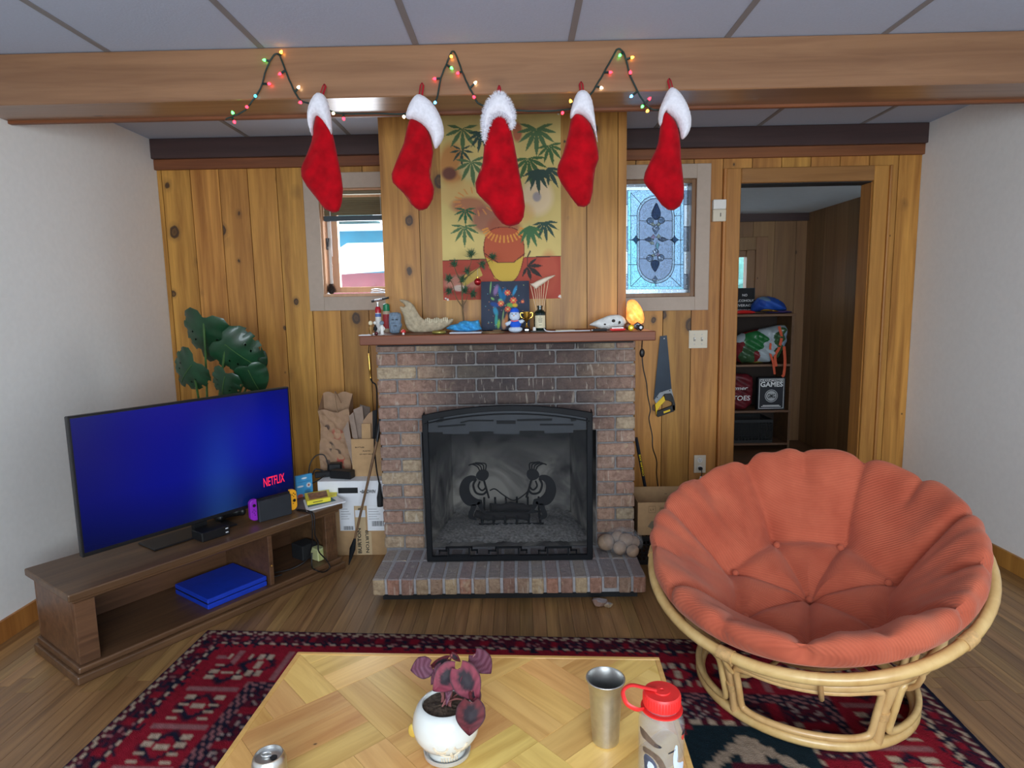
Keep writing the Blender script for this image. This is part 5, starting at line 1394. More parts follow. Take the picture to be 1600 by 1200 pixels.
tag(MB().box(mx(868, 3.15), mx(898, 3.15), 3.12, 3.17, MT, MT + .006).build('paper_wrapper', M_cream, bevel=.001), 'flat cream wrapper between diffuser and animal skull', 'wrapper')
# animal skull
Y = 3.17
c5 = lambda L: [(780 + a * .1625, 400 + b * .1625) for a, b in L]
P = smooth_poly(outl(c5([(855, 668), (930, 625), (990, 602), (1050, 575), (1130, 566), (1185, 580), (1218, 620), (1220, 672), (1170, 695), (1110, 690), (1050, 714), (980, 706), (940, 690), (900, 678)]), Y), 1)
t = thing('animal_skull', 'bleached white small animal skull with a long snout', 'skull', (mx(950, Y), Y, MT))
MB().inflate(P, flatfr(Y), .022, .003, .026, hf=lambda X, Z, d: 1 + .1 * np.sin(X * 150)).build('cranium', M_skull, t, smooth=60)
for (a, b), rr in (((1092, 622), (.009, .006, .008)), ((1010, 655), (.006, .004, .004)), ((1150, 640), (.006, .004, .009))):
    q = pt(*c5([(a, b)])[0], Y); MB().ball((q.x, Y - .0235, q.z), rr, 12, 8).build('socket', M_shadow_bone, t, smooth=80)
q0, q1 = pt(*c5([(1045, 665)])[0], Y), pt(*c5([(1185, 640)])[0], Y)
MB().tube(spline([(q0.x, Y - .018, q0.z), ((q0.x + q1.x) / 2, Y - .031, q0.z - .002), (q1.x, Y - .020, q1.z)], 5), .0028, 7).build('cheek_bone', M_skull, t, smooth=60)
for k in range(5):
    q = pt(*c5([(925 + k * 22, 690)])[0], Y); MB().lathe([(.0022, 0), (.0018, -.005), (.0001, -.008)], (q.x, Y - .009, max(q.z, MT + .009)), 7).build('tooth', M_tooth, t, smooth=60)
Y = 3.035
t = thing('marker_pen', 'black marker pen lying in front of the animal skull', 'pen', (mx(936, Y), Y, MT))
MB().tube([(mx(926, Y), Y, MT + .0065), (mx(948, Y), Y, MT + .0065)], .0062, 10).build('barrel', M_black, t, smooth=50)
MB().tube([(mx(924, Y), Y, MT + .0065), (mx(926.5, Y), Y, MT + .0065)], .0045, 8).build('end_cap', M_steel, t, smooth=50)
t = thing('pocket_knife', 'red pocket knife lying in front of the animal skull', 'knife', (mx(965, Y), Y, MT))
MB().tube([(mx(953, Y), Y, MT + .007), (mx(957, Y), Y, MT + .007), (mx(972, Y), Y, MT + .007), (mx(977, Y), Y, MT + .007)], [.004, .0068, .0068, .005], 10).build('handle', M_redlid, t, smooth=60)
MB().box(mx(956, Y), mx(974, Y), Y - .002, Y + .003, MT + .0125, MT + .016).build('blade', M_steel, t)
# salt lamp
Y = 3.30
sal, nt, bs = _new('glowing_salt')
no = N(nt, 'ShaderNodeTexNoise', Scale=28.0, Detail=4.0); nt.links.new(coords(nt, rnd=False), no.inputs['Vector'])
r_ = ramp(nt, [(.3, (1, .20, .03, 1)), (.6, (1, .42, .10, 1)), (.75, (1, .62, .25, 1))]); nt.links.new(no.outputs['Fac'], r_.inputs[0])
nt.links.new(r_.outputs[0], bs.inputs['Base Color']); nt.links.new(r_.outputs[0], bs.inputs['Emission Color']); bs.inputs['Emission Strength'].default_value = 1.15
P = smooth_poly(outl(c5([(1222, 400), (1262, 368), (1312, 374), (1372, 450), (1396, 540), (1386, 612), (1222, 610)]), Y, True, MT + .018), 1)
cxl = (min(p[0] for p in P) + max(p[0] for p in P)) / 2
t = thing('salt_lamp', 'glowing orange rock salt lamp at the end of the mantel', 'lamp', (cxl, Y, MT))
MB().inflate(P, flatfr(Y), .036, .004, .045, hf=lambda X, Z, d: 1 + .10 * np.sin(X * 160 + Z * 120)).build('salt_rock', sal, t, smooth=40)
MB().lathe([(.0001, 0), (.040, 0), (.040, .014), (.036, .019), (.0001, .019)], (cxl, Y, MT), 22).build('wooden_base', M_mantel, t, smooth=40)
ld = bpy.data.lights.new('salt_lamp_glow', 'POINT'); ld.energy = .5; ld.color = (1, .5, .18); ld.shadow_soft_size = .05
lo = bpy.data.objects.new('salt_lamp_glow', ld); COL.objects.link(lo); lo.location = (cxl + .02, Y - .09, MT + .09)
cy = 3.40
cd = [(1002, 524, 3.36), (1003, 540, cy), (1003, 552, cy), (1005, 575, cy), (1010, 598, cy), (1012, 618, cy), (1016, 640, cy), (1014, 655, cy), (1019, 680, cy), (1020, 700, cy), (1026, 720, 3.46), (1026, 742, 3.52), (1030, 768, 3.55), (1040, 790, 3.62)]
cp = spline([Vector((cxl + .038, Y, MT + .006)), Vector((mx1 + .008, 3.33, MT + .003))] + [pt(a, b, y_) for a, b, y_ in cd[1:]], 5)
MB().tube(cp, .0032, 7).build('power_cord', M_black, t, smooth=60)
q = pt(1003, 551.5, cy); MB().ball((q.x, cy - .004, q.z), (.0145, .009, .0245), 14, 10).build('inline_switch', M_black, t, smooth=80)
# stones by the lamp
def gemstone(px, py, Y, r, label, mats, n=6):
    x = mx(px, Y); z = MT + r * .92
    t = thing('faceted_stone', label, 'stone', (x, Y, MT))
    MB().lathe([(r * .55, -r * .35), (r, 0), (r * .55, r * .35)], (x, Y, z), n, R=Matrix.Rotation(PI / 2, 3, 'X') @ Matrix.Rotation(PI / 6, 3, 'Z')).build('stone', mats[0], t)
    MB().lathe([(r * .5, r * .355), (r * .42, r * .40)], (x, Y, z), n, R=Matrix.Rotation(PI / 2, 3, 'X') @ Matrix.Rotation(PI / 6, 3, 'Z')).build('facet', mats[1], t)
gemstone(986, 512, 3.05, .0155, 'yellow six-sided stone beside the red pocket knife', (M_yellow, M_gold))
gemstone(1001, 512, 3.05, .0155, 'black six-sided stone with white facet beneath the salt lamp', (M_black, M_paper))
gemstone(996, 506, 3.13, .020, 'silvery six-sided stone between lamp and black stone', (M_steel, M_black))
gemstone(981, 505, 3.14, .020, 'reddish brown crystal block next to salt lamp base', (M_mantel, plain('rust_crystal', srgb(130, 80, 66), .3)))
# ------------------------------------------------------------------ television stand set across the corner
SA = pt(541, 887, Z=0); SB = pt(350, 972, Z=0)
su = (SB - SA); su.z = 0; su.normalize()
sn_ = Vector((-su.y, su.x, 0)); sback = -sn_
SLEN, SDEP, STZ = 1.25, 0.43, 0.355
UP = Vector((0, 0, 1))
def S(a, d, z): return SA + su * a + sback * d + UP * z
def adz(p): q = p - SA; return q.dot(su), q.dot(sback), p.z
SR = frame(su, sback, UP) if su.cross(sback).dot(UP) > 0 else frame(su, sback, UP)
def sbox(m, a0, a1, d0, d1, z0, z1): return m.obox(S(a0, d0, z0), su * (a1 - a0), sback * (d1 - d0), UP * (z1 - z0))
tvs = thing('television_stand', 'low dark walnut television stand with open bays and moulded plinth', 'tv stand', tuple(S(SLEN / 2, SDEP / 2, 0)), rot=frame(-su, -sback, UP))
sbox(MB(), 0, SLEN, 0, SDEP, 0, .034).build('plinth', M_walnut, tvs, bevel=.006, seg=2)
sbox(MB(), .012, SLEN - .012, .014, SDEP - .005, .0345, .06).build('plinth_moulding', M_walnut, tvs, bevel=.006, seg=2)
sbox(MB(), .0, SLEN, .0, SDEP, STZ - .03, STZ).build('top', M_walnut, tvs, bevel=.005, seg=2)
sbox(MB(), .015, SLEN - .015, .014, SDEP - .005, STZ - .046, STZ - .0305).build('top_moulding', M_walnut, tvs, bevel=.005)
a_div = adz(pt(420, 911, Z=.06))[0]
for nm, a0, a1, d0, d1 in (('stile', .025, .095, .03, .06), ('stile', SLEN - .095, SLEN - .025, .03, .06), ('divider', a_div - .011, a_div + .011, .03, SDEP - .02), ('side_panel', .025, .045, .0605, SDEP - .02), ('side_panel', SLEN - .045, SLEN - .025, .0605, SDEP - .02), ('back_panel', .025, SLEN - .025, SDEP - .019, SDEP - .007)):
    sbox(MB(), a0, a1, d0, d1, .0605, STZ - .0465).build(nm, M_walnut, tvs, bevel=.002)
for k in (.043, .060, .077):
    sbox(MB(), k - .003, k + .003, .0265, .0298, .08, STZ - .06).build('flute', M_walnut, tvs)
q = S(a_div, .029, .155); MB().ball(q, .005, 8, 6).build('brass_catch', M_brass, tvs, smooth=60)

# television
TVZ = .42
TR = pt(462, 772, Z=TVZ); aT, dT, _ = adz(TR)
TW, TH = 0.97, pt(451, 604, Y=TR.y).z - TVZ
def hit(px, py, p0, n):
    d = CAM_R @ Vector(((px - 800) / FPX, (600 - py) / FPX, -1.0)); return CAM_LOC + d * ((p0 - CAM_LOC).dot(n) / d.dot(n))
tv = thing('television', 'large black flat television glowing blue on the walnut stand', 'television', tuple(S(aT + TW / 2, dT + .03, STZ)), rot=frame(-su, -sback, UP))
sbox(MB(), aT, aT + TW, dT, dT + .028, TVZ, TVZ + TH).build('casing', M_black, tv, bevel=.003)
sbox(MB(), aT + .2, aT + TW - .2, dT + .0285, dT + .06, TVZ + .05, TVZ + TH * .6).build('rear_housing', M_black_matte, tv, bevel=.006)
sbox(MB(), aT + TW / 2 - .03, aT + TW / 2 + .03, dT + .03, dT + .055, STZ + .008, TVZ + .1).build('neck', M_black, tv)
sbox(MB(), aT + TW / 2 - .16, aT + TW / 2 + .22, dT + .0, dT + .15, STZ, STZ + .008).build('foot', M_black, tv, bevel=.003)
bz = .009
scr = Raster(0, 97, 0, 55, 1.0, (3, 8, 120))
gx_, gy_ = scr.X / 97, scr.Y / 55
g = np.exp(-((gx_ - .40) / .10) ** 2) * np.clip(gy_ * 1.4, 0, 1)
b_ = .16 + .34 * np.exp(-((gx_ - .16) / .22) ** 2 - ((gy_ - .42) / .38) ** 2) + .18 * np.exp(-((gx_ - .6) / .3) ** 2)
scr.c = np.stack([.004 + .01 * g, .006 + .05 * g + .012 * b_, np.clip(b_ * (1.05 - .75 * np.clip(gy_ - .62, 0, 1) * 2.4), .012, 1) + .14 * g], -1)
scr.c *= .34
M_scr = vcol('lit_screen', .2, emit=1.0)
scr.mesh('screen', M_scr, tv, lambda x_, y_: S(aT + bz + (TW - 2 * bz) * x_ / 97, dT - .0006, TVZ + TH - bz - (TH - 2 * bz - .008) * y_ / 55))
tp = S(aT, dT, TVZ); q0 = hit(412, 761, tp, sn_); q1 = hit(444, 755, tp, sn_); q2 = hit(413, 746, tp, sn_)
text('NETFLIX', emitter('red_screen_letters', (.75, .015, .05, 1), 1.0), tv, q0 + sn_ * .0012, -su, UP, (q2 - q0).z * .93, (q1 - q0).length * 1.02, bold=.01)

# game console in its dock
g0, g1 = pt(406, 817, Z=STZ), pt(457, 803, Z=STZ)
du = (g1 - g0); du.z = 0; dl = du.length; du.normalize(); dn = Vector((-du.y, du.x, 0))
dk = thing('game_console', 'black docked game console with purple and orange side controllers', 'game console', tuple((g0 + g1) / 2 + dn * .02))
MB().obox(g0, du * dl, dn * .05, UP * .104).build('dock', M_dark_grey, dk, bevel=.004)
MB().obox(g0 + dn * .018 + UP * .03 - du * .002, du * (dl + .004), dn * .014, UP * .082).build('tablet', M_black, dk, bevel=.002)
for base, s_, mat, nm in ((g0 - du * .002, -1, M_purple, 'purple controller'), (g1 + du * .002, 1, M_orange, 'orange controller')):
    w, h, z0 = .034, .104, .012 if s_ < 0 else .014
    P = []
    for t in np.linspace(-PI / 2, PI / 2, 13): P.append((w * .35 + w * .65 * math.cos(t), h / 2 + (h / 2 - w * .0) * math.sin(t) if abs(math.sin(t)) > .98 else (h - w * .65 if math.sin(t) > 0 else w * .65) + w * .65 * math.sin(t)))
    P = [(0, 0)] + P + [(0, h)]
    pts = [base + dn * .012 + du * (s_ * a) + UP * (z0 + b) for a, b in P]
    c = MB().prism(pts, dn * .024).build('controller', mat, dk, bevel=.003, seg=2); c['label'] = nm
    fc = base + dn * .0115
    st = fc + du * (s_ * .016) + UP * (z0 + (.050 if s_ > 0 else .076))
    MB().lathe([(.0001, .006), (.0075, .006), (.0075, .004), (.004, .001), (.0045, 0)], st, 14, R=frame(du, UP, -dn)).build('thumb_stick', M_black, c, smooth=40)
    bc = fc + du * (s_ * .016) + UP * (z0 + (.078 if s_ > 0 else .046))
    bt = MB()
    for dx, dz in ((0, .008), (0, -.008), (.008, 0), (-.008, 0)): bt.ball(bc + du * dx + UP * dz, .0028, 8, 6)
    bt.ball(fc + du * (s_ * .012) + UP * (z0 + .034 if s_ > 0 else z0 + .028), .0026, 8, 6)
    bt.build('buttons', M_black if s_ > 0 else plain('dark_purple', srgb(96, 24, 130), .5), c, smooth=60)
# game pad
p = pt(376, 812, Z=STZ)
gpd = thing('game_pad', 'black game pad with pale button marks lying next to purple controller', 'game pad', (p.x, p.y, STZ))
ga, gd, _ = adz(p)
MB().inflate(smooth_poly([(-.075, -.05), (-.05, -.055), (-.03, -.02), (.03, -.02), (.05, -.055), (.075, -.05), (.07, .02), (.045, .045), (-.045, .045), (-.07, .02)], 2), (S(ga + .03, gd + .06, STZ + .03), su, sback, UP), .026, .006, .03).build('body', M_black, gpd, smooth=60)
for a, d, r in ((-.035, -.005, .009), (.0, -.012, .009)): MB().lathe([(.004, 0), (.004, .008), (r, .010), (r, .014), (.0001, .014)], S(ga + .03 + a, gd + .06 + d, STZ + .052), 12).build('thumb_stick', M_black_matte, gpd, smooth=40)
for a, d in ((.03, .015), (.045, .0), (.03, -.0), (-.05, .02)): MB().ball(S(ga + .03 + a, gd + .06 + d, STZ + .056), .004, 8, 6).build('button', M_paper, gpd, smooth=60)
p = pt(352, 838, Z=STZ); ga, gd, _ = adz(p)
t = thing('streaming_box', 'small black electronics box with two pale lights at stand edge', 'electronics box', tuple(S(ga + .03, gd + .05, STZ)))
sbox(MB(), ga - .03, ga + .10, gd + .008, gd + .1, STZ, STZ + .042).build('case', M_black, t, bevel=.004)
for z in (.012, .030): sbox(MB(), ga - .020, ga - .008, gd + .0065, gd + .0085, STZ + z, STZ + z + .004).build('light', M_paper, t)

# card games and magazines on the free end of the stand
bq = [pt(a, b, Z=STZ + .001) for a, b in ((479, 800), (540, 785), (522, 774), (474, 783))]
t = thing('magazine', 'white and teal magazine hanging over the stand corner', 'magazine', tuple((bq[0] + bq[2]) / 2))
MB().prism(bq, UP * .007).build('pages', M_paper, t)
ins = [(q - (bq[0] + bq[2]) / 2) * .72 + (bq[0] + bq[2]) / 2 + sback * .02 + UP * .0073 for q in bq]
MB().prism(ins, UP * .0008).build('cover_print', plain('teal_print', srgb(70, 110, 120), .6, var=.3), t)
yq = [pt(a, b, Z=STZ + .010) for a, b in ((480, 790), (517, 783), (514, 771), (476, 777))]
t = thing('card_game_box', 'yellow card game box with brown picture lid on the magazine', 'box', tuple((yq[0] + yq[2]) / 2))
MB().prism(yq, UP * .022).build('carton', M_yellow_card, t, bevel=.001)
yi = [(q - (yq[0] + yq[2]) / 2) * .78 + (yq[0] + yq[2]) / 2 + UP * .0225 for q in yq]
MB().prism(yi, UP * .0006).build('lid_picture', plain('brown_picture', srgb(150, 100, 60), .6, var=.6, scale=60), t)
eu = (yq[1] - yq[0]).normalized(); en = eu.cross(UP)
MB().obox(yq[0] + eu * .03 + en * .0003 + UP * .008, eu * .05, en * .0006, UP * .006).build('title_print', plain('olive_ink', srgb(140, 130, 40), .6), t)
b0, b1 = pt(467, 780, Z=STZ + .001), pt(492, 774, Z=STZ + .001); bu = (b1 - b0); bu.z = 0; bl_ = bu.length; bu.normalize(); bn = Vector((-bu.y, bu.x, 0))
b0 = b0 + bn * .02
t = thing('card_pack', 'upright sky-blue card pack with white clouds behind the yellow box', 'card pack', tuple(b0))
BP = Raster(0, 50, 0, 60, 1, (70, 160, 214)); BP.noise(.08, .15, 3)
for a, b, w, h, c in ((25, 9, 10, 3, (240, 244, 246)), (12, 30, 12, 3, (236, 240, 244)), (38, 30, 9, 8, (226, 228, 230)), (38, 30, 4, 4, (170, 80, 60)), (10, 56, 12, 7, (190, 80, 50)), (25, 18, 25, 1.2, (50, 110, 170)), (34, 46, 12, 6, (60, 120, 160))): BP.blob(a, b, w, h, c, .95, .4)
PH = pt(470, 745, Y=b0.y).z - STZ
MB().obox(b0 + bn * .0008, bu * bl_, bn * .015, UP * PH).build('pack', plain('sky_card', srgb(60, 140, 196), .6), t)
BP.mesh('front_print', M_vcol, t, lambda a, b: b0 + bu * (bl_ * a / 50) + UP * (PH * (1 - b / 60)) - bn * .0002)
yq = [pt(a, b, Z=STZ + .0095) for a, b in ((508, 779), (526, 775), (528, 765), (508, 767))]
tag(MB().prism([q + UP * .0 for q in yq], UP * .005).build('instruction_leaflet', M_yellow_card), 'folded yellow leaflet behind the yellow card game box', 'leaflet')
# cables down the front of the stand
def cable(pts, name, label, r=.0035, group=None):
    o = MB().tube(spline(pts, 6), r, 7).build(name, M_black, smooth=60); return tag(o, label, 'cable', group)
cable([S(.20, .10, STZ + .004), S(.19, .03, STZ + .006), S(.185, -.006, STZ - .01), S(.19, -.01, .25), S(.17, -.004, .20), S(.17, -.006, .15), S(.13, -.012, .09), S(.12, -.02, .05), S(.16, -.02, .04), S(.2, -.012, .065), S(.19, .03, .07), S(.17, .05, .13)], 'black_cable', 'black cable looping down the front of the stand over its plinth')
cable([S(.21, .10, STZ + .004), S(.205, .03, STZ + .006), S(.198, -.006, STZ - .01), S(.205, -.008, .24), S(.19, .02, .18), S(.20, .06, .10), S(.26, .10, .066), S(.34, .13, .066), S(.37, .10, .066), S(.33, .08, .066)], 'black_cable', 'black cable running from stand top onto the bay floor', .003)
# things in the bays
ca, cd_, _ = adz(pt(505, 877, Z=.06))
t = thing('power_adapter', 'pale yellow-green cube box in the right bay of the stand', 'box', tuple(S(ca, cd_ + .04, .0605)))
sbox(MB(), ca - .03, ca + .02, cd_ + .012, cd_ + .075, .0605, .125).build('case', plain('pale_lime', srgb(206, 208, 150), .6), t, bevel=.004)
sbox(MB(), ca - .027, ca + .017, cd_ + .0105, cd_ + .0122, .064, .119).build('face_panel', plain('lime_tint', srgb(190, 196, 128), .6), t)
tag(sbox(MB(), ca - .03, ca + .06, cd_ + .085, cd_ + .18, .0605, .14).build('black_carton', M_black_matte, bevel=.003), 'plain black carton behind the pale lime cube', 'box')
ps_ = thing('blue_game_console', 'wide flat royal-blue game console in the left bay of stand', 'game console', tuple(S(a_div + .2, .2, .0605)))
sbox(MB(), a_div + .02, a_div + .31, .045, .33, .0605, .083).build('lower_shell', M_consoleblue, ps_, bevel=.003)
sbox(MB(), a_div + .023, a_div + .31, .052, .33, .0832, .087).build('groove', M_black, ps_)
sbox(MB(), a_div + .02, a_div + .31, .045, .33, .0872, .108).build('upper_shell', M_consoleblue, ps_, bevel=.003)

# ------------------------------------------------------------------ boxes stacked beside the fireplace
CBX1 = FX0 - .006; CBX0 = -1.10; CBY = 3.325; CZ1 = .29; CZ2 = .43
t = thing('shipping_box', 'brown shipping box with white address labels, bottom of the stack', 'box', ((CBX0 + CBX1) / 2, 3.5, 0))
MB().box(CBX0, CBX1, CBY, 3.75, 0, CZ1).build('carton', M_card, t, bevel=.002)
def plate(px0, px1, py0, py1, Y, mat, parent, name, t=.0008, off=0.001):
    a, b = pt(px0, py1, Y), pt(px1, py0, Y); mid = pt((px0 + px1) / 2, (py0 + py1) / 2, Y)
    xa, xb = pt(px0, (py0 + py1) / 2, Y).x, pt(px1, (py0 + py1) / 2, Y).x
    za, zb = pt((px0 + px1) / 2, py1, Y).z, pt((px0 + px1) / 2, py0, Y).z
    o = MB().box(xa, xb, Y - off - t, Y - off, max(za, .003), zb).build(name, mat, parent); return xa, xb, za, zb, o
M_tape = plain('pale_tape', srgb(206, 180, 140), .45, var=.05)
for bx in ((556, 572, 790, 868), (563, 581, 831, 867)): plate(*bx, CBY, M_tape, t, 'packing_tape', .0004, .0002 if bx[0] < 560 else .0008)
X_ = Vector((1, 0, 0))
for bx, rows_ in (((531, 554, 790, 829), ((537, 552, 822, 828),)), ((574, 602, 790, 829), ((581, 600, 814, 822),))):
    xa, xb, za, zb, lo = plate(*bx, CBY, M_paper, t, 'address_label')
    for k in range(5): MB().box(xa + .008, xa + (xb - xa) * (.55 + .3 * ((k * 7) % 3) / 3), CBY - .0026, CBY - .0019, zb - .02 - k * .014, zb - .0185 - k * .014).build('print_line', M_dark_grey, lo)
    bc = rows_[0]; x0_, x1_ = pt(bc[0], bc[2], CBY).x, pt(bc[1], bc[2], CBY).x; zt_, zb2 = pt(bc[0], bc[2], CBY).z, pt(bc[0], bc[3], CBY).z
    bar = MB(); xx = x0_; rr = random.Random(4)
    while xx < min(x1_, xb - .004): w = rr.choice((.0008, .0016, .0026)); bar.box(xx, xx + w, CBY - .0026, CBY - .0019, zb2, zt_); xx += w + rr.choice((.001, .0018))
    bar.build('barcode', M_ink, lo)
plate(555, 571, 797, 808, CBY, M_paper, t, 'small_label')
o_ = pt(566, 873, CBY); text('BURTON', M_ink, t, (o_.x, CBY - .0010, .012), UP, -X_, .019, .145, bold=.02)
o_ = pt(565, 797, CBY); text('B', M_ink, t, (o_.x, CBY - .0008, o_.z), UP, -X_, .019, bold=.02)
o_ = pt(571, 832, CBY); text('BURTON', M_ink, t, (o_.x, CBY - .0010, o_.z + .012), -UP, X_, .017, .128, bold=.02)
WY = 3.305
t = thing('white_box', 'flat white box with hand slot and italic lettering on the shipping box', 'box', ((CBX0 + CBX1) / 2, 3.5, CZ1))
wx0 = pt(497, 770, WY).x
hx_a, hx_b = pt(528, 766, WY).x, pt(559, 766, WY).x; hz_a, hz_b = pt(545, 771, WY).z, pt(545, 762, WY).z
wall_with_holes(MB(), wx0, CBX1, CZ1 + .0005, CZ2, WY, WY + .004, [(hx_a, hx_b, hz_a, hz_b)]).build('front_panel', M_paper, t)
MB().box(wx0, CBX1, WY + .0045, 3.72, CZ1 + .0005, CZ1 + .004).box(wx0, CBX1, WY + .0045, 3.72, CZ2 - .004, CZ2).box(wx0, wx0 + .004, WY + .0045, 3.72, CZ1 + .004, CZ2 - .004).box(CBX1 - .004, CBX1, WY + .0045, 3.72, CZ1 + .004, CZ2 - .004).box(wx0, CBX1, 3.7205, 3.724, CZ1 + .0005, CZ2).build('carton', M_paper, t)
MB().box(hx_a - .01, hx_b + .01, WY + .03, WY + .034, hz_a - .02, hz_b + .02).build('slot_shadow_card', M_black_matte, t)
o_ = pt(565, 770.5, WY); text('BALDWIN', M_ink, t, (o_.x, WY - .0003, o_.z), X_, UP, .018, .078, bold=.03, shear=.35)
MB().prism([(o_.x - .010, WY - .001, o_.z + .009), (o_.x - .001, WY - .001, o_.z + .014), (o_.x - .001, WY - .001, o_.z + .004)], (0, .0006, 0)).build('logo_mark', M_ink, t)
# power bricks and cable on the white box
t = thing('power_supply', 'black power bricks with looping lead on the white box', 'power supply', (pt(520, 740, 3.42).x, 3.40, CZ2))
pa0 = pt(524, 745, 3.36)
MB().cbox((pt(535, 742, 3.37).x, 3.37, CZ2 + .0235), .13, .055, .045, Matrix.Rotation(-.25, 3, 'Z')).build('brick', M_black, t, bevel=.005)
MB().cbox((pt(525, 735, 3.46).x, 3.455, CZ2 + .033), .07, .05, .064, Matrix.Rotation(.1, 3, 'Z')).build('brick', M_black, t, bevel=.005)
MB().cbox((pt(505, 742, 3.40).x, 3.40, CZ2 + .016), .09, .04, .03, Matrix.Rotation(.35, 3, 'Z')).build('adapter', M_black_matte, t, bevel=.004)
MB().tube(spline([pt(482, 742, 3.40), pt(485, 724, 3.41), pt(494, 712, 3.43), pt(506, 711, 3.44), pt(512, 724, 3.44), pt(512, 738, 3.44)], 6), .0035, 7).build('lead', M_black, t, smooth=60)
MB().tube(spline([pt(488, 742, 3.38), pt(494, 733, 3.40), pt(510, 738, 3.40)], 6), .0045, 7).build('lead', M_black, t, smooth=60)
MB().tube(spline([pt(488, 755, 3.295), pt(498, 750, 3.30), pt(508, 742, 3.36)], 6), .003, 7).build('lead', M_black, t, smooth=60)
# printed paper bag
BY = 3.53
t = thing('paper_bag', 'tall brown paper bag with red and dark printed shapes', 'paper bag', (pt(524, 735, BY).x, BY + .05, CZ2))
bg_ = Raster(0, 40, 0, 80, .8, (170, 136, 108)); bg_.noise(.07, .2, 8)
for a, b, w, h, c, an in ((9, 24, 4, 6, (70, 56, 54), .6), (23, 30, 9, 9, (176, 84, 70), 0), (23, 31, 6, 6, (190, 156, 124), 0), (16, 48, 5, 8, (64, 56, 54), -.3), (18, 49, 3, 5, (170, 140, 112), -.3), (25, 54, 6, 3, (80, 66, 60), .8), (28, 66, 6, 8, (176, 60, 52), .2), (26, 75, 7, 5, (172, 66, 56), 0), (12, 68, 5, 3, (84, 70, 64), .7)): bg_.blob(a, b, w, h, c, .85, .3, an)
pL, pR = pt(499, 690, BY).x, pt(547, 690, BY).x; pzt = pt(520, 642, BY).z; pzb_ = pt(520, 614, BY + .11).z
rr = random.Random(3)
cr = lambda u, v: .010 * math.sin(7 * v + 5 * u) * math.sin(9 * u + 2) + .004 * math.sin(31 * v - 14 * u)
def bagfn(a, b):
    u, v = a / 40, b / 80; wv = 1 - .05 * math.sin(PI * v)
    return Vector((pL + (pR - pL) * (.5 + (u - .5) * wv) + .006 * math.sin(6 * v), BY + cr(u, v), CZ2 + (pzt - CZ2 + .01 * math.sin(8 * u)) * (1 - v)))
bg_.mesh('front_print', M_vcol, t, bagfn)
shell = MB(); n = 14; loop = []
def ring(z_f):
    L = []
    for u in np.linspace(0, 1, n): L.append((bagfn(40 * u, 80 * (1 - z_f)) + Vector((0, .0008, 0))))
    zt_ = CZ2 + (pzb_ - CZ2) * z_f
    for k, u in enumerate(np.linspace(1, 0, n)): L.append(Vector((pL + (pR - pL) * (.5 + (u - .5) * .96), BY + .115 + .006 * math.sin(9 * u + 5 * z_f), zt_ + .008 * math.sin(11 * u) * z_f)))
    return L
rings = [ring(z) for z in np.linspace(0, 1, 12)]; m = len(rings[0])
for L in rings: shell.v += L
for i in range(11):
    for k in range(m): shell.f.append((i * m + k, i * m + (k + 1) % m, (i + 1) * m + (k + 1) % m, (i + 1) * m + k))
shell.f.append(tuple(range(m)))
shell.build('bag_shell', M_kraft, t, smooth=50)
hq = pt(527, 640, BY)
MB().tube(spline([(hq.x + .004, BY - .004, hq.z - .02), (hq.x - .004, BY - .01, hq.z + .05), (hq.x - .012, BY + .02, hq.z + .10), (hq.x + .01, BY + .05, hq.z + .03)], 5), .005, 6, flat=.4).build('paper_handle', M_kraft, t, smooth=60)
# carton of scraps
B2Y = 3.40; zt2 = pt(570, 686, B2Y).z; b2x0, b2x1 = pt(550, 715, B2Y).x, min(pt(596, 715, B2Y).x, FX0 - .012)
t = thing('open_carton', 'open tan carton with small black print on the white box', 'box', ((b2x0 + b2x1) / 2, B2Y + .1, CZ2))
th = .004
MB().box(b2x0, b2x1, B2Y, B2Y + th, CZ2, zt2).build('front_panel', M_card, t)
for bx in ((b2x0, b2x1, B2Y + .2, B2Y + .2 + th, CZ2, zt2), (b2x0, b2x0 + th, B2Y + th, B2Y + .2, CZ2, zt2), (b2x1 - th, b2x1, B2Y + th, B2Y + .2, CZ2, zt2)): MB().box(*bx).build('side_panel', M_card, t)
MB().box(b2x0 + th, b2x1 - th, B2Y + th, B2Y + .2, CZ2, CZ2 + th).build('bottom_panel', M_card, t)
for s_, a, b, hgt, w in (('BOTTLES', 555, 700, .007, .05), ('PLASTIC', 567, 705.5, .006, .045), ('DO NOT DROP', 562, 710.5, .006, .075)):
    o_ = pt(a, b, B2Y); text(s_, M_ink, t, (o_.x, B2Y - .0002, o_.z), X_, UP, hgt, w, bold=.02)
scr_l = [([(536, 672), (544, 658), (554, 684), (549, 690)], 3.415, M_card_gray, 'grey cardboard flap poking out sideways from the open carton'),
         ([(545, 650), (552, 644), (566, 690), (558, 692)], 3.44, M_card_gray, 'long grey cardboard strip leaning in the open carton'),
         ([(552, 640), (566, 634), (574, 690), (562, 692)], 3.47, M_card_gray, 'tall grey cardboard sheet standing behind the strips'),
         ([(562, 632), (578, 636), (580, 690), (566, 692)], 3.52, plain('dark_card', srgb(112, 96, 86), .9), 'dark cardboard sheet standing at the back of the carton'),
         ([(565, 662), (579, 662), (578, 690), (564, 690)], 3.425, M_card, 'clean tan cardboard rectangle standing in the carton'),
         ([(567, 658), (576, 646), (583, 642), (582, 690), (572, 690)], 3.455, M_kraft, 'torn kraft flap behind the tan rectangle'),
         ([(582, 642), (589, 640), (590, 690), (580, 690)], 3.45, M_black_matte, 'narrow black sleeve standing next to the brickwork in the carton')]
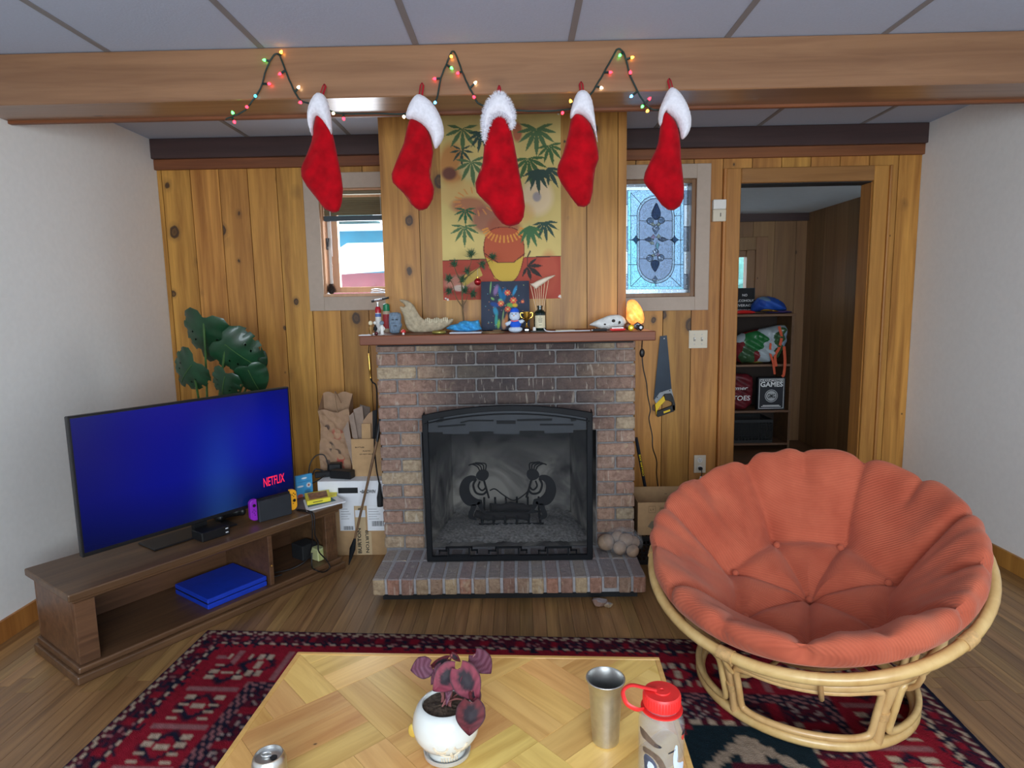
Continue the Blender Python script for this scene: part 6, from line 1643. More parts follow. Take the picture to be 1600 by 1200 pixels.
for P, Y, mat, lab in scr_l:
    pts = [pt(a, b, Y) for a, b in P]
    for q in pts:
        if q.z < zt2 + .01: q.z = CZ2 + .006
        q.x = min(max(q.x, b2x0 + (.006 if q.z < zt2 else -.1)), b2x1 - .006)
    tag(MB().prism(pts, (0, .004, 0)).build('cardboard_sheet', mat), lab, 'cardboard', 'scraps in the open carton')
# fire poker
pk0 = pt(545, 883, Z=.004); pk1 = pt(589, 690, 3.23); pk2 = pt(594, 655, 3.262)
t = thing('fire_poker', 'long fire poker with brown shaft and flat black tip leaning on boxes', 'poker', tuple(pk0))
mid = pk0.lerp(pk1, .22)
MB().tube([mid, pk0.lerp(pk1, .5), pk1], [.0065, .0065, .0075], 8).build('shaft', plain('brown_shaft', srgb(112, 84, 58), .5, var=.2), t, smooth=60)
MB().tube([pk1, pk1.lerp(pk2, .5), pk2], [.0085, .0095, .008], 8).build('grip', M_black, t, smooth=60)
MB().tube([pk0, pk0.lerp(mid, .35), pk0.lerp(mid, .6), mid], [.0015, .010, .016, .006], 8, flat=.35, up=(0, -1, 0)).build('tip', M_iron, t, smooth=60)
# hearth brush hanging by a brass handle
t = thing('hearth_brush', 'hearth brush with brass handle hung at the fireplace side', 'brush', tuple(pt(578, 570, 3.28)))
BYb = 3.28
h0, h1 = pt(576, 552, BYb), pt(579, 591, BYb)
MB().tube([h0, h0.lerp(h1, .15), h0.lerp(h1, .6), h0.lerp(h1, .7), h0.lerp(h1, .75), h1], [.004, .0065, .0055, .008, .0045, .0055], 10).build('handle', M_brass, t, smooth=60)
MB().tube(spline([h1, pt(582, 597, BYb), pt(588, 605, BYb), pt(589, 640, BYb), pt(585, 690, BYb), pt(588, 730, BYb), pt(593, 757, BYb)], 6), .004, 7).build('rod', M_iron, t, smooth=60)
b0_, b1_ = pt(593, 756, BYb), pt(594, 791, BYb)
MB().tube([b0_, b0_.lerp(b1_, .3), b0_.lerp(b1_, .6), b1_], [.006, .009, .017, .016], 10).build('bristles', M_black_matte, t, smooth=60)
MB().tube([h0, h0 + Vector((.004, -.01, .03)), Vector((h0.x + .01, h0.y - .02, MZ0 - .001))], .0022, 6).build('hook', M_iron, t, smooth=60)

# ------------------------------------------------------------------ monstera behind the television
PLX, PLY = -1.83, 3.52
t = thing('monstera_plant', 'potted monstera with split dark green leaves behind the television', 'plant', (PLX, PLY, 0))
MB().lathe([(.0001, 0), (.11, 0), (.13, .22), (.14, .24), (.13, .245), (.12, .22), (.0001, .21)], (PLX, PLY, 0), 28).build('pot', M_dark_grey, t, smooth=40)
half = [(0, .10), (.16, .22), (.36, .20), (.50, .06), (.54, -.08), (.26, -.10), (.54, -.18), (.53, -.33), (.24, -.29), (.49, -.42), (.45, -.57), (.20, -.46), (.37, -.67), (.28, -.80), (.12, -.62), (.13, -.92), (0, -1.02)]
whole = half + [(-a, b) for a, b in half[::-1][1:-1]]
entire = smooth_poly([(0, .12), (.2, .2), (.42, .12), (.52, -.12), (.46, -.45), (.28, -.75), (0, -1.0), (-.28, -.75), (-.46, -.45), (-.52, -.12), (-.42, .12), (-.2, .2)], 2)
def leaf_at(c, size, ang, tilt, split=True, parent=t):
    """c = where the stalk joins the blade; ang turns the tip in the picture plane; tilt leans the blade back"""
    R = Matrix.Rotation(tilt[1], 3, 'Z') @ Matrix.Rotation(tilt[0], 3, 'X') @ Matrix.Rotation(ang, 3, 'Y')
    ex, ez, nn = R @ Vector((1, 0, 0)), R @ Vector((0, 0, 1)), R @ Vector((0, -1, 0))
    P = [(a * size, b * size) for a, b in (whole if split else entire)]
    m = MB().inflate(P, (Vector(c), ex, ez, nn), .0009, size * .045, .002)
    for i, v in enumerate(m.v):
        q = v - Vector(c); a, b = q.dot(ex), q.dot(ez)
        m.v[i] = v - nn * (.55 * a * a / size + .28 * b * b / size) + nn * .035 * size * math.sin(18 * b / size) * abs(a) / size
    m.build('leaf', M_leaf, parent, smooth=60)
    MB().tube(spline([(PLX, PLY, .2), Vector((PLX, PLY, .2)).lerp(Vector(c), .5) + Vector((0, .03, .10)), Vector(c) - nn * .004], 6), [.009] * 6 + [.006] * 7, 7).build('stalk', M_stem, parent, smooth=60)
    vein = MB().tube([Vector(c) + nn * .003 - ez * (size * k / 6) - nn * (.28 * (size * k / 6) ** 2 / size) for k in range(6)], .0022, 5); vein.build('midrib', M_stem, parent, smooth=60)
leaf_at(pt(352, 538, 3.30), .24, -.75, (.25, .1), True)
leaf_at(pt(388, 578, 3.26), .17, -.25, (.30, .2), False)
leaf_at(pt(352, 588, 3.22), .16, .5, (.2, -.2), True)
leaf_at(pt(318, 505, 3.38), .27, .35, (.3, -.2), True)
leaf_at(pt(300, 570, 3.30), .22, .9, (.2, -.3), True)
leaf_at(pt(400, 572, 3.45), .10, -2.6, (.3, .2), False)
# ------------------------------------------------------------------ things on the right-hand wall
cs = lambda L: [(985 + a / 5, 520 + b / 5) for a, b in L]
SWY = YB - .022
def flat(P, Y): return [pt(a, b, Y) for a, b in P]
t = thing('hand_saw', 'hand saw with dark blade and yellow and black handle hung on wall', 'saw', tuple(pt(1037, 526, SWY)))
MB().prism(flat(cs([(235, 26), (285, 20), (322, 437), (250, 470), (185, 522)]), SWY), (0, .0015, 0)).build('blade', M_saw, t)
teeth = MB(); a, b = pt(*cs([(235, 26)])[0], SWY), pt(*cs([(185, 522)])[0], SWY)
for k in range(46):
    p, q = a.lerp(b, k / 46), a.lerp(b, (k + 1) / 46); teeth.prism([p, q, (p + q) / 2 - Vector((.0045, 0, 0))], (0, .0014, 0))
teeth.build('teeth', M_saw, t)
M_plate = plain('grey_handle_plate', srgb(150, 156, 160), .45)
MB().prism(flat(cs([(186, 525), (228, 468), (322, 437), (348, 548), (330, 560), (318, 480), (265, 478), (205, 560)]), SWY - .003), (0, .007, 0)).build('handle_plate', M_plate, t, bevel=.001)
MB().prism(flat(cs([(193, 560), (262, 492), (275, 530), (232, 575), (208, 610), (215, 652), (203, 645)]), SWY - .006), (0, .013, 0)).build('yellow_arm', M_yellow, t, bevel=.002)
MB().prism(flat(cs([(262, 478), (318, 472), (332, 520), (325, 545), (300, 530), (272, 528)]), SWY - .007), (0, .015, 0)).build('black_grip', M_black, t, bevel=.002)
MB().prism(flat(cs([(318, 472), (334, 500), (352, 560), (350, 608), (330, 605), (325, 545)]), SWY - .007), (0, .015, 0)).build('black_spine', M_black, t, bevel=.002)
MB().prism(flat(cs([(205, 615), (300, 578), (345, 560), (352, 600), (340, 615), (215, 660), (203, 645)]), SWY - .007), (0, .015, 0)).build('lower_bar', M_black, t, bevel=.002)
MB().prism(flat(cs([(258, 615), (310, 598), (312, 612), (262, 630)]), SWY - .009), (0, .002, 0)).build('yellow_badge', M_yellow, t)
for c in ((210, 505), (248, 458), (308, 452)): p = pt(*cs([c])[0], SWY - .004); MB().ball(p, (.004, .002, .004), 8, 6).build('rivet', M_black, t, smooth=60)
p = pt(*cs([(262, 44)])[0], SWY); MB().tube([(p.x, SWY - .006, p.z), (p.x, YB + .004, p.z)], .004, 8).build('nail', M_chrome, t, smooth=60)

def wall_plate(name, label, px0, px1, py0, py1, cat):
    xa, xb = pt(px0, (py0 + py1) / 2, YB).x, pt(px1, (py0 + py1) / 2, YB).x; za, zb = pt((px0 + px1) / 2, py1, YB).z, pt((px0 + px1) / 2, py0, YB).z
    t = thing(name, label, cat, ((xa + xb) / 2, YB, za)); MB().box(xa, xb, YB - .006, YB, za, zb).build('plate', M_ivory, t, bevel=.002)
    return t, xa, xb, za, zb
t, xa, xb, za, zb = wall_plate('light_switch', 'ivory double light switch plate beside the door casing', 1076, 1105, 516, 544, 'light switch')
for f in (.3, .7):
    x = xa + (xb - xa) * f; z = (za + zb) / 2
    tg = MB().box(x - .006, x + .006, YB - .0075, YB - .0062, z - .012, z + .012).build('toggle_slot', plain('grey_slot', srgb(150, 146, 138), .5), t)
    MB().obox((x - .004, YB - .0075, z - .004), (.008, 0, 0), (0, -.011, .006), (0, .002, .009)).build('toggle', M_white, tg)
    for dz in (.03, -.03): MB().ball((x, YB - .0062, z + dz), (.0032, .0015, .0032), 8, 6).build('screw', M_steel, t, smooth=60)
t, xa, xb, za, zb = wall_plate('wall_outlet', 'ivory wall outlet with black plug above the orange chair', 1084, 1102.5, 711, 738.5, 'outlet')
x = (xa + xb) / 2; z = (za + zb) / 2
for dz in (.026, -.026):
    so = MB().lathe([(.0001, .0015), (.016, .0015), (.017, 0)], (x, YB - .0062, z + dz), 16, R=Matrix.Rotation(PI / 2, 3, 'X')).build('socket', M_white, t, smooth=30)
    for dx, w, h in ((-.006, .002, .008), (.006, .002, .007)): MB().box(x + dx - w / 2, x + dx + w / 2, YB - .0082, YB - .0078, z + dz - .001, z + dz - .001 + h).build('slot', M_ink, so)
    MB().ball((x, YB - .008, z + dz - .008), (.0025, .0006, .0025), 8, 4).build('slot', M_ink, so)
t2 = thing('plug', 'black plug with short cord in the lower socket of outlet', 'plug', (x, YB - .02, z - .04))
MB().box(x - .012, x + .012, YB - .032, YB - .0085, z - .036, z - .016).build('body', M_black, t2, bevel=.004)
MB().tube(spline([(x + .006, YB - .026, z - .034), (x + .008, YB - .024, z - .06), (x + .004, YB - .022, z - .085), (x + .01, YB - .02, z - .16)], 5), .0028, 7).build('cord', M_black, t2, smooth=60)
MB().cbox((x + .006, YB - .026, z - .092), .026, .003, .030, Matrix.Rotation(.25, 3, 'Y')).build('tag', M_paper, t2)
xa, xb = pt(1111.5, 330, YB).x, pt(1132, 330, YB).x; za, zb = pt(1121, 347, YB).z, pt(1121, 313, YB).z
t = thing('door_chime', 'ivory door chime box mounted on wall next to door casing', 'door chime', ((xa + xb) / 2, YB, za))
MB().box(xa, xb, YB - .035, YB, za, za + (zb - za) * .55).build('lower_cover', M_ivory, t, bevel=.003)
MB().box(xa + .001, xb - .001, YB - .037, YB, za + (zb - za) * .56, zb).build('upper_cover', M_white, t, bevel=.003)
x = (xa + xb) / 2 + .006; MB().box(x - .0022, x + .0022, YB - .0362, YB - .0348, za + .028, za + .05).build('slit', M_ink, t)

# axe leaning between fireplace and wall
a0 = pt(994, 684, 3.50); a1 = pt(1010, 772, 3.54); dirv = (a1 - a0).normalized()
foot = a1 + dirv * ((a1.z - .05) / -dirv.z)
t = thing('axe', 'axe standing handle up with yellow lettering beside the brickwork', 'axe', (foot.x, foot.y, 0))
p_ = [a0, a0.lerp(foot, .15), a0.lerp(foot, .5), foot]
MB().tube(p_, [.012, .013, .012, .013], 10, flat=.75).build('handle', plain('navy_fibreglass', srgb(24, 30, 42), .4), t, smooth=60)
MB().prism([foot + Vector((-.02, -.012, -.048)), foot + Vector((.10, -.012, -.048)), foot + Vector((.11, -.012, .06)), foot + Vector((.02, -.012, .03)), foot + Vector((-.04, -.012, .02)), foot + Vector((-.04, -.012, -.03))], (0, .026, 0)).build('axe_head', M_iron, t, bevel=.003)
ta = a0.lerp(foot, .5); tb = a0.lerp(foot, .06)
er = dirv * -1; en_ = Vector((0, -1, 0)); en_ = (en_ - er * en_.dot(er)).normalized(); eup = en_.cross(er)
o_ = pt(1006, 742, a0.y + (a1.y - a0.y) * .66); k = (o_ - a0).dot(dirv); o_ = a0 + dirv * k
text('COLLINS AXE', M_yellow, t, o_ + en_ * .0140 - eup * .005, er, eup, .010, .135, bold=.02)

# carton on crate by the hearth
CRX0 = hx1 + .012; CRX1 = CRX0 + .43; CRY0, CRY1, CRZ = 3.15, 3.46, .155
def crate(name, label, x0, x1, y0, y1, z0, z1, nx, nz, parentless=True, ny=6):
    t = thing(name, label, 'crate', ((x0 + x1) / 2, (y0 + y1) / 2, z0)); w = .004
    def panel(o, ex, L, Hh, n, k, nm, nn):
        m = MB(); ex = Vector(ex); nn = Vector(nn); rim = min(.028, Hh * .16)
        m.obox(o, ex * L, nn * w, UP * rim); m.obox(Vector(o) + UP * (Hh - rim), ex * L, nn * w, UP * rim)
        for i in range(n + 1): m.obox(Vector(o) + ex * ((L - .007) * i / n) + UP * rim, ex * .007, nn * w, UP * (Hh - 2 * rim))
        for j in range(1, k): m.obox(Vector(o) + UP * (rim + (Hh - 2 * rim) * j / k - .003), ex * L, nn * w * .8, UP * .006)
        m.build(nm, M_black, t)
    panel((x0, y0, z0), (1, 0, 0), x1 - x0, z1 - z0, nx, nz, 'front_lattice', (0, 1, 0)); panel((x0, y1 - w, z0), (1, 0, 0), x1 - x0, z1 - z0, nx, nz, 'rear_lattice', (0, 1, 0))
    panel((x0, y0 + w, z0), (0, 1, 0), y1 - y0 - 2 * w, z1 - z0, ny, nz, 'side_lattice', (1, 0, 0)); panel((x1 - w, y0 + w, z0), (0, 1, 0), y1 - y0 - 2 * w, z1 - z0, ny, nz, 'side_lattice', (1, 0, 0))
    MB().box(x0 + w, x1 - w, y0 + w, y1 - w, z0, z0 + w).build('base', M_black, t)
    return t
crate('plastic_crate', 'black lattice crate on floor under the printed cardboard box', CRX0, CRX1, CRY0, CRY1, 0, CRZ, 20, 5)
bxa = pt(996.5, 810, 3.165).x; bxa = max(bxa, CRX0 - .03); bxb = bxa + .42; by0, by1 = 3.165, 3.45; bz0, bz1 = CRZ + .001, pt(1040, 785, 3.165).z; bk = pt(1040, 763.5, by1).z
t = thing('cardboard_box', 'open cardboard box with printed handling symbols on the black crate', 'box', ((bxa + bxb) / 2, 3.3, bz0))
MB().box(bxa, bxb, by0, by0 + .004, bz0, bz1).build('front_panel', M_card, t); MB().box(bxa, bxb, by1 - .004, by1, bz0, max(bk, bz1)).build('rear_panel', M_card, t)
for x in (bxa, bxb - .004): MB().box(x, x + .004, by0 + .004, by1 - .004, bz0, bz1).build('side_panel', M_card_dark, t)
MB().box(bxa + .004, bxb - .004, by0 + .004, by1 - .004, bz0, bz0 + .004).build('bottom_panel', M_card_dark, t)
M_print = plain('brown_print', srgb(128, 100, 72), .8, var=0)
for a, b, kind in ((1019, 796, 0), (1035, 796, 1), (1049, 796, 2)):
    c = pt(a, b, by0); s_ = .018; m = MB(); yy = by0 - .0008
    fr_ = lambda x0, x1, z0, z1: m.box(x0, x1, yy, yy + .0006, z0, z1)
    fr_(c.x - s_, c.x + s_, c.z + s_ - .0016, c.z + s_); fr_(c.x - s_, c.x + s_, c.z - s_, c.z - s_ + .0016)
    if kind != 1: fr_(c.x - s_, c.x - s_ + .0016, c.z - s_, c.z + s_); fr_(c.x + s_ - .0016, c.x + s_, c.z - s_, c.z + s_)
    if kind == 0: m.prism([(c.x - .009, yy, c.z + .006), (c.x - .004, yy, c.z - .008), (c.x - .010, yy, c.z - .006)], (0, .0006, 0)); m.prism([(c.x + .002, yy, c.z - .004), (c.x + .009, yy, c.z - .004), (c.x + .0055, yy, c.z + .006)], (0, .0006, 0))
    elif kind == 1:
        for dx in (-.012, -.004, .004, .012): fr_(c.x + dx - .0012, c.x + dx + .0012, c.z - .012, c.z + .006)
        fr_(c.x - .014, c.x + .014, c.z + .006, c.z + .010)
    else:
        for k in range(3):
            for j in range(5):
                a_ = k * 2.094 + j * .32; m.box(c.x + .010 * math.cos(a_) - .002, c.x + .010 * math.cos(a_) + .002, yy, yy + .0006, c.z + .010 * math.sin(a_) - .002, c.z + .010 * math.sin(a_) + .002)
    m.build('handling_symbol', M_print, t)
MB().prism([pt(a, b, by0 - .0003) for a, b in ((1012, 823), (1018, 814), (1036, 815), (1041, 812), (1060, 814), (1060, 833), (1016, 834), (1020, 827))], (0, -.0005, 0)).build('dark_patch', plain('grey_patch', srgb(126, 112, 92), .8), t)  # irregular patch, greyer and darker than the card around it
MB().box(pt(1038, 771, by1).x, pt(1042, 771, by1).x, by1 - .0048, by1 - .0042, bk - .03, bk - .027).build('dark_patch', M_print, t)

# clear bag of stones on the hearth
t = thing('bag_of_stones', 'clear plastic bag of round brown stones on the hearth corner', 'bag of stones', (pt(970, 865, Z=HZ).x, 3.0, HZ))
for k, (a, b, Y, rx, rz, ry) in enumerate(((947, 847, 3.03, .043, .041, .038), (969, 858, 2.985, .034, .036, .032), (989, 861, 2.95, .030, .030, .03), (978, 843, 3.02, .036, .034, .034), (965, 840, 3.06, .032, .032, .03), (990, 847, 3.03, .030, .030, .03))):
    c = pt(a, b, Y); c.z = max(c.z, HZ + rz + .001)
    m = MB().ball(c, (rx, ry, rz), 18, 12); r = random.Random(k)
    ph = [r.uniform(0, 6) for _ in range(3)]
    for i, v in enumerate(m.v): q = v - c; m.v[i] = c + q * (1 + .07 * math.sin(55 * q.x + ph[0]) * math.sin(50 * q.z + ph[1]) + .04 * math.sin(90 * q.y + ph[2]))
    m.build('stone', M_potato, t, smooth=80)
c = pt(972, 850, 3.01)
fb = MB().ball((c.x + .004, 3.0, HZ + .068), (.096, .082, .066), 28, 18)
for i, v in enumerate(fb.v):
    q = v - Vector((c.x, 3.0, HZ + .06)); fb.v[i] = v + q.normalized() * (.006 * math.sin(60 * q.x + 30 * q.z) * math.sin(70 * q.y + 20 * q.z))
    fb.v[i].z = max(fb.v[i].z, HZ + .0015)
fb.build('plastic_bag', M_film, t, smooth=40)

# ------------------------------------------------------------------ bookcase in the passage and what is on it
KY, KB = 5.60, 5.93
kx0, kx1 = PX0 + .04, pt(1237, 600, KY).x
cb5 = lambda a, b: (1140 + a / 4.136, 430 + b / 4.136)
kz = [pt(1200, y, KY).z for y in (494.5, 571, 643)]
t = thing('bookcase', 'dark brown bookcase standing in the passage beyond the doorway', 'bookcase', ((kx0 + kx1) / 2, KY + .15, 0))
MB().box(kx0, kx0 + .02, KY, KB, 0, kz[0]).build('side_panel', M_shelf, t); MB().box(kx1 - .02, kx1, KY, KB, 0, kz[0]).build('side_panel', M_shelf, t)
MB().box(kx0 - .01, kx1 + .01, KY - .01, KB, kz[0] + .0005, kz[0] + .022).build('top_board', M_shelf, t, bevel=.002)
for z in kz[1:] + [.06]: MB().box(kx0 + .0205, kx1 - .0205, KY, KB, z - .01, z + .01).build('shelf_board', M_shelf, t, bevel=.001)
MB().box(kx0 + .0205, kx1 - .0205, KB - .01, KB, .07, kz[0]).build('back_panel', plain('dark_back', srgb(52, 40, 34), .8), t)
KT = kz[0] + .022
def kout(P, Y, base): return outl([cb5(a, b) for a, b in P], Y, True, base)
# letter board
Y = 5.84; xa, xb = pt(1143, 470, Y).x, pt(1178, 470, Y).x; zb = pt(1165, 451, Y).z
t = thing('letter_board', 'black letter board with white plastic lettering on top of the bookcase', 'sign', ((xa + xb) / 2, Y, KT))
MB().box(xa, xb, Y, Y + .012, KT, zb).build('board', M_black_matte, t); 
for bx in ((xa - .006, xa, KT, zb + .006), (xb, xb + .006, KT, zb + .006)): MB().box(bx[0], bx[1], Y - .004, Y + .014, bx[2], bx[3]).build('frame_bar', M_dark_grey, t)
MB().box(xa, xb, Y - .004, Y + .014, zb, zb + .006).build('frame_bar', M_dark_grey, t)
xm = pt(1163.5, 470, Y).x
for s_, py in (('NO', 463), ('ALCOHOLIC', 471.5), ('BEVERAGES', 479), ('BEYOND', 487)):
    p = pt(1163, py, Y); text(s_, M_white_ink, t, (xm, Y - .0005, p.z), X_, UP, .021, None if len(s_) < 3 else .024 * len(s_) * .86, align='CENTER', bold=.015)
def soft(name, label, cat, P, Y, base, T, res, mat, R=None, hf=None):
    return tag(MB().inflate(smooth_poly(kout(P, Y, base), 1), flatfr(Y), T, res, R or T, hf=hf).build(name, mat, smooth=60), label, cat)
fold = lambda X, Z, d: 1 + .2 * np.sin(X * 40 + Z * 70)
def multi(name, cols, scale, rough=.6):
    m, nt, bs = _new(name)
    vo = N(nt, 'ShaderNodeTexVoronoi', Scale=scale); nt.links.new(coords(nt, rnd=False), vo.inputs['Vector'])
    r = ramp(nt, [(i / len(cols), c) for i, c in enumerate(cols)]); r.color_ramp.interpolation = 'CONSTANT'
    s_ = nt.nodes.new('ShaderNodeSeparateColor'); nt.links.new(vo.outputs['Color'], s_.inputs[0]); nt.links.new(s_.outputs[0], r.inputs[0]); nt.links.new(r.outputs[0], bs.inputs['Base Color']); bs.inputs['Roughness'].default_value = rough
    return m
soft('folded_jacket', 'blue and grey bundled jacket on top of the bookcase', 'jacket', [(135, 230), (150, 190), (190, 150), (270, 150), (330, 175), (365, 215), (360, 250), (140, 250)], 5.73, KT + .012, .08, .014, multi('jacket_cloth', [srgb(30, 70, 160), srgb(36, 84, 176), srgb(90, 120, 150), srgb(28, 60, 140)], 9), .06, fold)
soft('red_pouch', 'red cloth pouch lying flat on top of the bookcase by the sign', 'pouch', [(20, 240), (70, 220), (150, 225), (180, 245), (20, 250)], 5.66, KT + .001, .03, .01, M_redlid, .03)
soft('yellow_strap', 'yellow strap curled over purple cloth at the bookcase top front', 'strap', [(180, 245), (230, 225), (310, 235), (320, 250), (230, 240)], 5.60, KT + .012, .012, .008, M_gold)
soft('purple_cloth', 'purple cloth hanging over the right front edge of bookcase top', 'cloth', [(200, 252), (290, 235), (400, 236), (405, 252)], 5.64, KT + .001, .03, .01, plain('purple_cloth_m', srgb(70, 50, 110), .9))
z2 = kz[1] + .0105
soft('grocery_bag', 'clear shopping bag filled with green, white and red packets', 'bag', [(15, 420), (60, 370), (130, 345), (230, 330), (300, 312), (370, 308), (365, 400), (345, 470), (300, 540), (220, 560), (15, 560)], 5.68, z2, .10, .02, multi('packet_colours', [srgb(60, 90, 60), srgb(170, 180, 186), srgb(120, 40, 44), srgb(40, 110, 60), srgb(190, 180, 90), srgb(150, 170, 190)], 7, .25), .09, fold)
for k, P in enumerate(([(268, 420), (262, 500), (280, 560), (292, 640)], [(320, 330), (335, 400), (320, 470), (295, 520), (300, 590)], [(352, 460), (358, 560), (350, 640), (338, 655)])):
    o = MB().tube(spline([pt(*cb5(a, b), 5.575 - k * .004) for a, b in P], 6), .014 if k != 0 else .011, 6, flat=.15, up=(0, -1, 0)).build('orange_ribbon', plain('orange_ribbon_m%d' % k, srgb(206, 84, 50), .7), smooth=60)
    tag(o, ('short red-orange ribbon end beside the packets', 'wavy orange ribbon trailing from the grocery bag', 'long orange ribbon hanging over the game box')[k], 'ribbon')
z3 = kz[2] + .0105
P = [(-40, 640), (0, 628), (145, 628), (150, 700), (135, 860), (-40, 860)]
Y = 5.66
pb_ = thing('potato_bag', 'maroon printed sack leaning at the bookcase shelf end', 'bag', (pt(1155, 640, Y).x, Y, z3))
MB().inflate(smooth_poly(kout(P, Y, z3), 1), flatfr(Y), .055, .012, .05, hf=fold).build('sack', plain('maroon_sack', srgb(104, 26, 36), .5, var=.5, scale=16), pb_, smooth=60)
for s_, a, b, hgt, w, sh in (('Farmer', 118, 740, .032, .19, .35), ('POTATOES', 132, 808, .042, .33, .1)):
    p = pt(*cb5(a, b), Y - .066); text(s_, M_white_ink, pb_, (p.x, Y - .068, p.z), X_, UP, hgt, w, align='RIGHT', shear=sh, bold=.01)
Y = 5.63; g0_, g1_, g2_ = pt(*cb5(178, 868), Y), pt(*cb5(355, 845), Y), pt(*cb5(165, 660), Y)
ex = Vector((g1_.x - g0_.x, 0, 0)); 
gb = thing('board_game_box', 'black board game box with white title and round emblem', 'game box', ((g0_.x + g1_.x) / 2, Y + .02, z3))
Wd = ex.length; Hd = g2_.z - g0_.z; o0 = Vector((g0_.x, Y, z3))
MB().obox(o0, (Wd, 0, 0), (0, .05, 0), (0, 0, Hd)).build('box', plain('navy_black_card', srgb(24, 26, 36), .5), gb, bevel=.002)
bd = MB(); i_ = .012; wl = .004
for bx in ((i_, Wd - i_, i_, i_ + wl), (i_, Wd - i_, Hd - i_ - wl, Hd - i_), (i_, i_ + wl, i_, Hd - i_), (Wd - i_ - wl, Wd - i_, i_, Hd - i_)): bd.box(o0.x + bx[0], o0.x + bx[1], Y - .0008, Y - .0002, z3 + bx[2], z3 + bx[3])
bd.build('border_print', M_white_ink, gb)
text('GRANDMASTER', M_white_ink, gb, o0 + Vector((Wd / 2, -.0005, Hd * .875)), X_, UP, .018, Wd * .84, align='CENTER', bold=.01)
text('GAMES', M_white_ink, gb, o0 + Vector((Wd / 2, -.0005, Hd * .72)), X_, UP, .042, Wd * .82, align='CENTER', bold=.03)
rg = MB(); cc = o0 + Vector((Wd / 2, -.0006, Hd * .43)); n = 28
for r0, r1 in ((.052, .058), (.0, .046)):
    vs_ = []
    for k in range(n): a_ = 2 * PI * k / n; vs_ += [cc + Vector((r0 * math.cos(a_), 0, r0 * math.sin(a_))), cc + Vector((r1 * math.cos(a_), 0, r1 * math.sin(a_)))]
    rg.add(vs_, [(2 * k, 2 * k + 1, (2 * k + 3) % (2 * n), (2 * k + 2) % (2 * n)) for k in range(n)])
rg.build('emblem_disc', plain('grey_ink', srgb(186, 188, 190), .6), gb)
text('GMG', M_ink, gb, cc + Vector((0, -.0006, -.018)), X_, UP, .036, .070, align='CENTER', bold=.03)
for k, w in ((.10, .6), (.065, .72)): MB().box(o0.x + Wd * (.5 - w / 2), o0.x + Wd * (.5 + w / 2), Y - .0008, Y - .0002, z3 + Hd * k + .008, z3 + Hd * k + .014).build('small_print', M_white_ink, gb)
crate('plastic_crate', 'black lattice crate on the bottom shelf of the passage bookcase', kx0 + .05, pt(*cb5(280, 1000), KY).x, KY + .005, KB - .03, .0705, pt(*cb5(150, 935), KY).z, 26, 12)
# ------------------------------------------------------------------ wool rug
RA = math.radians(-3.3)
rc = pt(700, 994.5, Z=0)             # a point on its far edge
rx, ry = Vector((math.cos(RA), math.sin(RA), 0)), Vector((-math.sin(RA), math.cos(RA), 0))
RUX0, RUX1, RLEN = -1.04, 1.75, 2.35
st = .012
U = np.arange(RUX0, RUX1 + st / 2, st); Vv = np.arange(0, RLEN + st / 2, st)
UU, VV = np.meshgrid(U, Vv, indexing='ij')
du_, dv_ = np.minimum(UU - RUX0, RUX1 - UU), np.minimum(VV, RLEN - VV)
E = np.minimum(du_, dv_); T = np.where(dv_ <= du_, UU, VV)
K = lambda *c: np.array(srgb(*c)[:3])
red, wine, navy, cream, pink, teal = K(132, 24, 40), K(80, 22, 38), K(26, 26, 44), K(172, 152, 132), K(140, 92, 94), K(22, 38, 46)
C = np.zeros(UU.shape + (3,)); C[:] = red
rr = np.random.default_rng(3)
def put(m, c): C[m] = c
sp_n = rr.random(UU.shape)
put(E < .022, navy)
put((E >= .012) & (E < .030) & ((T * 22 + E * 30) % 1 < .45), cream); put((E >= .012) & (E < .03) & ((T * 22 + E * 30) % 1 >= .45), wine)
m = (E >= .030) & (E < .085); put(m, wine); put(m & (sp_n < .30), navy); put(m & (sp_n > .90), pink); put(m & ((T * 7) % 1 < .22) & (np.abs(E - .058) < .016), red)
m = (E >= .085) & (E < .103); put(m & ((T * 20 - E * 26) % 1 < .5), cream); put(m & ((T * 20 - E * 26) % 1 >= .5), navy)
m = (E >= .103) & (E < .13); put(m, red); put(m & (sp_n < .25), navy)
# broad border with stepped figures
m = (E >= .13) & (E < .36); f = (T / .20) % 1 - .5; g = (E - .245) / .115
put(m & (np.abs(f) + np.abs(g) * .55 < .42), wine)
put(m & (np.abs(f) + np.abs(g) * .55 < .36), navy); put(m & (np.abs(f) + np.abs(g) * .55 < .26), red)
mm = m & (np.floor((f + .5) * 10) % 2 == 0) & (np.abs(g) < .62) & (np.abs(g) > .30) & (np.abs(f) < .34); put(mm, cream)
put(m & (np.abs(f) < .055) & (np.abs(g) < .18), cream); put(m & (np.abs(np.abs(f) - .47) < .03) & (np.abs(g) < .8), pink)
m = (E >= .36) & (E < .40); put(m, navy); put(m & (((T * 18 + E * 40) % 1) < .4), pink)
m = (E >= .40) & (E < .50); put(m, wine); put(m & (sp_n < .28), navy); put(m & (sp_n > .86), K(150, 130, 124)); put(m & ((T * 6) % 1 < .2), red)
m = (E >= .50) & (E < .52); put(m & ((T * 18) % 1 < .5), cream); put(m & ((T * 18) % 1 >= .5), wine)
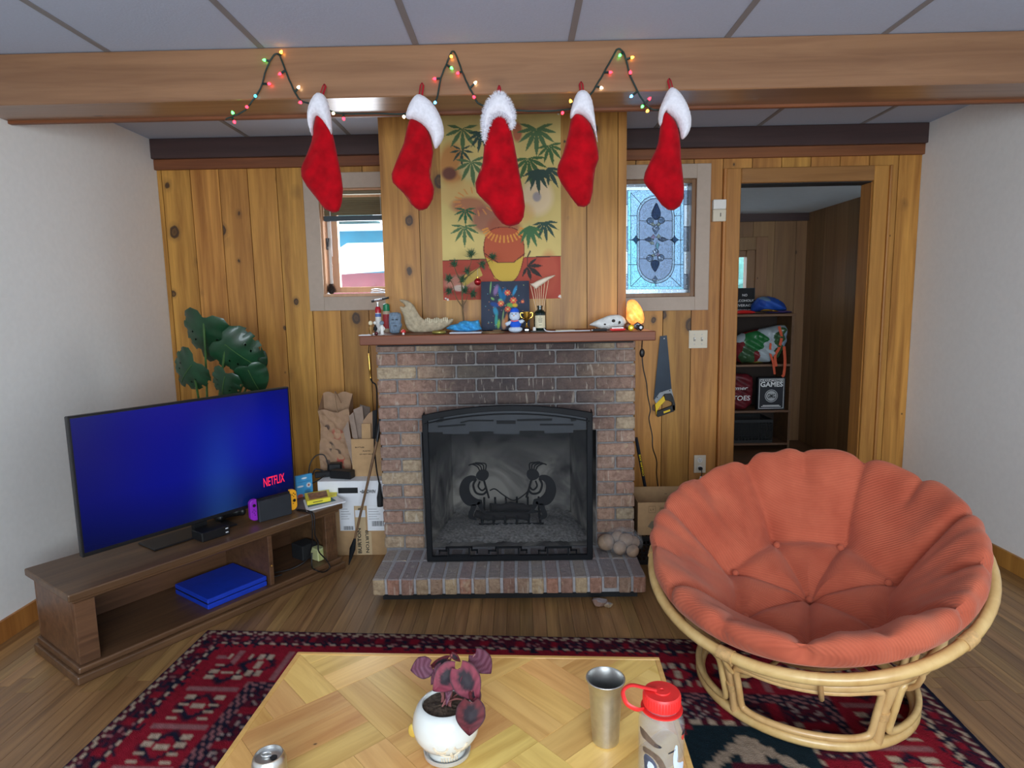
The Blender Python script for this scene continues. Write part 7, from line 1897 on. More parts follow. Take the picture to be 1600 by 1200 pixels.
# dark field with big stepped crosses
m = E >= .52; put(m, teal)
fx = (UU - .12) / .46; fy = (VV - .30) / .46
ax, ay = np.abs(fx - np.round(fx)), np.abs(fy - np.round(fy))
q = 1 / 26
sx_, sy_ = np.floor(ax / q) * q, np.floor(ay / q) * q
put(m & (sx_ + sy_ < .42), wine); put(m & (sx_ + sy_ < .39), cream * .8); put(m & (sx_ + sy_ < .30) & ((sx_ > .04) & (sy_ > .04)), teal)
put(m & (np.maximum(sx_, sy_) < .30) & (np.minimum(sx_, sy_) < .06), cream * .85); put(m & (np.maximum(sx_, sy_) < .12), wine); put(m & (np.maximum(sx_, sy_) < .07), red)
put(m & (sx_ + sy_ > .80), red); put(m & (sx_ + sy_ > .90), cream * .8)
C *= (1 + .30 * (rr.random(UU.shape) - .5))[..., None] * (1 + .10 * np.sin(VV * 9 + 1.2 * np.sin(UU * 5)))[..., None]
C = np.clip(C, 0, 1)
nu, nv = UU.shape
def rug_pt(u, v, z): return rc + rx * u - ry * v + Vector((0, 0, z))
base_u = rc
mb = MB()
hz = .007 + .0012 * rr.random(UU.shape)
mb.v = [rug_pt(float(a), float(b), float(h)) for a, b, h in zip(UU.ravel(), VV.ravel(), hz.ravel())]
mb.f = [(i * nv + j, i * nv + j + 1, (i + 1) * nv + j + 1, (i + 1) * nv + j) for i in range(nu - 1) for j in range(nv - 1)]
cols = np.concatenate([C.reshape(-1, 3), np.ones((nu * nv, 1))], 1)
rug = thing('rug', 'dark red and navy wool rug with cream stepped figures', 'rug', tuple(rug_pt(0, RLEN / 2, 0)))
mb.build('pile', M_vcol_rug, rug, cols=cols, fix=False)
MB().obox(rug_pt(RUX0, RLEN, .0004), rx * (RUX1 - RUX0), ry * RLEN, UP * .0062).build('backing', plain('rug_edge', srgb(40, 30, 40), .95), rug)

# ------------------------------------------------------------------ coffee table
TZ = .42
TL, TRr = pt(465, 1018.5, Z=TZ), pt(1030, 1027, Z=TZ)
tu = (TRr - TL); tu.z = 0; tw_ = tu.length; tu.normalize(); tv_ = Vector((tu.y, -tu.x, 0))      # tv_ points to the photographer
TD = .735
ct = thing('coffee_table', 'light parquet coffee table with thin edge strip', 'coffee table', tuple(TL + tu * tw_ / 2 + tv_ * TD / 2 - UP * TZ), rot=frame(tu, -tv_, UP))
def TP(a, b, z): return TL + tu * a + tv_ * b + UP * (z - TZ)
MB().obox(TP(.008, .008, TZ - .028), tu * (tw_ - .016), tv_ * (TD - .016), UP * .022).build('table_core', M_mango_edge, ct)
E_ = .014
for a, b, l1, l2 in ((0, 0, tw_, E_), (0, TD - E_, tw_, E_), (0, E_, E_, TD - 2 * E_), (tw_ - E_, E_, E_, TD - 2 * E_)):
    MB().obox(TP(a, b, TZ - .045), tu * l1, tv_ * l2, UP * .0465).build('edge_strip', M_mango_edge, ct, bevel=.003, seg=2)
for a in (.05, tw_ - .11):
    for b in (.05, TD - .11):
        MB().obox(TP(a, b, .0088), tu * .06, tv_ * .06, UP * (TZ - .0378)).build('leg', M_mango_edge, ct, bevel=.004)
# parquet: blocks of three planks laid at 45 degrees, alternating direction
def clip(poly, ax_, lim, keep_less):
    out = []; n = len(poly)
    for i in range(n):
        p, q = poly[i], poly[(i + 1) % n]; ip = (p[ax_] <= lim) == keep_less; iq = (q[ax_] <= lim) == keep_less
        if ip: out.append(p)
        if ip != iq:
            k = (lim - p[ax_]) / (q[ax_] - p[ax_]); out.append((p[0] + (q[0] - p[0]) * k, p[1] + (q[1] - p[1]) * k))
    return out
PWD = .080; BLK = PWD * 3
s45 = math.sqrt(.5)
q_ = pt(598, 1165, Z=TZ) - TL
for I in range(-6, 12):
    for J in range(-8, 8):
        for k in range(3):
            if (I + J) % 2 == 0: r0 = (I * BLK, J * BLK + k * PWD, BLK, PWD); along = 0
            else: r0 = (I * BLK + k * PWD, J * BLK, PWD, BLK); along = 1
            a, b, w, h = r0; g = .0004
            rect = [(a + g, b + g), (a + w - g, b + g), (a + w - g, b + h - g), (a + g, b + h - g)]
            P = [(s45 * (x - y), s45 * (x + y)) for x, y in rect]      # rotated by 45 degrees, table corner at the origin
            P = [(x, y) for x, y in P]
            for ax_, lim, kl in ((0, E_, False), (0, tw_ - E_, True), (1, E_, False), (1, TD - E_, True)):
                if P: P = clip(P, ax_, lim, kl)
            if len(P) < 3: continue
            area = abs(sum(P[i][0] * P[(i + 1) % len(P)][1] - P[(i + 1) % len(P)][0] * P[i][1] for i in range(len(P)))) / 2
            if area < 6e-5: continue
            dirv_ = (s45, s45) if along == 0 else (-s45, s45)
            ex_ = (tu * dirv_[0] + tv_ * dirv_[1]).normalized(); ez_ = UP; ey_ = ez_.cross(ex_)
            c2 = (sum(p[0] for p in P) / len(P), sum(p[1] for p in P) / len(P)); cw = TP(c2[0], c2[1], TZ - .0055)
            me_pts = []
            for p in P:
                d_ = TP(p[0], p[1], TZ - .0055) - cw; me_pts.append(Vector((d_.dot(ex_), d_.dot(ey_), 0)))
            mpl = MB().prism(me_pts, (0, 0, .0055 + random.uniform(-.0003, .0003)))
            me = bpy.data.meshes.new('plank'); me.from_pydata([tuple(v) for v in mpl.v], [], mpl.f)
            bmx = bmesh.new(); bmx.from_mesh(me); bmesh.ops.recalc_face_normals(bmx, faces=bmx.faces); bmx.to_mesh(me); bmx.free()
            me.materials.append(M_mango)
            o = bpy.data.objects.new('plank', me); link(o, ct)
            o.matrix_local = WM[ct].inverted() @ (Matrix.Translation(cw) @ frame(ex_, ey_, ez_).to_4x4())

# ------------------------------------------------------------------ planter with begonia
pc_ = pt(699, 1176, Z=TZ); C0 = Vector((pc_.x, pc_.y, TZ + .001))
pxt = (pt(710, 1176, Z=TZ) - pt(700, 1176, Z=TZ)).length / 10
pl = thing('planter', 'round white glazed planter with gold wings and owl-like relief face on a saucer', 'planter', tuple(C0))
rs = 36 * pxt
MB().lathe([(.0001, 0), (rs * .9, 0), (rs, .003), (rs * 1.02, .012), (rs * .98, .012), (rs * .92, .005), (.0001, .005)], C0, 36).build('saucer', plain('silver_glaze', srgb(198, 198, 196), .25, metal=.4), pl, smooth=40)
R1 = .071
prof = [(.0001, .006), (.040, .006), (.042, .022), (.045, .028), (.058, .036), (.068, .052), (R1 + .001, .072), (.069, .092), (.062, .108), (.054, .117), (.050, .117), (.050, .108), (.0001, .107)]
MB().lathe([(r * 1.0, z) for r, z in prof], C0, 40).build('pot', M_pot, pl, smooth=60)
soil = MB().lathe([(.0001, .112), (.025, .111), (.0495, .109)], C0, 24); rq = random.Random(8)
for v in soil.v: v.z += rq.uniform(-.002, .003)
soil.build('soil', M_soil, pl, smooth=30)
fdir = Vector((.25, -1, 0)).normalized(); fs = Vector((0, 0, 1)).cross(fdir) * -1
def on_pot(a, z, r): d = Matrix.Rotation(a, 3, 'Z') @ fdir; return C0 + d * r + UP * z
for a in (-.30, .30):
    ring_ = [on_pot(a + .20 * math.cos(q), .062 + .010 * math.sin(q), .0715 if math.sin(q) > -.2 else .069) for q in np.linspace(PI, 2 * PI, 10)]
    MB().tube(ring_, .0022, 6).build('relief_eye', M_pot_raw, pl, smooth=60)
    for k in range(5): MB().tube([on_pot(a - .12 + k * .06, .055, .0695), on_pot(a - .12 + k * .06, .047, .0665)], .0014, 5).build('relief_lash', M_pot_raw, pl, smooth=60)
MB().tube([on_pot(.05 * math.sin(q), .046 - .006 * q, .0665 - .002 * q) for q in np.linspace(0, 2, 6)], .003, 6).build('relief_beak', M_pot_raw, pl, smooth=60)
MB().tube([on_pot(a, .036 + .012 * (a / .5) ** 2, .0605) for a in np.linspace(-.5, .5, 12)], .0016, 5).build('relief_line', M_pot_raw, pl, smooth=60)
for k in range(7): MB().tube([on_pot(-.4 + k * .13, .018, .0425), on_pot(-.4 + k * .13, .009, .0415)], .0016, 5).build('relief_toe', M_pot_raw, pl, smooth=60)
wl_ = pt(645, 1149, Y=C0.y); wv = Vector((-.071, 0, .050))
MB().inflate(smooth_poly([(-.014, -.012), (.002, -.016), (.012, -.004), (.008, .014), (-.006, .018), (-.014, .006)], 2), (C0 + wv, Vector((.8, -.6, 0)), UP, Vector((-.6, -.8, 0))), .006, .003, .006).build('wing', plain('gold_glaze', srgb(222, 190, 90), .25, metal=.3), pl, smooth=60)
# begonia
bgn = thing('begonia', 'begonia with dark purple and pink leaves growing in the white planter', 'plant', tuple(C0 + UP * .112))
def begonia_leaf(px, py, h, L, W, tipdir, nrm, style, dy=0.0):
    base = pt(px, py, Y=C0.y + dy); tip = Vector(tipdir).normalized(); nn = Vector(nrm); nn = (nn - tip * nn.dot(tip)).normalized(); sd = tip.cross(nn)
    m = MB(); nl, nw = 16, 13; cols = []
    dark, pinkc, edge, pale = K(30, 18, 28), K(122, 46, 62), K(44, 18, 28), K(120, 84, 100)
    for i in range(nl + 1):
        s_ = i / nl; wid = W * (math.sin(PI * min(1, s_ * .92 + .08)) ** .75) * (1.15 - .55 * s_) if s_ < 1 else .0004
        for j in range(nw + 1):
            w = (j / nw - .5) * 2
            back = -.16 * L * (1 - s_) * abs(w) ** 1.5 if s_ < .3 else 0
            p = base + tip * (L * s_ + back) + sd * (wid * w * .5) + nn * (-.10 * L * s_ ** 2 + .07 * W * abs(w) + .010 * W * math.sin(14 * s_ + 5 * abs(w)))
            m.v.append(p)
            e = 1 - abs(w); core = max(0, 1 - abs(w) * 2.2) * (1 - s_ * .6); vein = .5 + .5 * math.cos(9 * s_ * PI + 5 * abs(w))
            dh = math.hypot((s_ - .36) / .34, w / .52) + .10 * math.sin(9 * s_ * PI + 6 * abs(w)); core = max(0, min(1, (1.15 - dh) / .35))
            if style == 0: c = dark * core + (pinkc * (.75 + .25 * vein)) * (1 - core)
            elif style == 1: c = pale * .45 * vein + K(74, 30, 48) * (1 - .3 * vein)
            else: c = dark * core + K(92, 28, 36) * (1 - core) * (.6 + .4 * vein)
            k = min(1, e / .12) * min(1, (1 - s_) / .08 + .2)
            c = c * k + edge * (1 - k); cols.append(tuple(np.clip(c, 0, 1)) + (1,))
    for i in range(nl):
        for j in range(nw):
            a = i * (nw + 1) + j; m.f.append((a, a + 1, a + nw + 2, a + nw + 1))
    m.build('leaf', M_vcol_leaf, bgn, smooth=60, cols=cols, fix=False)
    root = C0 + UP * .110 + Vector((rng.uniform(-.012, .012), rng.uniform(-.008, .008), 0))
    MB().tube(spline([root, root.lerp(base, .5) + UP * .012, base], 5), .0021, 6).build('stalk', plain('red_stalk%d' % int(px + py), srgb(130, 76, 74), .5), bgn, smooth=60)
begonia_leaf(718, 1045, 0, .075, .066, (.50, -.25, -.80), (.1, -1, .55), 0, -.02)      # big leaf with dark heart
begonia_leaf(712, 1046, 0, .062, .060, (-.75, -.3, -.58), (0, -1, .6), 0, -.015)      # left of it, pink rim
begonia_leaf(742, 1022, 0, .062, .050, (.50, .1, -.75), (.2, -1, .3), 1, .02)        # pale ribbed, behind
begonia_leaf(672, 1040, 0, .044, .050, (-1, 0, -.25), (-.2, -1, .3), 1, .01)          # far left pale
begonia_leaf(736, 1098, 0, .062, .066, (-.05, -.35, -.9), (.15, -1, .3), 2, -.055)     # hanging wine leaf
begonia_leaf(700, 1030, 0, .050, .022, (-.75, .1, -.35), (0, -.6, 1), 2, .01)
begonia_leaf(690, 1042, 0, .046, .028, (-.55, -.1, -.85), (-.6, -1, .3), 1, .0)
begonia_leaf(706, 1022, 0, .026, .014, (.5, 0, -.5), (0, -1, .5), 2, .01)
begonia_leaf(703, 1062, 0, .050, .016, (-.1, -.5, -.85), (.4, -1, .2), 1, -.02)
begonia_leaf(738, 1080, 0, .030, .030, (.5, -.1, -.8), (.6, -.8, .2), 2, -.03)

# ------------------------------------------------------------------ aluminium cup
cc_ = pt(946, 1158, Z=TZ); C1 = Vector((cc_.x, cc_.y, TZ + .001))
k = (pt(956, 1158, Z=TZ) - pt(946, 1158, Z=TZ)).length / 10
cup = thing('metal_cup', 'tall brushed aluminium cup standing on the coffee table', 'cup', tuple(C1))
hc = .148
MB().lathe([(.0001, 0), (.026, 0), (.029, .003), (.0300, .018), (.0300, .021), (.0345, .10), (.0355, .115), (.0380, .135), (.0410, hc - .003), (.0418, hc), (.0405, hc + .001), (.0395, hc - .003), (.0365, .134), (.0345, .120), (.0335, .112), (.029, .024), (.026, .006), (.0001, .005)], C1, 48).build('cup_wall', M_alu, cup, smooth=40)
MB().tube([C1 + Vector((.0412 * math.cos(a), .0412 * math.sin(a), hc)) for a in np.linspace(0, 2 * PI, 41)[:-1]], .0016, 7, True).build('rolled_rim', M_alu, cup, smooth=60)
# ------------------------------------------------------------------ water bottle
wc = pt(1032, 1232, Z=TZ); C2 = Vector((wc.x, wc.y, TZ + .001))
bt_ = thing('water_bottle', 'clear water bottle with red loop lid and bird pictures', 'water bottle', tuple(C2))
Rb = .0445; Hs = pt(1035, 1122, Y=C2.y).z - C2.z
ztop = pt(1030, 1071, Y=C2.y).z - C2.z
Hs = ztop - .052
M_bottle = thin_clear('bottle_wall', srgb(190, 200, 210), .90, .08)
MB().lathe([(.0001, 0), (Rb - .004, 0), (Rb, .006), (Rb, Hs - .022), (Rb - .003, Hs - .010), (Rb - .012, Hs + .002), (.032, Hs + .008), (.032, Hs + .014), (.030, Hs + .014), (.030, Hs + .006), (Rb - .015, Hs - .001), (Rb - .006, Hs - .012), (Rb - .0025, Hs - .024), (Rb - .0025, .008), (.0001, .003)], C2, 48).build('body', M_bottle, bt_, smooth=60)
MB().lathe([(.0345, Hs + .004), (.0400, Hs + .005), (.0400, Hs + .008), (.0345, Hs + .0085)], C2, 40).build('strap_ring', M_redlid, bt_, smooth=40)
zl = Hs + .013
lidp = [(.0001, zl + .030), (.0, zl + .030)]
lid = MB().lathe([(.033, zl), (.0355, zl + .001), (.0355, zl + .024), (.0335, zl + .027), (.016, zl + .0275), (.0155, zl + .030), (.004, zl + .0305), (.0035, zl + .029), (.0001, zl + .029)], C2, 44).build('lid', M_redlid, bt_, smooth=40)
kn = MB()
for i in range(40): a = 2 * PI * i / 40; kn.tube([C2 + Vector((.0356 * math.cos(a), .0356 * math.sin(a), zl + .003)), C2 + Vector((.0356 * math.cos(a), .0356 * math.sin(a), zl + .022))], .0008, 4)
kn.build('grip_ribs', M_redlid, lid)
lp0 = C2 + UP * (zl + .0295)
loop = spline([lp0 + Vector((-.010, -.002, .001)), lp0 + Vector((-.034, .004, .003)), lp0 + Vector((-.058, .010, .004)), lp0 + Vector((-.074, .006, -.006)), lp0 + Vector((-.070, -.010, -.020)), lp0 + Vector((-.052, -.014, -.030)), C2 + Vector((-.038, -.006, Hs + .007))], 6)
MB().tube(loop, .0055, 8, flat=.45, up=(0, 0, 1)).build('loop_strap', M_redlid, bt_, smooth=60)
# bird pictures on the wall of the bottle
def decal(P, mat, parent, rr=Rb + .0006, name='bird_print'):
    """P in (angle offset deg, height fraction of body) wrapped on the bottle"""
    m = MB(); pts = []
    n_ = len(P); area = sum(P[i][0] * P[(i + 1) % n_][1] - P[(i + 1) % n_][0] * P[i][1] for i in range(n_))
    xs = [p[0] for p in P]; ys = [p[1] for p in P]; gx = np.arange(min(xs), max(xs) + 3, 3.0); gy = np.arange(min(ys), max(ys) + .02, .02)
    X2, Y2 = np.meshgrid(gx, gy, indexing='ij'); ins = poly_inside(P, X2, Y2); d, bx, by = poly_dist([(p[0], p[1]) for p in P], X2, Y2)
    idx = {}
    def vid(i, j):
        if (i, j) in idx: return idx[(i, j)]
        a, b = (X2[i, j], Y2[i, j]) if ins[i, j] else (bx[i, j], by[i, j])
        th = math.radians(a) - PI / 2; m.v.append(C2 + Vector((rr * math.cos(th), rr * math.sin(th), float(b) * Hs))); idx[(i, j)] = len(m.v) - 1; return idx[(i, j)]
    for i in range(len(gx) - 1):
        for j in range(len(gy) - 1):
            if ins[i, j] or ins[i + 1, j] or ins[i + 1, j + 1] or ins[i, j + 1]: m.f.append((vid(i, j), vid(i + 1, j), vid(i + 1, j + 1), vid(i, j + 1)))
    if m.f: m.build(name, mat, parent, fix=False)
M_b1 = plain('brown_feather', srgb(96, 78, 66), .6, var=.3, scale=60); M_b2 = plain('slate_feather', srgb(70, 76, 96), .6, var=.4, scale=80); M_b3 = plain('heron_white', srgb(196, 208, 226), .6, var=.08); M_b4 = plain('red_crest', srgb(200, 60, 46), .6); M_b5 = plain('dark_feather', srgb(34, 34, 44), .6)
decal(smooth_poly([(-80, .86), (-55, .86), (-35, .80), (-18, .74), (-22, .70), (-45, .74), (-70, .76)], 1), M_b1, bt_)
decal(smooth_poly([(-30, .77), (-10, .735), (-14, .71), (-32, .71)], 1), M_b5, bt_)
decal(smooth_poly([(-62, .66), (-35, .66), (-12, .60), (0, .48), (0, .42), (-14, .44), (-22, .54), (-40, .60), (-62, .58)], 1), M_b1, bt_, Rb + .0009)
decal(smooth_poly([(-60, .58), (-38, .58), (-22, .50), (-20, .38), (-35, .30), (-55, .34)], 1), M_b2, bt_, Rb + .0007)
decal(smooth_poly([(-45, .52), (-30, .50), (-26, .40), (-38, .36), (-48, .42)], 1), M_b3, bt_, Rb + .0012)
decal(smooth_poly([(20, .74), (30, .74), (30, .62), (26, .54), (36, .50), (56, .48), (54, .38), (40, .32), (28, .36), (20, .46), (16, .56)], 1), M_b3, bt_)
decal(smooth_poly([(0, .655), (18, .69), (24, .70), (22, .67), (4, .645)], 1), M_b5, bt_)
decal(smooth_poly([(38, .36), (44, .37), (42, .18), (38, .18)], 1), M_b5, bt_)
decal(smooth_poly([(40, .84), (58, .88), (64, .82), (52, .80)], 1), M_b5, bt_)
decal(smooth_poly([(42, .82), (58, .82), (56, .75), (44, .76)], 1), M_b4, bt_)
# ------------------------------------------------------------------ drinks can
dc = pt(424, 1238, Z=TZ); C3 = Vector((dc.x, dc.y, TZ + .001))
zt3 = pt(424, 1178, Y=C3.y).z - C3.z
can = thing('drinks_can', 'opened silver drinks can with red script on the coffee table', 'can', tuple(C3))
Rc = .033
MB().lathe([(.0001, .004), (.022, .003), (.024, 0), (.026, .002), (.0325, .012), (Rc, .018), (Rc, zt3 - .016), (.0300, zt3 - .005), (.0272, zt3 - .002), (.0272, zt3), (.0258, zt3), (.0245, zt3 - .006), (.0001, zt3 - .005)], C3, 44).build('can_body', M_alu, can, smooth=50)
top = C3 + UP * (zt3 - .0048)
MB().inflate(smooth_poly([(.002, -.004), (.012, -.012), (.019, -.006), (.016, .004), (.006, .004)], 2), (top + UP * .0004, Vector((1, 0, 0)), Vector((0, 1, 0)), UP), .0006, .002, .002).build('opening', M_ink, can, smooth=60)
tab = MB().tube([top + Vector((-.006 + .009 * math.cos(a), .002 + .006 * math.sin(a), .002)) for a in np.linspace(0, 2 * PI, 21)[:-1]], .0018, 6, True); tab.ball(top + Vector((.002, .001, .0015)), (.0045, .004, .0014), 10, 6); tab.build('pull_tab', M_alu, can, smooth=60)
M_script = plain('red_script', srgb(190, 60, 60), .4)
def on_can(a, z): th = math.radians(a) - PI / 2; return C3 + Vector(((Rc + .0003) * math.cos(th), (Rc + .0003) * math.sin(th), z))
for L in ([(-34, -.030), (-30, -.022), (-22, -.024), (-26, -.038), (-18, -.034), (-12, -.022)], [(-8, -.036), (-2, -.024), (4, -.030), (0, -.040), (10, -.036)], [(14, -.024), (18, -.036), (26, -.022), (30, -.034), (40, -.024)]):
    MB().tube([on_can(p.x, zt3 + p.y) for p in spline([(a, b, 0) for a, b in L], 5)], .0022, 6, flat=.4).build('red_script', M_script, can, smooth=60)

# ------------------------------------------------------------------ papasan chair
HC = Vector((1.005, 2.145, .472)); RR = .535
face = math.radians(43)
fd = Vector((-math.sin(face), -math.cos(face), 0)); sdv = Vector((math.cos(face), -math.sin(face), 0)); TIL = math.radians(20)
pn = (UP * math.cos(TIL) + fd * math.sin(TIL)).normalized(); pf = (fd * math.cos(TIL) - UP * math.sin(TIL)).normalized()     # bowl plane: pf points to its low front
def BP_(r, a, z): return HC + (sdv * math.cos(a) - pf * math.sin(a) * -1) * r * 1.0 + pn * z if False else HC + sdv * (r * math.cos(a)) + pf * (r * math.sin(a)) + pn * z
ch = thing('papasan_chair', 'rattan bowl chair with a round tufted orange corduroy cushion', 'chair', (.99, 2.10, .009))
circ = lambda r, z, n=72: [BP_(r, 2 * PI * k / n, z) for k in range(n)]
MB().tube(circ(RR, 0), .0185, 12, True).build('bowl_rim', M_rattan, ch, smooth=60)
MB().tube(circ(RR * .80, -.155), .011, 8, True).build('bowl_hoop', M_rattan, ch, smooth=60)
MB().tube(circ(RR * .50, -.255), .011, 8, True).build('bowl_hoop', M_rattan, ch, smooth=60)
for k in range(12):
    a = 2 * PI * k / 12 + .13
    MB().tube([BP_(RR * math.sin(q), a, -RR * .62 * (math.cos(q) - math.cos(PI / 2))) for q in np.linspace(.35, PI / 2, 9)], .008, 7).build('bowl_rib', M_rattan, ch, smooth=60)
for a in (math.radians(96), math.radians(158), math.radians(20), math.radians(200)):
    pts = [BP_(RR, a + d, 0) for d in np.linspace(-.045, .045, 6)]
    MB().tube(pts, .0215, 12).build('rim_binding', M_rattan_wrap, ch, smooth=60)
# stand: floor hoop, upper hoop, posts and rounded loops between them
BC = Vector((.99, 2.10, 0)); rb0, rb1 = .345, .40; zlo, zhi = .027, .30
def up_z(a): return zhi - .055 * max(-1, min(1, math.cos(a - math.atan2(fd.y, fd.x))))
lowc = [BC + Vector((rb0 * math.cos(a), rb0 * math.sin(a), zlo)) for a in np.linspace(0, 2 * PI, 61)[:-1]]
upc = [BC + Vector((rb1 * math.cos(a), rb1 * math.sin(a), up_z(a))) for a in np.linspace(0, 2 * PI, 61)[:-1]]
MB().tube(lowc, .0175, 10, True).build('floor_hoop', M_rattan, ch, smooth=60); MB().tube(upc, .0185, 10, True).build('upper_hoop', M_rattan, ch, smooth=60)
npost = 5; a_first = math.atan2(-.20, -.33)
for k in range(npost):
    a = a_first + 2 * PI * k / npost
    P0 = BC + Vector((rb0 * math.cos(a), rb0 * math.sin(a), zlo)); P1 = BC + Vector((rb1 * math.cos(a), rb1 * math.sin(a), up_z(a)))
    MB().tube([P0, P0.lerp(P1, .5) - Vector((math.cos(a), math.sin(a), 0)) * .012, P1], .0165, 10).build('post', M_rattan, ch, smooth=60)
    for f0, f1 in ((.38, .50), (.06, .16), (.84, .95)):
        MB().tube([P0.lerp(P1, f) - Vector((math.cos(a), math.sin(a), 0)) * .010 for f in np.linspace(f0, f1, 3)], .0205, 10).build('post_binding', M_rattan_wrap, ch, smooth=60)
    b = a + 2 * PI / npost; L = []
    def cyl(aa, f):
        z = zlo + (up_z(aa) - zlo) * f; r = rb0 + (rb1 - rb0) * f; return BC + Vector((r * math.cos(aa), r * math.sin(aa), z))
    da = .085
    for (aa, f) in ((a + da, .5), (a + da, .80), (a + da + .04, .87), (a + da + .14, .90)): L.append(cyl(aa, f))
    for q in np.linspace(a + da + .25, b - da - .25, 7): L.append(cyl(q, .90))
    for (aa, f) in ((b - da - .14, .90), (b - da - .04, .87), (b - da, .80), (b - da, .5), (b - da, .22), (b - da - .04, .15), (b - da - .14, .125)): L.append(cyl(aa, f))
    for q in np.linspace(b - da - .25, a + da + .25, 7): L.append(cyl(q, .125))
    for (aa, f) in ((a + da + .14, .125), (a + da + .04, .15), (a + da, .22)): L.append(cyl(aa, f))
    MB().tube(spline(L, 3, True), .0115, 8, True).build('loop', M_rattan, ch, smooth=60)
# cushion
cord, nt, bs = _new('orange_corduroy')
uvn = nt.nodes.new('ShaderNodeAttribute'); uvn.attribute_name = 'Col'
sep = nt.nodes.new('ShaderNodeSeparateColor'); nt.links.new(uvn.outputs['Color'], sep.inputs[0])
sn2 = mth(nt, 'SINE', mth(nt, 'MULTIPLY', sep.outputs[0], 2 * PI * 190.0))
no = N(nt, 'ShaderNodeTexNoise', Scale=7.0, Detail=4.0); nt.links.new(coords(nt, rnd=False), no.inputs['Vector'])
r_ = ramp(nt, [(.3, srgb(176, 80, 54)), (.7, srgb(200, 102, 72))]); nt.links.new(no.outputs['Fac'], r_.inputs[0])
col = mix(nt, mth(nt, 'MULTIPLY', mth(nt, 'ADD', sn2, 1.0), .10), r_.outputs[0], srgb(150, 62, 44))
nt.links.new(col, bs.inputs['Base Color']); bs.inputs['Roughness'].default_value = .9; bs.inputs['Sheen Weight'].default_value = .25; bs.inputs['Sheen Tint'].default_value = (1, .7, .55, 1)
bump(nt, bs, sn2, .35, .0015)
prof = [(0, -.150), (.10, -.148), (.19, -.128), (.265, -.100), (.34, -.040), (.40, .028), (.45, .085), (.488, .116), (.516, .118), (.534, .090), (.532, .055), (.520, .030), (.500, .010), (.43, -.07), (.33, -.15), (.18, -.23), (0, -.26)]
PR = spline([(a, 0, b) for a, b in prof], 9); nprof = len(PR); na = 240
btn = [(0.0, 0.0, -.15)]
nbtn = 7
def prof_z(r):
    for p, q in zip(PR[:-1], PR[1:]):
        if p.x <= r <= q.x and p.z <= .101 and q.x >= p.x: return p.z + (q.z - p.z) * (r - p.x) / max(1e-6, q.x - p.x)
    return 0
bp = [(.0, .0)] + [(.265 * math.cos(2 * PI * k / nbtn + .35), .265 * math.sin(2 * PI * k / nbtn + .35)) for k in range(nbtn)]
segs = [(bp[0], bp[k + 1]) for k in range(nbtn)] + [(bp[k + 1], bp[(k + 1) % nbtn + 1]) for k in range(nbtn)] + [(bp[k + 1], (bp[k + 1][0] / .265 * .60, bp[k + 1][1] / .265 * .60)) for k in range(nbtn)]
segs += [(tuple(.43 / .265 * c for c in (bp[k + 1][0] * math.cos(PI / nbtn) - bp[k + 1][1] * math.sin(PI / nbtn), bp[k + 1][0] * math.sin(PI / nbtn) + bp[k + 1][1] * math.cos(PI / nbtn))), tuple(.60 / .265 * c for c in (bp[k + 1][0] * math.cos(PI / nbtn) - bp[k + 1][1] * math.sin(PI / nbtn), bp[k + 1][0] * math.sin(PI / nbtn) + bp[k + 1][1] * math.cos(PI / nbtn)))) for k in range(nbtn)]
A_ = np.linspace(0, 2 * PI, na + 1)[:-1]
half_i = max(range(nprof), key=lambda i: PR[i].x)
mb = MB(); cols = []
slen = 0.0; prev = None
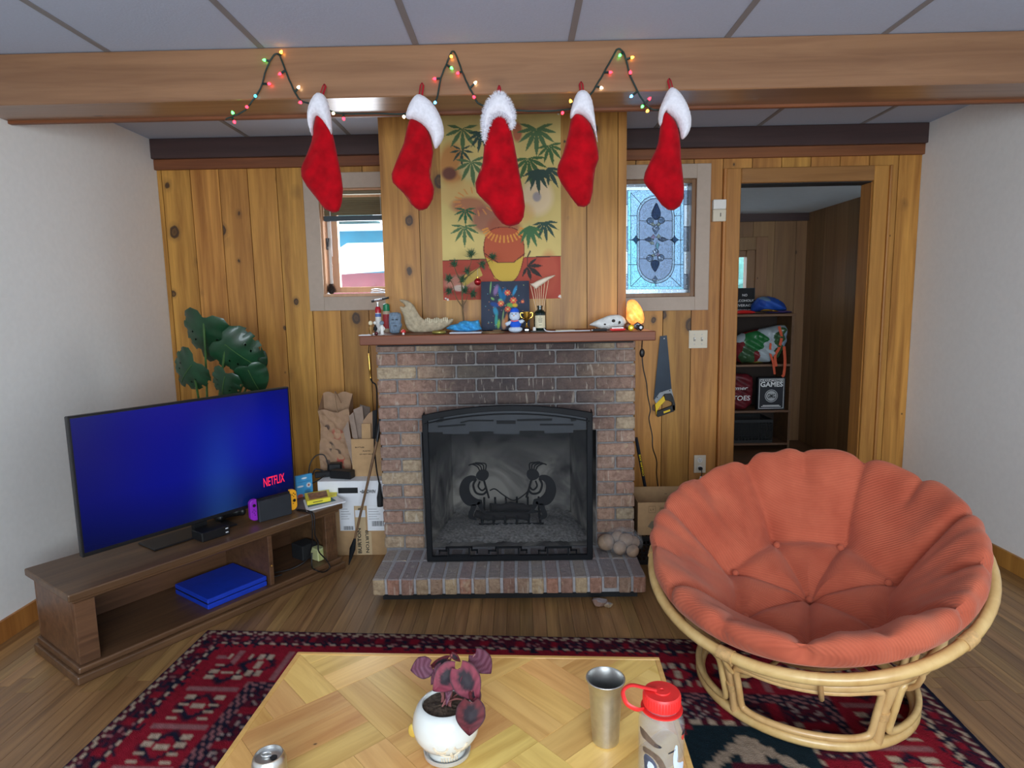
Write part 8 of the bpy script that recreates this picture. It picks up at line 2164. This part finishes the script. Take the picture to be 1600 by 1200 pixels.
for i, p in enumerate(PR):
    if prev is not None: slen += (p - prev).length
    prev = p
    t_ = (PR[min(i + 1, nprof - 1)] - PR[max(i - 1, 0)]).normalized(); nr, nz = -t_.z, t_.x          # outward normal in the (r, z) plane
    if i == 0: nr, nz = 0, 1
    X = p.x * np.cos(A_); Yy = p.x * np.sin(A_)
    disp = np.zeros(na)
    if i <= half_i + 10:
        fade = 1.0 if i <= half_i else max(0, 1 - (i - half_i) / 10)
        dmin = np.full(na, 9.0); dep = np.zeros(na)
        for si_, ((x0, y0), (x1, y1)) in enumerate(segs):
            dx, dy = x1 - x0, y1 - y0; L2 = dx * dx + dy * dy; tt = np.clip(((X - x0) * dx + (Yy - y0) * dy) / L2, 0, 1); d = np.hypot(X - x0 - tt * dx, Yy - y0 - tt * dy)
            amp = .030 if si_ < 3 * nbtn else .022
            dep = np.maximum(dep, amp * np.exp(-(d / .024) ** 1.3))
        bd_ = np.zeros(na)
        for x0, y0 in bp: bd_ = np.maximum(bd_, .055 * np.exp(-(np.hypot(X - x0, Yy - y0) / .045) ** 1.4))
        disp = -(dep + bd_) * fade
        rad = min(1, p.x / .4)
        disp += fade * rad * (.007 * np.sin(A_ * 5 + 9 * p.x) + .0035 * np.sin(A_ * 19 - 14 * p.x + 1.3 + np.sin(A_ * 3)) + .0028 * np.sin(A_ * 37 + 5 * p.x + 2 * np.sin(A_ * 4)) * (np.sin(A_ * 2.0 + 1) > -.2)) * np.clip((p.x - .25) / .2, 0, 1)
    for a, d in zip(A_, disp):
        mb.v.append(BP_(max(0, p.x + nr * d) if p.x > 1e-6 else 0, a, p.z + nz * d))
    cols.append(np.stack([(.5 + .42 * (Yy + .25 * np.sin(X * 6) * .2) / .6), np.full(na, .5), np.full(na, .5), np.ones(na)], -1))
for i in range(nprof - 1):
    for k in range(na): mb.f.append((i * na + k, i * na + (k + 1) % na, (i + 1) * na + (k + 1) % na, (i + 1) * na + k))
cu_ = mb.build('cushion', cord, ch, smooth=80, cols=np.concatenate(cols))
for x0, y0 in bp:
    r = math.hypot(x0, y0); z = prof_z(r) - .060
    MB().ball(HC + sdv * x0 + pf * y0 + pn * z, .013, 12, 8).build('tuft_button', cord, cu_, smooth=80)
q = hit(1017, 872, HC, pn)
